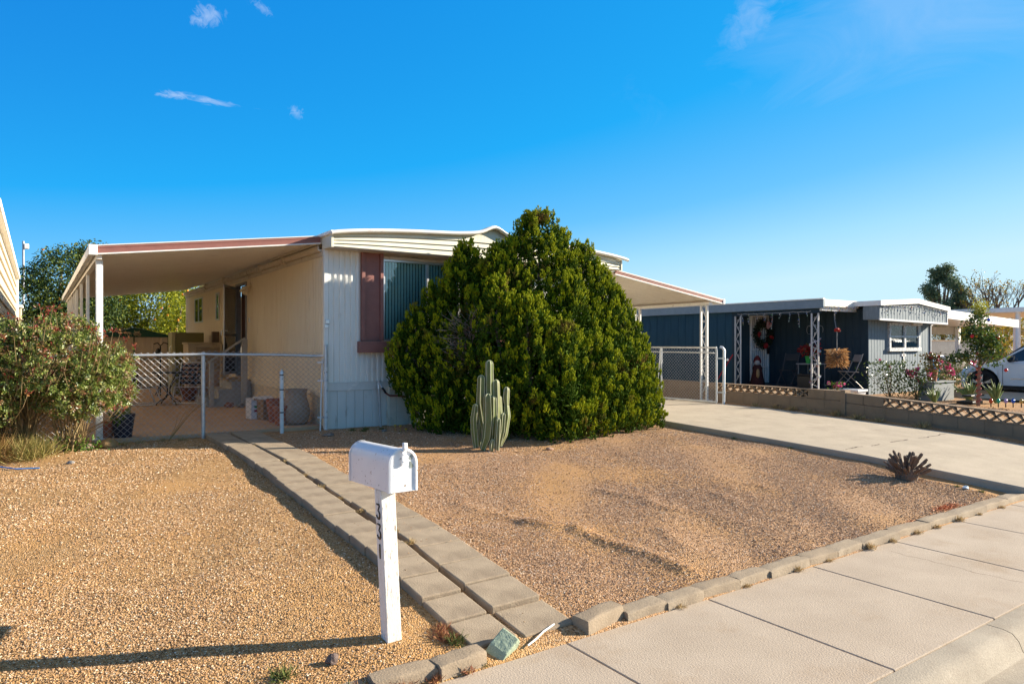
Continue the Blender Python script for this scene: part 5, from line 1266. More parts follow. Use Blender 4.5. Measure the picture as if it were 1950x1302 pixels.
# ------------------------------------------------------------ citrus and other trees behind
M_citrus = leafmat('citrus_leaves', [(.06, .10, .010), (.16, .20, .014), (.32, .34, .02), (.48, .46, .035)], trans=.3, rough=.55, spec=.2)
M_citrusd = leafmat('dark_citrus_leaves', [(.018, .042, .016), (.035, .07, .02), (.075, .12, .025), (.16, .18, .025)], trans=.2, rough=.55, spec=.2)
M_orange = mat('orange_peel', (.72, .26, .015), (.62, .20, .01), rough=.45)
ofr = None
def crown_pts(blobs, dens, lo=.55):
    Ps = []
    for (x, y, z, a, c_, e) in blobs:
        n = int(dens*(a*c_+a*e+c_*e)); d = rdir(n); rr = npr.uniform(lo, 1.05, n)
        Ps.append(np.array([x, y, z])+d*np.array([a, c_, e])*rr[:, None])
    P = np.concatenate(Ps); g_ = np.sin(P[:, 0]*2.9+P[:, 2])*np.sin(P[:, 1]*2.5+2)*np.sin(P[:, 2]*3.3)
    return P[npr.uniform(size=len(P)) > np.clip(g_*1.3, 0, .8)]
def tree(name, label, base, blobs, m, dens, leaf, fruits=0, group=None, trunk=.16, lo=.55):
    global ofr
    t = thing(name, label, 'tree', base, group)
    P = crown_pts(blobs, dens, lo); n = len(P)
    V, F = leaves(P, rdir(n, -.2), rdir(n, .5), npr.uniform(.7, 1.2, n)*leaf, npr.uniform(.7, 1.2, n)*leaf*.5); npmesh('crown', V, F, m, t)
    b = MB(); bx_, by_, bz_ = base
    zc = min(q[2] for q in blobs)
    b.tube([(bx_, by_, bz_-.1), (bx_+.03, by_, bz_+(zc-bz_)*.5), (bx_, by_, zc)], [trunk, trunk*.8, trunk*.6], 8)
    for (x, y, z, a, c_, e) in blobs: b.tube([(bx_, by_, bz_+(zc-bz_)*.6), ((bx_+x)/2, (by_+y)/2, (zc+z)/2), (x, y, z+e*.5)], [trunk*.5, trunk*.3, trunk*.08], 6)
    b.build('trunk', M_bark, t, smooth=60)
    if fruits:
        for i in range(fruits):
            x, y, z, a, c_, e = blobs[i % len(blobs)]; d = rdir(1)[0]; d[1] = -abs(d[1]); d = d/np.linalg.norm(d)
            p = np.array([x, y, z])+d*np.array([a, c_, e])*1.0
            if ofr is None:
                ofr = MB().blob((0, 0, 0), (.045, .045, .043), 2, .02, 1).build('fruit', M_orange, t, smooth=80, local=True); o = ofr
            else: o = ofr.copy(); COL.objects.link(o); o.parent = t
            o.location = tuple(p - np.array(base))
    return t
tree('orange_tree', 'sunlit orange tree with ripe fruit seen through the patio beyond the shed', (3.2, 29.5, .4), [(1.9, 29.3, 3.0, 1.5, 1.3, 1.4), (3.6, 29.0, 3.1, 1.5, 1.3, 1.5), (5.2, 29.5, 2.9, 1.5, 1.3, 1.5), (2.8, 29.2, 1.7, 1.6, 1.2, 1.1), (4.6, 29.2, 1.6, 1.5, 1.2, 1.1)], M_citrus, 1500, .11, 44)
tree('orange_tree', 'dark orange tree left of the awning posts rising above the rose bush', (.2, 28.0, .4), [(-.35, 27.6, 3.2, 1.1, 1.1, 1.1), (.75, 27.6, 3.9, 1.1, 1.1, 1.2), (1.6, 28.0, 4.6, .8, .8, .8), (.9, 27.4, 2.5, 1.4, 1.2, 1.2), (-.2, 27.8, 2.0, 1.2, 1.0, 1.0), (1.7, 27.6, 3.2, 1.0, 1.0, 1.2)], M_citrusd, 1500, .11, 10)
tree('orange_tree', 'yellow green orange tree right behind the shed and refrigerator', (3.9, 27.2, .4), [(3.9, 27.1, 1.9, .9, .8, 1.0), (4.3, 27.3, 2.7, .9, .8, .9)], M_citrus, 900, .10, 14)
tree('palm_tree', 'far small palm crown just above the neighbouring roof at the left', (-6.5, 60, .4), [(-6.5, 60, 5.6, .9, .9, .5), (-6.2, 60, 6.1, .5, .5, .5)], M_citrusd, 300, .5, 0)
bpy.data.objects['palm_tree'].name = 'far_tree'; bpy.data.objects['far_tree']['label'] = 'far small dark tree just above the neighbouring roof at the left edge'
# ------------------------------------------------------------ neighbour at the far left
Nb = thing('neighbour_home', 'cream lap sided mobile home at the left edge of the view', 'house', (-.5, 14, .4))
M_lap = mat('cream_lap', (.66, .56, .40), (.60, .50, .35), scale=3, rough=.5, stretch=(.5, .5, 3))
b = MB(); z = .9; i = 0
while z < 3.62:
    b.add([(-.5, 12.2, z), (-.5, 25.2, z), (-.532, 25.2, z+.235), (-.532, 12.2, z+.235), (-.532, 12.2, z), (-.532, 25.2, z)], [(0, 1, 2, 3), (4, 5, 1, 0)])
    z += .235; i += 1
b.build('lap_siding', M_lap, Nb)
b = MB(); b.mm(-5.5, -.54, 12.2, 25.2, .42, 3.72); b.build('wall', M_lap, Nb)
b = MB(); b.mm(-5.6, -.42, 12.0, 25.3, 3.72, 3.84); b.build('roof', M_lip, Nb, bevel=.02)
b = MB(); b.mm(-.55, -.46, 25.2, 25.33, .42, 3.72); b.build('corner_trim', M_lip, Nb)
b = MB(); b.mm(-.56, -.50, 12.2, 25.2, .42, .9); b.build('skirting', M_skirts, Nb)
t = thing('storage_cabinet', 'pale tall storage cabinet at the back corner of the left neighbouring home', 'cabinet', (-.35, 26.4, .4))
b = MB(); b.mm(-.80, -.40, 26.1, 27.0, .4, 2.9); b.build('cabinet', M_lap, t, bevel=.02); b = MB(); b.mm(-.84, -.36, 26.05, 27.05, 2.905, 3.0); b.build('lid', M_lip, t, bevel=.02)
t = thing('lamp_pole', 'tall thin grey pole with a small lamp rising behind the left neighbour', 'pole', (-.5, 36.7, .4))
b = MB(); b.tube([(-.5, 36.7, .3), (-.5, 36.7, 6.25)], [.055, .042], 10); b.build('pole', mat('pole_grey', (.42, .45, .50), rough=.5), t, smooth=60); b = MB(); b.mm(-.48, -.30, 36.6, 36.8, 5.92, 6.14); b.build('lamp', M_lip, t, bevel=.03)
# ------------------------------------------------------------ low lattice block wall along the driveway
Bw = thing('lattice_block_wall', 'low brown concrete block wall topped with pierced lattice blocks beside the driveway', 'wall', (13.5, 7.8, .38))
M_cmu = concrete('brown_block', (.31, .22, .145), (.25, .18, .12), (.20, .14, .09), scale=4)
wx0, wx1 = 13.5, 13.66
def wall_run(y0, y1, zt0, zt1, gaps):
    """courses run with the slope; gaps: list of (ya, yb) that are pierced lattice"""
    def zt(y): return zt0 + (zt1-zt0)*(y-y0)/(y1-y0)
    def slab(b, ya, yb, o0, o1, inset=0):
        b.add([(wx0+inset, ya, zt(ya)+o0), (wx1-inset, ya, zt(ya)+o0), (wx1-inset, yb, zt(yb)+o0), (wx0+inset, yb, zt(yb)+o0), (wx0+inset, ya, zt(ya)+o1), (wx1-inset, ya, zt(ya)+o1), (wx1-inset, yb, zt(yb)+o1), (wx0+inset, yb, zt(yb)+o1)], [(3,2,1,0),(4,5,6,7),(0,1,5,4),(1,2,6,5),(2,3,7,6),(3,0,4,7)])
    b = MB(); y = y0; i = 0
    n = int(round((y1-y0)/.40)); st = (y1-y0)/n
    for c in range(2):
        for i in range(n):
            a = y0+i*st+(st/2 if c else 0); e = min(a+st, y1)
            slab(b, a+.004, e-.004, -.40-.2*c+.004, -.20-.2*c-.004)
        if c: slab(b, y0, y0+st/2-.004, -.596, -.404)
    slab(b, y0+.002, y1-.002, -.60, -.201, .006)
    b.build('base_course', M_cmu, Bw, bevel=.005)
    def inside(y): return any(a-1e-3 <= y < b_-1e-3 for a, b_ in gaps)
    y = y0
    for a, e in gaps:
        n_ = int(round((e-a)/.40)); s_ = (e-a)/n_
        for i in range(n_):
            q0, q1 = a+i*s_, a+(i+1)*s_; lb = MB()
            slab(lb, q0, q1, -.022, 0); slab(lb, q0, q1, -.198, -.178)
            m = s_/2; yc = [q0, q0+m, q1]
            for k in range(2):
                for p, r in (((yc[k], -.178), (yc[k+1], -.022)), ((yc[k], -.022), (yc[k+1], -.178))):
                    lb.bar(((wx0+wx1)/2, p[0], zt(p[0])+p[1]), ((wx0+wx1)/2, r[0], zt(r[0])+r[1]), .132, .027, up=(1, 0, 0)) if False else lb.add(
                        [(wx0+.012+dx*(wx1-wx0-.024), p[0]+(r[0]-p[0])*f, zt(p[0]+(r[0]-p[0])*f)+p[1]+(r[1]-p[1])*f+dz) for dx in (0, 1) for f, dz in ((0, -.019), (1, -.019), (1, .019), (0, .019))],
                        [(0, 1, 2, 3), (7, 6, 5, 4), (0, 4, 5, 1), (1, 5, 6, 2), (2, 6, 7, 3), (3, 7, 4, 0)])
            lb.build('breeze_block', M_cmu, Bw)
    sol = []; y = y0
    for a, e in sorted(gaps): 
        if a > y+.01: sol.append((y, a))
        y = e
    if y < y1-.01: sol.append((y, y1))
    for a, e in sol:
        n_ = max(1, int(round((e-a)/.4)))
        for i in range(n_):
            lb = MB(); slab(lb, a+(e-a)*i/n_+.003, a+(e-a)*(i+1)/n_-.003, -.196, 0); lb.build('cap_block', M_cmu, Bw, bevel=.005)
wall_run(4.0, 7.80, .600, .815, [(4.60, 7.0)])
wall_run(7.82, 14.6, .845, .885, [(8.60, 11.0)])
MB().mm(wx0-.03, wx1+.02, 7.76, 7.86, .30, .865).build('pilaster', M_cmu, Bw, bevel=.004)
# ------------------------------------------------------------ blue grey neighbour home
Bh = thing('blue_home', 'dark blue grey mobile home with open porch, white eaves and a front window', 'house', (18.3, 9.9, .4))
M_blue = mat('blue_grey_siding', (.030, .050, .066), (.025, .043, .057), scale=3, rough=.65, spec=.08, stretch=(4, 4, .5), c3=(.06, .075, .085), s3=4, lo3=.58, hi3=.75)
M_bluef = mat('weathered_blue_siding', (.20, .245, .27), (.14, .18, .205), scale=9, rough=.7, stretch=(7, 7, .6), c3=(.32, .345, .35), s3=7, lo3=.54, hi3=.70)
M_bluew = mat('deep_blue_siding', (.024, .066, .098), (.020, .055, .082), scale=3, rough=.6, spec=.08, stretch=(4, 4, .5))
M_eave = mat('grey_white_eave', (.66, .66, .65), (.58, .58, .57), scale=5, rough=.5)
def grooved(b, axis, a0, a1, fixed, z0, z1, sgn, step=.2, gap=.012, dep=.010):
    return corr(b, axis, a0, a1, fixed, z0, z1, sgn, step, dep, ((0, 0), (gap/step, 0), (gap/step+.02, 1), (.98, 1)))
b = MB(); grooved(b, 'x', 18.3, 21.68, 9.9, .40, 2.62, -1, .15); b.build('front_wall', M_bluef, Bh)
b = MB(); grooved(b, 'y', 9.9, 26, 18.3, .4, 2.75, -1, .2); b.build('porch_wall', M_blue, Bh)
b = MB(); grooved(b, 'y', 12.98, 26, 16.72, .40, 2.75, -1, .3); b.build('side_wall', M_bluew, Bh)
b = MB(); b.quad((16.72, 12.98, .4), (18.3, 12.98, .4), (18.3, 12.98, 2.75), (16.72, 12.98, 2.75)); b.quad((21.68, 9.9, .4), (21.68, 26, .4), (21.68, 26, 2.75), (21.68, 9.9, 2.75)); b.build('end_wall', M_blue, Bh)
b = MB(); b.mm(16.66, 16.72, 12.93, 13.02, .4, 2.72); b.mm(18.27, 18.31, 9.87, 9.9, .4, 2.6) if False else None; b.build('corner_board', M_blue, Bh)
b = MB(); b.mm(21.66, 21.72, 9.86, 9.93, .4, 2.5); b.build('downpipe', mat('downpipe', (.30, .33, .35)), Bh)
# porch floor and roof
b = MB(); b.mm(16.7, 18.28, 9.95, 12.96, .36, .62); b.build('porch_floor', mat('porch_floor_paint', (.06, .065, .075), rough=.6), Bh, bevel=.01)
b = MB(); b.mm(16.60, 18.29, 10.15, 26, 2.84, 2.90); b.build('porch_roof', M_eave, Bh)
b = MB(); b.mm(16.56, 16.62, 10.12, 26, 2.72, 2.945); b.build('eave_board', mat('slate_eave', (.17, .22, .26), (.14, .19, .225), rough=.5), Bh, bevel=.006); MB().mm(16.535, 16.63, 10.11, 26, 2.947, 2.975).build('eave_trim', M_lip, Bh)
b = MB(); b.mm(16.565, 16.61, 10.13, 26, 2.735, 2.76); b.build('drip_edge', M_blue, Bh) if False else None
b = MB(); b.mm(16.625, 18.25, 10.12, 10.18, 2.76, 2.945); b.build('porch_front_board', M_lip, Bh, bevel=.008)
b = MB(); b.mm(16.63, 18.27, 10.2, 10.26, 2.66, 2.755); b.build('porch_beam', M_white, Bh)
b = MB(); b.mm(16.66, 16.74, 10.27, 12.96, 2.60, 2.715); b.build('porch_side_beam', M_blue, Bh)
# front fascia box, shallow gable outline, with white roof edge
fb = [(18.05, 2.44), (21.78, 2.38), (21.78, 2.80), (19.98, 2.97), (18.05, 2.86)]
b = MB(); k = len(b.v)
def ftop(x): return 2.86 + (2.97-2.86)*(x-18.05)/1.93 if x < 19.98 else 2.97 - .17*(x-19.98)/1.8
pts = []; x = 18.05
while x < 21.77:
    for dx, dy in ((0, 0), (.012, 0), (.02, -.01), (.145, -.01)): pts.append((x+dx, dy))
    x += .15
pts = [(min(a, 21.78), d) for a, d in pts] + [(21.78, 0)]
for a, d in pts: b.v += [(a, 9.48+d, 2.44-.06*(a-18.05)/3.73), (a, 9.48+d, ftop(a)-.01)]
for i in range(len(pts)-1): b.f.append((2*i, 2*i+2, 2*i+3, 2*i+1))
b.quad((18.05, 9.48, 2.44), (18.05, 9.9, 2.44), (18.05, 9.9, 2.86), (18.05, 9.48, 2.86)); b.quad((21.78, 9.48, 2.38), (21.78, 9.9, 2.38), (21.78, 9.9, 2.8), (21.78, 9.48, 2.8)); b.quad((18.05, 9.49, 2.44), (21.78, 9.49, 2.38), (21.78, 9.9, 2.38), (18.05, 9.9, 2.44))
fx_ = b.build('front_fascia', M_bluef, Bh)
b = MB(); b.bar((18.03, 9.46, 2.445), (21.80, 9.46, 2.385), .03, .05); b.build('fascia_trim', M_eave, fx_)
MB().mm(21.755, 21.80, 9.452, 9.47, 2.40, 2.80).build('fascia_end', M_eave, fx_)
b = MB(); 
for (xa, xb) in ((18.0, 19.98), (19.98, 21.84)):
    za, zb_ = ftop(max(xa, 18.05)), ftop(min(xb, 21.78))
    b.add([(xa, 9.40, za-.06), (xb, 9.40, zb_-.06), (xb, 25, zb_-.06), (xa, 25, za-.06), (xa, 9.40, za+.07), (xb, 9.40, zb_+.07), (xb, 25, zb_+.07), (xa, 25, za+.07)], [(3,2,1,0),(4,5,6,7),(0,1,5,4),(1,2,6,5),(2,3,7,6),(3,0,4,7)])
b.build('roof', M_lip, Bh)
# front window with four panes and white curtains
b = MB(); wx_0, wx_1, wz0, wz1 = 19.28, 21.0, 1.62, 2.40; yy = 9.86
M_wfr = mat('flaking_window_frame', (.62, .62, .60), (.30, .30, .30), scale=18, rough=.7, lo=.5, hi=.6)
b.mm(wx_0, wx_1, yy-.03, yy+.03, wz1-.09, wz1); b.mm(wx_0-.03, wx_1+.03, yy-.05, yy+.03, wz0-.02, wz0+.08)
for x in (wx_0, wx_1-.09, (wx_0+wx_1)/2-.05): b.mm(x, x+.09, yy-.03, yy+.03, wz0+.081, wz1-.091)
wf = b.build('window', M_wfr, Bh)
b = MB(); b.mm(wx_0+.091, (wx_0+wx_1)/2-.051, yy-.02, yy+.02, 1.985, 2.03); b.build('glazing_bar', M_wfr, wf)
b = MB(); b.mm((wx_0+wx_1)/2+.041, wx_1-.091, yy-.02, yy+.02, 1.985, 2.03); b.build('glazing_bar', M_wfr, wf)
MB().mm(wx_0+.08, wx_1-.08, yy+.004, yy+.008, wz0+.07, wz1-.08).build('pane', glassmat('front_glass', (.97, 1, 1), -.03), wf)
b = MB(); x = wx_0+.09; vs = []
while x < wx_1-.08: vs.append((x, yy+.014+.004*math.sin(x*60))); x += .015
for (x, y) in vs: b.v += [(x, y, wz0+.07), (x, y, wz1-.08)]
for i in range(len(vs)-1): b.f.append((2*i, 2*i+2, 2*i+3, 2*i+1))
b.build('curtain', mat('white_curtain', (.88, .90, .88), (.62, .70, .70), scale=3, rough=.9, stretch=(1, 1, 4)), wf)
b = MB(); b.mm(20.10, 20.16, 9.868, 9.884, 1.28, 1.60); b.mm(20.02, 20.24, 9.868, 9.884, 1.46, 1.52); o = b.build('wall_cross', M_lip, None); tag(o, 'small white cross hung on the blue wall under the front window', 'cross')
b = MB(); b.lathe([(0, -.04), (.05, -.03), (.05, 0)], (20.55, 9.86, 2.36), 10, 'y'); b.tube([(20.55, 9.82, 2.36), (20.5, 9.68, 2.42)], [.05, .09], 10); b.tube([(20.55, 9.82, 2.36), (20.72, 9.68, 2.40)], [.05, .08], 10); b.build('flood_lamp', M_lip, Bh, smooth=50)
# security door on the porch wall
dx0, dx1, dz0, dz1, dY = 17.42, 18.27, .64, 2.66, 12.94
b = MB(); b.mm(dx0, dx0+.05, dY-.03, dY+.03, dz0, dz1); b.mm(dx1-.05, dx1, dY-.03, dY+.03, dz0, dz1)
for za, zb_ in ((dz1-.05, dz1), (dz0, dz0+.05), (1.62, 1.66), (1.10, 1.13)): b.mm(dx0+.051, dx1-.051, dY-.03, dY+.03, za, zb_)
for i in range(7): x = dx0+.05+(dx1-dx0-.1)*(i+1)/8; b.mm(x-.007, x+.007, dY-.02, dY+.01, dz0+.051, dz1-.051)
sd2 = b.build('security_door', M_white, Bh)
MB().mm(dx0+.02, dx1-.02, dY+.032, dY+.037, dz0, dz1).build('screen', mat('door_grey_screen', (.42, .44, .46), rough=.6), sd2)
b = MB(); b.mm(dx1-.11, dx1-.02, dY-.05, dY-.031, 1.50, 1.72); b.build('lock', M_black, sd2)
# scrolled porch posts
M_pp = mat('greyed_white_iron', (.58, .57, .55), (.45, .44, .42), scale=9, rough=.6)
for y in (10.42, 12.82):
    b = MB(); b.mm(16.665, 16.70, y-.11, y-.075, .62, 2.60); b.mm(16.665, 16.70, y+.075, y+.11, .62, 2.60); p = b.build('porch_post', M_pp, Bh)
    b = MB(); z = .74; k = 0
    while z < 2.45:
        s = 1 if k % 2 else -1
        b.tube([(16.685, y-.06*s, z), (16.685, y+.06*s, z+.2)], .009, 5)
        b.tube([(16.685, y+.035*s*math.cos(q)*(1-q/10), z+.12+.05*math.sin(q)*(1-q/10)) for q in np.linspace(0, 6.6, 14)], .006, 5); z += .2; k += 1
    b.build('scroll_work', M_pp, p)
# east carport of the blue house
b = MB(); b.add([(21.8, 9.85, 2.66), (27.75, 9.85, 2.42), (27.75, 11.9, 2.42), (21.8, 11.9, 2.66), (21.8, 9.85, 2.72), (27.75, 9.85, 2.48), (27.75, 11.9, 2.48), (21.8, 11.9, 2.72)], [(3,2,1,0),(4,5,6,7),(0,1,5,4),(1,2,6,5),(2,3,7,6),(3,0,4,7)])
b.build('carport_roof', M_pan, Bh)
b = MB(); b.add([(21.8, 9.80, 2.60), (27.8, 9.80, 2.36), (27.8, 9.84, 2.36), (21.8, 9.84, 2.60), (21.8, 9.80, 2.86), (27.8, 9.80, 2.62), (27.8, 9.84, 2.62), (21.8, 9.84, 2.86)], [(3,2,1,0),(4,5,6,7),(0,1,5,4),(1,2,6,5),(2,3,7,6),(3,0,4,7)])
b.build('carport_fascia', M_lip, Bh)
for x, y in ((27.55, 11.55), (27.55, 11.05)): b = MB(); b.mm(x-.08, x+.08, y, y+.12, .4, 2.4); b.build('carport_post', M_white, Bh)
b = MB(); b.mm(21.8, 27.7, 11.70, 11.80, 2.14, 2.41); b.build('carport_back_beam', mat('beige_beam', (.50, .46, .38)), Bh)
# wreath, hanging basket, string lights
M_redb = mat('red_ribbon', (.36, .015, .015), rough=.6)
t = thing('wreath', 'dark evergreen wreath with red and pink bows on the white security door', 'wreath', (17.85, 12.86, 2.10))
wc = np.array([17.85, 12.86, 2.10]); n = 1500; q = npr.uniform(0, 2*np.pi, n)
Pw = wc + np.stack([.33*np.cos(q)+npr.normal(0, .055, n), npr.normal(0, .035, n)-.05, .33*np.sin(q)+npr.normal(0, .055, n)], -1)
V, F = leaves(Pw, rdir(n), rdir(n), .09, .03); npmesh('ring', V, F, leafmat('wreath_green', [(.012, .022, .010), (.03, .045, .018), (.02, .015, .012)], trans=.1), t)
for (dy, dz, r, s) in [(-.30, -.02, .07, 1), (.02, -.34, .10, 2), (.30, -.10, .07, 3), (.10, .30, .05, 5)]: MB().blob((17.85+dy, 12.74, 2.10+dz), (r, .05, r), s, .25, 2).build('red_bow', M_redb, t)
b = MB().blob((17.97, 12.73, 2.38), (.11, .05, .12), 8, .25, 2); b.build('pink_bow', mat('pink_ribbon', (.55, .33, .36), rough=.6), t)
t = thing('hanging_basket', 'dried straw coloured plant in a basket hanging from a hook on the porch', 'basket', (16.9, 9.98, 1.9))
bc = np.array([16.85, 9.92, 1.50]); n = 900; q = npr.uniform(0, 6.28, n); rr = npr.uniform(.05, .22, n)
d = np.stack([np.cos(q), np.sin(q), npr.uniform(-1.2, .3, n)], -1); Pb = bc + np.stack([rr*np.cos(q), rr*np.sin(q), npr.uniform(-.26, .18, n)], -1)
V, F = leaves(Pb, d, rdir(n), npr.uniform(.06, .13, n), npr.uniform(.02, .04, n)); npmesh('dried_foliage', V, F, leafmat('dried_plant', [(.30, .15, .05), (.48, .27, .11), (.60, .38, .18)], trans=.3, rough=.7), t)
b = MB(); b.tube([(16.85, 9.92, 1.62), (16.85, 9.92, 2.10), (16.85, 9.98, 2.42), (16.95, 10.05, 2.58), (17.15, 10.15, 2.55), (17.25, 10.2, 2.45)], .012, 6); b.lathe([(0, 1.40), (.13, 1.46), (.15, 1.56)], tuple(bc*np.array([1, 1, 0])), 12); b.build('hook', mat('hook_iron', (.20, .20, .20), rough=.4, metal=.6), t, smooth=60)
b = MB(); b.blob((16.84, 9.90, 2.16), (.055, .07, .06), 3, .3, 2); b.build('red_bow', mat('red_ribbon_b', (.38, .02, .015)), t)
M_bulb = leafmat('coloured_bulbs', [(.7, .08, .04), (.08, .35, .12), (.75, .75, .78), (.06, .18, .55), (.70, .45, .08)], trans=.1, rough=.3)
def lights(label, p0, p1, n, drops, name='string_lights', zf=None):
    t = thing(name, label, 'string lights', tuple(p0)); p0 = np.array(p0, float); p1 = np.array(p1, float)
    b = MB(); B2 = []; pts = [p0+(p1-p0)*f + np.array([0, 0, (zf(f) if zf else 0) - .02*abs(math.sin(f*n*3.14))]) for f in np.linspace(0, 1, n*3)]
    b.tube([tuple(p) for p in pts], .005, 4)
    for i in range(n):
        f = (i+.5)/n; p = p0+(p1-p0)*f; p[2] += zf(f) if zf else 0; L_ = drops[i % len(drops)]*rnd.uniform(.6, 1.15)
        e = p+np.array([rnd.uniform(-.06, .06), rnd.uniform(-.04, .02), -L_]); b.tube([tuple(p), tuple((p+e)/2+np.array([.02, -.015, 0])), tuple(e)], .0038, 4)
        for k in range(max(2, int(L_/.06))): B2.append(p+(e-p)*(k+1)/max(2, int(L_/.06)) + npr.normal(0, .012, 3))
    b.build('cable', M_pp, t)
    B2 = np.array(B2); bm = MB()
    for q in B2: bm.lathe([(0, -.022), (.012, -.008), (.010, .012), (0, .016)], tuple(q), 5)
    bm.build('bulbs', M_bulb, t)
lights('icicle string lights hanging along the porch side beam towards the door', (16.63, 12.8, 2.66), (16.63, 10.5, 2.66), 9, [.30, .42, .14, .25, .48, .16])
lights('coloured string lights along the white front board of the porch', (16.65, 10.08, 2.80), (18.1, 10.08, 2.80), 16, [.20, .12, .17, .1])
lights('coloured string lights draped over the grey front fascia of the blue home', (18.1, 9.42, 2.80), (21.75, 9.42, 2.72), 22, [.12, .22, .10, .16], zf=lambda f: .10*(1-abs(2*f-1)))
t = thing('string_lights', 'coloured string lights wound round the nearer scrolled porch post', 'string lights', (16.66, 10.42, .7))
b = MB(); b.tube([(16.685+.06*math.cos(q), 10.42+.13*math.sin(q), .7+q*.052) for q in np.linspace(0, 24, 120)], .007, 4); b.build('cable', M_white, t)
b = MB()
for q in np.linspace(0, 24, 60): b.lathe([(0, -.024), (.013, 0), (0, .02)], (16.685+.09*math.cos(q), 10.42+.15*math.sin(q), .7+q*.052), 5)
b.build('bulbs', M_bulb, t)
t = thing('rope_light', 'faint white cable looped on the wall behind the hanging basket', 'cable', (18.25, 11.4, 2.3))
b = MB(); b.tube([(18.24, 11.4+.25*math.sin(q), 2.2+.12*math.sin(2*q)) for q in np.linspace(0, 5, 24)], .008, 5); b.build('cable', mat('dim_cable', (.25, .27, .3)), t)
# porch furniture
def folding_chair(label, c, rz, m_, mf):
    t = thing('folding_chair', label, 'chair', c, 'folding chairs on the porch', rz)
    b = MB(); b.box((0, 0, .44), (.40, .38, .025), Euler((R(-3), 0, 0))); b.build('seat', m_, t, bevel=.008, local=True)
    b = MB(); b.box((0, .26, .80), (.42, .02, .20), Euler((R(-16), 0, 0))); b.build('backrest', m_, t, bevel=.008, local=True)
    for s in (-1, 1):
        MB().tube([(.20*s, -.30, 0), (.20*s, .10, .45), (.20*s, .30, .92)], .013, 7).build('frame', mf, t, smooth=60, local=True)
        MB().tube([(.18*s, -.16, .44), (.18*s, .30, 0)], .012, 7).build('leg', mf, t, smooth=60, local=True)
    return t
folding_chair('beige metal folding chair at the street end of the blue porch', (17.95, 10.25, .62), R(-124), mat('beige_chair', (.36, .32, .29), rough=.45), mat('chair_tube', (.34, .31, .28), rough=.4, metal=.4))
folding_chair('dark folding chair in the shade beside the white security door', (17.5, 11.75, .62), R(-80), mat('dark_chair', (.03, .032, .036)), mat('dark_tube', (.09, .09, .10), metal=.4))
t = thing('side_table', 'small grey table behind the nearer porch post', 'table', (17.5, 11.05, .62))
MB().mm(17.25, 17.8, 10.75, 11.35, 1.24, 1.27).build('table_top', mat('grey_top', (.22, .24, .26)), t, bevel=.01)
for dx in (17.3, 17.75):
    for dy in (10.8, 11.3): MB().tube([(dx, dy, .62), (dx, dy, 1.24)], .014, 6).build('leg', mat('table_leg', (.2, .21, .22)), t)
t = thing('poinsettia', 'red leaved potted plant on the small porch table', 'plant', (17.5, 11.1, 1.27))
n = 160; V, F = leaves(np.array([17.5, 11.1, 1.62])+npr.normal(0, .09, (n, 3))*np.array([1.3, 1.3, .8]), rdir(n, .2), rdir(n, .6), .12, .06); npmesh('foliage', V, F, leafmat('red_bracts', [(.22, .01, .01), (.30, .02, .015), (.03, .09, .02)], trans=.25), t)
b = MB().lathe([(0, 1.27), (.08, 1.27), (.115, 1.47), (0, 1.46)], (17.5, 11.1, 0), 14); b.build('pot', mat('bright_green_pot', (.03, .30, .05)), t)
t = thing('porch_figurine', 'garden figurine in a dark red hooded cloak beside the porch door', 'figurine', (17.3, 12.72, .62))
b = MB().lathe([(0, 0), (.20, 0), (.22, .04), (.17, .22), (.13, .40), (.14, .50), (.08, .59), (0, .60)], (17.3, 12.62, .62), 16); b.build('cloak', mat('dark_red_cloth', (.055, .012, .012), rough=.9), t, smooth=60)
b = MB().blob((17.27, 12.60, 1.26), (.085, .085, .10), 4, .05); b.build('head', mat('figurine_grey', (.34, .33, .33), rough=.9), t, smooth=60)
b = MB().lathe([(.105, 1.24), (.11, 1.31), (.08, 1.40), (.03, 1.46), (0, 1.47)], (17.31, 12.63, 0), 14); b.build('hood', mat('red_hood', (.13, .012, .012), rough=.9), t, smooth=60)
b = MB(); b.blob((17.16, 12.50, .95), (.045, .05, .13), 5, .1); b.build('sack', mat('tan_sack', (.36, .22, .10)), t, smooth=60)
t = thing('broom', 'red handled broom leaning on the blue side wall left of the porch', 'broom', (16.55, 13.2, .4))
b = MB().tube([(16.45, 13.55, .5), (16.66, 12.98, 1.5)], .016, 6); b.build('handle', mat('red_handle', (.45, .02, .03)), t); b = MB(); b.mm(16.36, 16.46, 13.45, 13.75, .40, .52); b.build('brush', M_black, t)
t = thing('storage_tub', 'black plastic tub on the porch floor behind the wound post', 'tub', (17.3, 10.95, .62)); b = MB(); b.mm(17.0, 17.5, 10.75, 11.15, .62, .95); b.build('body', mat('black_plastic', (.02, .02, .022), rough=.3), t, bevel=.02); b = MB(); b.mm(16.97, 17.53, 10.72, 11.18, .952, .985); b.build('lid', M_dark, t, bevel=.01)
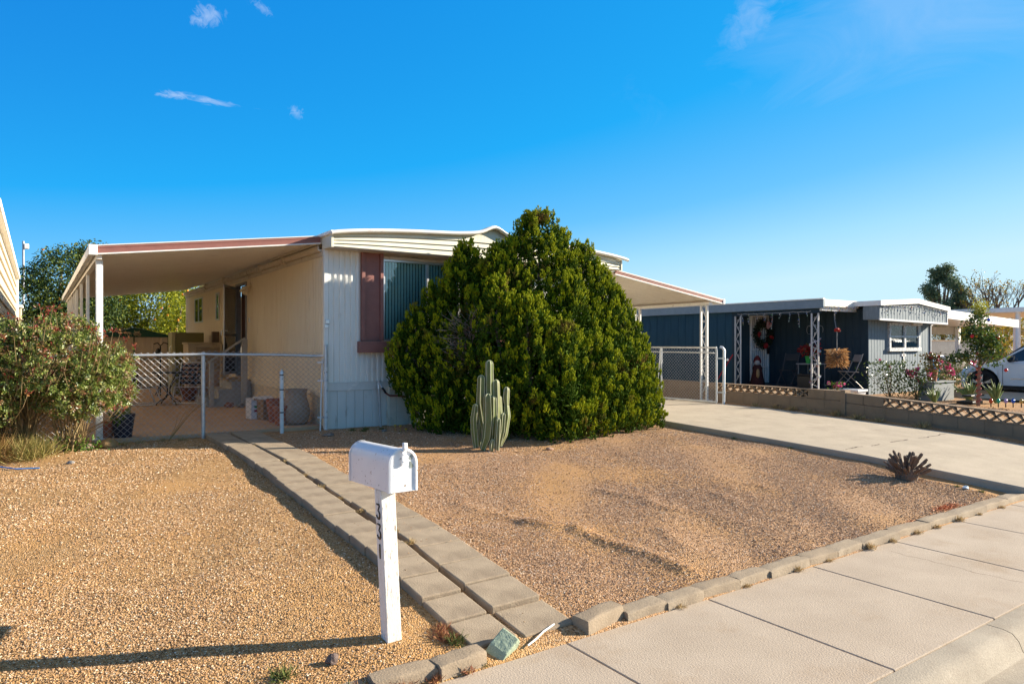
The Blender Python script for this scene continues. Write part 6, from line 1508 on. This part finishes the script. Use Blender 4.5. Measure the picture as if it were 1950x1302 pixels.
def flowers(name, label, c, spread, n, m_fl, h=.25, cat='flowers', leaf=.07, mleaf=None, nf=30, stems=8, fl=.035, top=True):
    t = thing(name, label, cat, c); c = np.array(c)
    P = c+np.stack([npr.normal(0, spread[0], n), npr.normal(0, spread[1], n), npr.uniform(.05, 1, n)**.7*h], -1)
    V, F = leaves(P, rdir(n, .2), rdir(n, .4), npr.uniform(.7, 1.2, n)*leaf, npr.uniform(.7, 1.2, n)*leaf*.5); npmesh('foliage', V, F, mleaf or M_lf_plain, t)
    b = MB()
    for i in range(stems): q = c+np.array([npr.normal(0, spread[0]*.8), npr.normal(0, spread[1]*.8), h*rnd.uniform(.6, .95)]); b.tube([tuple(c+np.array([0, 0, -.03])), tuple((c+q)/2+npr.normal(0, .02, 3)), tuple(q)], [.010, .007, .003], 5)
    b.build('stems', M_cane, t)
    for k in range(nf):
        q = c+np.array([npr.normal(0, spread[0]*.8), npr.normal(0, spread[1]*.8)-.03, h*rnd.uniform(.55, 1.05)])
        d = rdir(14, .4); V, F = leaves(np.tile(q, (14, 1)), d, rdir(14), fl*npr.uniform(.8, 1.4, 14), fl*.9); npmesh('blossom', V, F, m_fl, t)
    return t
M_pink = leafmat('pink_petals', [(.62, .05, .22), (.72, .12, .32), (.80, .30, .42)], trans=.3)
M_dkleaf = leafmat('dark_rose_leaves', [(.02, .05, .012), (.04, .085, .018), (.08, .13, .025), (.16, .20, .04)], trans=.25, rough=.35, spec=.5)
flowers('pink_flowers', 'little pink flowers behind the wall step before the porch', (14.2, 8.36, .80), (.13, .10), 80, M_pink, .16, nf=9, fl=.04)
t = thing('garden_bench', 'low pale bench top behind the wall in front of the porch', 'bench', (14.7, 7.9, .4)); b = MB(); b.mm(14.3, 14.7, 7.95, 8.5, .78, .83); b.build('seat', M_eave, t, bevel=.01)
for y in (8.02, 8.43): MB().mm(14.34, 14.66, y-.04, y+.04, .4, .779).build('leg', M_eave, t)
flowers('rose_shrub', 'leafy rose shrub with few buds in front of the blue front wall', (17.55, 8.95, .42), (.30, .25), 750, M_pink, .95, 'shrub', .075, M_dkleaf, 2, 12)
flowers('rose_shrub', 'bushy rose shrub with bright pink blooms left of the grey planter box', (17.85, 8.45, .42), (.24, .24), 800, M_pink, .75, 'shrub', .075, M_dkleaf, 9, 10, .07)
t = thing('planter_box', 'grey wooden planter box between the rose shrubs', 'planter', (18.4, 8.1, .42))
Mpb = mat('grey_planter_boards', (.24, .26, .26), (.18, .20, .20), scale=4, rough=.8, stretch=(1, 1, 5))
b = MB(); b.mm(17.92, 18.97, 8.08, 8.44, .40, .85); b.build('body', Mpb, t, bevel=.01); b = MB(); b.mm(17.89, 19.0, 8.05, 8.47, .852, .885); b.build('rim', Mpb, t, bevel=.006)
tb = pot('flower_pot', 'terracotta pot standing on the grey planter box', (18.22, 8.26, .885), .14, .30, M_terra)
flowers('pot_plant', 'dark leaved plant with red wrapping in the pot on the planter box', (18.22, 8.26, 1.13), (.13, .13), 260, mat('red_wrap', (.55, .05, .07)), .42, 'plant', .09, leafmat('bronze_leaves', [(.05, .06, .02), (.10, .10, .03), (.16, .08, .04)]), 5, 6, .05)
flowers('rose_shrub', 'rose shrub with large pink blooms right of the planter box before the car', (19.6, 8.5, .42), (.30, .25), 800, M_pink, .88, 'shrub', .075, M_dkleaf, 8, 12, .085)
t = thing('recycling_bin', 'bright blue wheeled bin tipped beside the corner of the blue home', 'bin', (22.1, 10.2, .42)); Mb = mat('bin_blue', (.01, .13, .36), rough=.4)
b = MB(); b.add([(21.92, 9.98, .45), (22.4, 9.98, .45), (22.4, 10.45, .45), (21.92, 10.45, .45), (21.86, 9.90, 1.40), (22.46, 9.90, 1.40), (22.46, 10.5, 1.40), (21.86, 10.5, 1.40)], [(3,2,1,0),(0,1,5,4),(1,2,6,5),(2,3,7,6),(3,0,4,7)]); b.build('body', Mb, t, bevel=.03)
b = MB(); b.mm(21.83, 22.49, 9.86, 10.54, 1.405, 1.46); b.build('lid', Mb, t, bevel=.02)
for x in (21.97, 22.35): b = MB(); b.lathe([(0, -.03), (.11, -.03), (.11, .03), (0, .03)], (x, 10.5, .53), 14, 'x'); b.build('wheel', M_black, t)
t = thing('covered_boat', 'small upturned grey hull with clutter stored under the far carport', 'boat', (25.4, 11.0, .42))
b = MB(); P_ = []
for f in np.linspace(0, 1, 9):
    w = .62*math.sin(math.pi*(.12+.80*f))**.5; x = 24.5+2.0*f
    for q in np.linspace(0, math.pi, 9): P_.append((x, 11.0+.7*w*math.cos(q), .78+.44*(1 if 0 < f < 1 else .8)*(1-math.sin(q)**.8*.95)))
b.v = P_; b.f = [(i*9+j, i*9+j+1, (i+1)*9+j+1, (i+1)*9+j) for i in range(8) for j in range(8)]
b.build('hull', mat('hull_grey', (.30, .28, .25), (.22, .21, .19), rough=.5), t, smooth=60)
b = MB(); b.bar((24.5, 10.7, .62), (26.5, 10.7, .62), .08, .1); b.bar((24.5, 11.3, .62), (26.5, 11.3, .62), .08, .1); b.build('trestle', M_brownwood, t)
b = MB(); b.blob((24.9, 10.95, 1.28), (.3, .25, .12), 4, .25); b.blob((25.5, 10.95, 1.25), (.22, .2, .10), 6, .3); b.build('bundle', M_lip, t)
# young citrus in front of the car
Yc = thing('young_citrus', 'young glossy citrus tree with red lights round its slim trunk', 'tree', (17.94, 7.13, .38))
bl = [(17.95, 7.1, 1.85, .44, .40, .48), (17.75, 7.2, 2.10, .30, .28, .36), (18.1, 7.0, 1.55, .42, .38, .32), (17.95, 7.1, 2.40, .22, .22, .28), (17.6, 7.3, 1.50, .40, .22, .16), (18.2, 6.95, 1.85, .34, .3, .36), (17.35, 7.45, 1.43, .22, .14, .10)]
P = crown_pts(bl, 1250, .2); n = len(P); V, F = leaves(P, rdir(n, .1), rdir(n, .5), npr.uniform(.06, .105, n), npr.uniform(.035, .05, n))
npmesh('crown', V, F, leafmat('glossy_citrus', [(.018, .05, .008), (.04, .085, .012), (.09, .15, .02), (.20, .23, .03)], trans=.3, rough=.25, spec=.6), Yc)
P = np.array([[17.95, 7.1, 2.62]])+npr.normal(0, .09, (820, 3)); V, F = leaves(P, rdir(820, .5), rdir(820), .04, .016); npmesh('foliage_tips', V, F, leafmat('new_citrus_leaves', [(.30, .30, .02), (.42, .40, .03)], trans=.4), Yc)
b = MB(); b.tube([(17.94, 7.13, .36), (17.95, 7.12, 1.0), (17.95, 7.1, 1.5), (17.96, 7.1, 2.3)], [.042, .036, .028, .012], 8); b.tube([(17.95, 7.12, 1.22), (17.6, 7.3, 1.45), (17.35, 7.45, 1.46)], [.018, .012, .006], 6); b.tube([(17.95, 7.12, 1.25), (18.3, 6.95, 1.6)], [.02, .01], 6)
b.build('trunk', mat('citrus_trunk', (.30, .16, .10)), Yc)
b = MB(); b.tube([(17.945+.05*math.cos(q), 7.125+.05*math.sin(q), .42+q*.02) for q in np.linspace(0, 44, 200)], .009, 4); b.build('light_spiral', mat('red_rope', (.45, .06, .05)), Yc)
for (x, y, z, c) in [(17.55, 7.2, 1.98, (.6, .02, .03)), (18.1, 6.9, 1.95, (.6, .02, .03)), (17.8, 7.2, 1.58, (.55, .12, .05)), (18.42, 6.85, 1.20, (.6, .03, .03)), (17.9, 7.0, 2.35, (.08, .15, .6)), (17.75, 7.2, 1.98, (.7, .45, .03))]:
    MB().blob((x, y-.1, z), (.045, .045, .045), 2, .02, 1).build('bauble', mat('bauble_paint', c, rough=.25), Yc, smooth=80)
def aloe(label, c, s=1.0):
    t = thing('aloe', label, 'plant', c, 'aloe plants behind the lattice wall'); b = MB()
    for k in range(16):
        q = rnd.uniform(0, 6.28); e = rnd.uniform(.15, .75); L_ = s*rnd.uniform(.35, .62); dx, dy = math.cos(q)*math.sin(e), math.sin(q)*math.sin(e)
        b.tube([(0, 0, 0), (dx*L_*.5, dy*L_*.5, L_*.55*math.cos(e)), (dx*L_, dy*L_, L_*math.cos(e)*.92)], [.032*s, .026*s, .003], 5)
    b.build('leaves', mat('aloe_green', (.14, .20, .055), (.20, .25, .08), scale=4), t, smooth=60, local=True); return t
aloe('spiky aloe clump left of the young citrus trunk', (18.9, 7.72, .40), 1.0); aloe('spiky aloe clump right of the young citrus trunk', (18.95, 7.15, .40), 1.05); aloe('small dry aloe before the planter box', (17.6, 7.92, .40), .75)
for lab, (x, y), c in [('red path light bulb right of the citrus trunk', (17.70, 6.78), (.6, .08, .02)), ('green path light bulb below the right aloe', (17.82, 6.68), (.02, .4, .22)), ('lilac path light bulb right of the green one', (17.94, 6.58), (.5, .35, .6)), ('blue path light bulb right of the lilac one', (18.06, 6.48), (.03, .12, .5)), ('amber path light bulb farthest right', (18.20, 6.37), (.55, .38, .10))]:
    t = thing('path_light', lab, 'garden light', (x, y, .40)); b = MB(); b.blob((x, y, .52), (.045, .045, .065), 2, .02, 1); b.build('bulb', mat('bulb_glaze', c, rough=.2), t, smooth=80); MB().tube([(x, y, .38), (x, y, .46)], .012, 6).build('stake', M_black, t)
t = thing('black_tray', 'flat black trays with pale stones on the ground left of the citrus trunk', 'tray', (18.2, 7.45, .40)); b = MB(); b.mm(17.95, 18.5, 7.25, 7.6, .40, .46); b.build('tray', M_black, t, bevel=.01)
b = MB().mm(18.0, 18.7, 7.3, 7.5, .56, .60); b.build('shelf', M_black, t, bevel=.01)

# ------------------------------------------------------------ white car on the neighbour's drive
M_car = mat('white_car_paint', (.78, .79, .80), (.77, .78, .79), rough=.25, spec=.5, coat=.6)
M_tyre = mat('tyre_rubber', (.018, .018, .019), rough=.85); M_rim = mat('rim_alloy', (.62, .63, .65), rough=.25, metal=.9); M_cg = mat('car_glass', (.015, .018, .02), rough=.05, spec=.8)
Cr = thing('white_car', 'white sport utility car parked facing the far carport', 'car', (24.0, 7.6, .26))
yF, yR = 9.74, 5.0; xc, hw = 24.02, .92; wy1, wy2, wr, wz = 9.10, 6.32, .40, .63
def sect(y):
    f = (yF-y)/(yF-yR)
    nose = np.clip((yF-y)/.35, 0, 1)**.5; tail = np.clip((y-yR)/.25, 0, 1)**.5
    wdt = hw*(.80+.20*min(nose, tail))
    hood = np.interp(y, [yR, yR+.25, 6.0, 8.55, 8.75, 9.50, yF-.06, yF], [1.18, 1.30, 1.32, 1.26, 1.28, 1.14, 1.02, .85])
    roof = np.interp(y, [yR, yR+.12, yR+.6, 6.3, 7.4, 7.9, 8.75], [1.18, 1.35, 1.88, 2.0, 1.98, 1.90, 1.29])
    zb = .50
    for wy in (wy1, wy2):
        d = abs(y-wy)
        if d < .47: zb = max(zb, wz + math.sqrt(max(0, .47**2-d*d))*.98)
    zb = min(zb, 1.12) if y < yF-.05 else .62
    return wdt, zb, hood, max(roof, hood) if y <= 8.75 else hood
Yv = sorted(set(list(np.linspace(yR, yF, 60)) + [wy1+.47*math.cos(q) for q in np.linspace(0, math.pi, 13)] + [wy2+.47*math.cos(q) for q in np.linspace(0, math.pi, 13)]))
b = MB()
for y in Yv:
    w, zb, hd, rf = sect(y)
    mid = max(zb+.02, .86)
    b.v += [(xc-w*.97, y, zb), (xc-w, y, max(mid, zb+.01)), (xc-w*.985, y, hd-.04 if hd-.04 > mid else mid+.01), (xc-w*.93, y, hd), (xc+w*.93, y, hd), (xc+w*.985, y, max(hd-.04, mid+.01)), (xc+w, y, max(mid, zb+.01)), (xc+w*.97, y, zb)]
n8 = 8
b.f = [(i*n8+j, (i+1)*n8+j, (i+1)*n8+j+1, i*n8+j+1) for i in range(len(Yv)-1) for j in range(n8-1)] + [tuple(range(n8)), tuple((len(Yv)-1)*n8+j for j in range(n8))[::-1]]
body = b.build('body', M_car, Cr, smooth=40)
b = MB(); Yc_ = [y for y in np.linspace(yR+.05, 8.73, 40)]
for y in Yc_:
    w, zb, hd, rf = sect(y); rf = max(rf, hd+.005); ww = w*.93; wt = ww*(1-.22*min(1, (rf-hd)/.68))
    b.v += [(xc-ww, y, hd-.002), (xc-wt, y, rf-.05 if rf-.05 > hd else hd), (xc-wt*.86, y, rf), (xc+wt*.86, y, rf), (xc+wt, y, rf-.05 if rf-.05 > hd else hd), (xc+ww, y, hd-.002)]
b.f = [(i*6+j, (i+1)*6+j, (i+1)*6+j+1, i*6+j+1) for i in range(len(Yc_)-1) for j in range(5)]
b.build('cabin', M_car, Cr, smooth=40)
def side_glass(y0, y1, nm):
    b = MB(); Y_ = np.linspace(y0, y1, 14)
    for y in Y_:
        w, zb, hd, rf = sect(y); ww = w*.93; f0, f1 = .10, .86; h = max(rf-.05-hd, .02)
        def X(f): return xc-ww*(1-.22*min(1, max(rf-hd, .01)/.68)*f) - .006
        b.v += [(X(f0), y, hd+h*f0), (X(f1), y, hd+h*f1)]
    b.f = [(2*i, 2*i+1, 2*i+3, 2*i+2) for i in range(13)]; b.build(nm, M_cg, Cr)
side_glass(8.40, 7.25, 'side_window'); side_glass(7.15, 6.2, 'side_window'); side_glass(6.12, 5.6, 'side_window')
b = MB(); Y_ = np.linspace(8.62, 7.95, 8)
for y in Y_: w, zb, hd, rf = sect(y); b.v += [(xc-w*.72, y+.02, rf+.012), (xc+w*.72, y+.02, rf+.012)]
b.f = [(2*i, 2*i+1, 2*i+3, 2*i+2) for i in range(7)]; b.build('windscreen', M_cg, Cr)
b = MB(); b.blob((xc-hw-.13, 8.32, 1.36), (.11, .07, .09), 2, .03); b.bar((xc-hw-.05, 8.33, 1.33), (xc-hw+.06, 8.35, 1.30), .05, .04); b.build('mirror', M_black, Cr, smooth=60)
b = MB(); b.mm(xc-hw-.004, xc-hw+.02, 5.75, 8.60, .505, .60); b.build('sill', M_black, Cr)
b = MB().mm(xc-hw-.012, xc-hw+.01, 6.95, 8.35, .79, .815); b.build('side_moulding', M_rim, Cr, bevel=.004)
for y in (8.55, 7.2, 6.05): MB().mm(xc-hw-.0035, xc-hw+.01, y-.005, y+.005, .62, 1.2).build('door_seam', M_dark, Cr)
for y in (7.38, 6.3): b = MB(); b.mm(xc-hw-.03, xc-hw-.0, y-.10, y+.06, 1.09, 1.12); b.build('door_handle', M_car, Cr, bevel=.008)
b = MB(); b.add([(xc-hw*.985, 9.25, 1.00), (xc-hw*.985, 9.25, 1.10), (xc-hw*.90, 9.70, .95), (xc-hw*.90, 9.70, .84), (xc-hw*.6, 9.75, .93), (xc-hw*.6, 9.75, .84)], [(0, 1, 2, 3), (3, 2, 4, 5)]); b.v = [(x-.012, y, z) for x, y, z in b.v]; b.build('headlight', mat('lamp_lens', (.55, .58, .62), rough=.1), Cr)
def wheel(y):
    x = xc-hw+.12
    w_ = MB().lathe([(.27, -.11), (.37, -.12), (.40, -.08), (.40, .10), (.36, .12), (.27, .11)], (x, y, wz), 32, 'x').build('wheel', M_tyre, Cr, smooth=50)
    b = MB(); b.lathe([(.275, -.115), (.262, -.10), (.255, -.05), (.255, .05)], (x, y, wz), 32, 'x')
    for k in range(5):
        q = 2*math.pi*k/5+.3
        for dq in (-.11, .11): b.bar((x-.095, y+.05*math.cos(q), wz+.05*math.sin(q)), (x-.095, y+.26*math.cos(q+dq), wz+.26*math.sin(q+dq)), .034, .03)
    b.lathe([(0, -.115), (.055, -.11), (.06, -.07)], (x, y, wz), 14, 'x'); b.build('rim', M_rim, w_, smooth=40)
    b = MB(); b.lathe([(0, -.03), (.25, -.03)], (x, y, wz), 24, 'x'); b.build('brake_shadow', M_black, w_)
wheel(wy1); wheel(wy2)
b = MB(); b.mm(xc-hw+.25, xc+hw-.1, yR+.3, yF-.3, .36, .8); b.build('underbody', M_black, Cr)
for wy in (wy1, wy2): b = MB(); b.lathe([(.46, .02), (.0, .02)], (xc-hw+.3, wy, wz), 24, 'x'); b.build('wheel_well', M_black, Cr)
b = MB().quad((19.9, 4.3, .262+.14), (30, 4.3, .262+.14), (30, 16, .40+.05), (19.9, 16, .40+.05)); struct(b.build('neighbour_drive', M_drive))
# ------------------------------------------------------------ things beyond
t = thing('block_fence', 'dark grey tall block wall beyond the neighbour carport', 'wall', (30, 17, .4)); b = MB(); b.mm(21, 46, 17.0, 17.2, .3, 1.95); b.build('blocks', concrete('grey_block', (.15, .15, .155), (.11, .11, .115), (.09, .09, .09), scale=3), t); b = MB(); b.mm(21, 46, 16.98, 17.22, 1.952, 2.0); b.build('cap', M_cmu, t)
t = thing('far_home', 'pale far mobile home with a long window band above the block wall', 'house', (55, 24, .4)); b = MB(); b.mm(44, 70, 24, 29, .4, 3.1); b.build('wall', mat('far_wall', (.45, .46, .46)), t); b = MB(); b.mm(48, 59, 23.95, 23.99, 1.7, 2.75); b.build('window', mat('far_window', (.35, .45, .52), (.10, .13, .16), scale=1.1, rough=.1), t); b = MB(); b.mm(43.6, 70.4, 23.5, 29.4, 3.1, 3.25); b.build('roof', M_lip, t)
t = thing('far_carport', 'white flat carport roof on one round post behind the neighbouring home', 'carport', (31, 11, .4)); b = MB(); b.mm(31.0, 38, 8.6, 13.7, 3.02, 3.21); b.build('roof', M_lip, t, bevel=.02)
for (x, y) in ((31.25, 11.05), (37.6, 11.05), (37.6, 13.4)): MB().tube([(x, y, .3), (x, y, 3.02)], .085, 12).build('post', M_white, t, smooth=60)
M_pinef = leafmat('pine_needles', [(.06, .11, .07), (.10, .165, .09), (.16, .22, .10), (.24, .28, .12)], trans=.2, rough=.6)
bb = []
for i in range(26):
    z = 3.2+3.45*(i/25); w = 1.40*(1-((i/25)-.25)**2*1.3)*rnd.uniform(.6, 1.1); q = rnd.uniform(0, 6.28)
    bb.append((48.6+w*.8*math.cos(q), 21.4+w*.8*math.sin(q), z, .55, .55, .42))
tree('pine_tree', 'far dark blue green pine above the roof of the blue home', (48.6, 21.4, .4), bb, M_pinef, 700, .17, 0, None, .16, .1)
tree('broadleaf_bush', 'olive green round tree top low beside the far pine', (49.3, 20.5, .4), [(49.4, 20.4, 3.3, 1.4, 1.3, .95), (48.3, 21, 2.9, 1.2, 1.2, .8)], leafmat('olive_leaves', [(.06, .08, .02), (.11, .13, .03), (.18, .18, .05)]), 300, .16, 0, None, .14)
M_yel = leafmat('autumn_leaves', [(.10, .12, .016), (.20, .20, .02), (.36, .26, .025), (.44, .30, .03), (.26, .12, .02)], trans=.35, rough=.5)
tree('autumn_tree', 'dense yellow and olive leaved tree behind the far carport post', (46, 17.4, .4), [(44.5, 17.6, 1.9, 1.6, 1.5, 1.5), (46.5, 17.2, 2.0, 1.7, 1.5, 1.6), (48.5, 16.6, 2.1, 1.8, 1.5, 1.7), (44.4, 19.0, 1.8, 1.2, 1.2, 1.3), (47, 18.5, 2.0, 1.6, 1.4, 1.5)], M_yel, 420, .13, 0, None, .15)
# nearly bare tree with a few orange leaves
t = thing('bare_tree', 'tall almost bare tree with scattered orange leaves against the sky at right', 'tree', (49.5, 19, .4)); b = MB(); tips = []
def branch(p, d, L_, r, dep):
    e = p+d*L_; mid = (p+e)/2+Vector((rnd.uniform(-.08, .08), rnd.uniform(-.08, .08), rnd.uniform(-.05, .08)))*L_
    b.tube([p, mid, e], [r, r*.85, r*.65], 5 if dep < 3 else 4, cap=False)
    if dep >= 5: tips.append(e); tips.append(mid); return
    for k in range(3 if dep < 3 else 2):
        nd = (d+Vector((rnd.uniform(-.75, .75), rnd.uniform(-.75, .75), rnd.uniform(-.15, .55)))).normalized(); branch(e if k else mid.lerp(e, .6), nd, L_*rnd.uniform(.62, .82), r*.62, dep+1)
for k in range(4): branch(Vector((49.2+.25*k, 19.0-.2*k, .3)), Vector((rnd.uniform(-.5, .5)+(-.25+.25*k), rnd.uniform(-.3, .3), 1)).normalized(), 1.95, .11, 0)
b.build('trunk', mat('twig_brown', (.17, .12, .09), rough=.9), t)
n = 1700; ti = npr.integers(0, len(tips), n); Pq = np.array([tuple(tips[i]) for i in ti])+npr.normal(0, .10, (n, 3)); Pq = Pq[np.sin(Pq[:, 0]*2.1)*np.sin(Pq[:, 2]*2.3+Pq[:, 1]) > -.15]
n = len(Pq); V, F = leaves(Pq, rdir(n, -.3), rdir(n), npr.uniform(.09, .15, n), npr.uniform(.06, .10, n)); npmesh('leaves', V, F, M_yel, t)
for k, (x, y, z, r_) in enumerate([(30, 46, 1.6, 2.2), (35, 50, 1.6, 2.6), (41, 44, 1.8, 2.8), (25, 52, 1.7, 2.4)]):
    tree('garden_tree', ['far low round tree on the skyline behind the carport', 'far olive tree on the skyline beyond the fence', 'far broad tree on the skyline behind the blue roof', 'far leafy tree showing between carport and blue wall'][k], (x, y, .4), [(x, y, z, r_, r_, 1.5)], M_yel if k == 3 else M_citrusd, 110, .28, 0, None, .18)
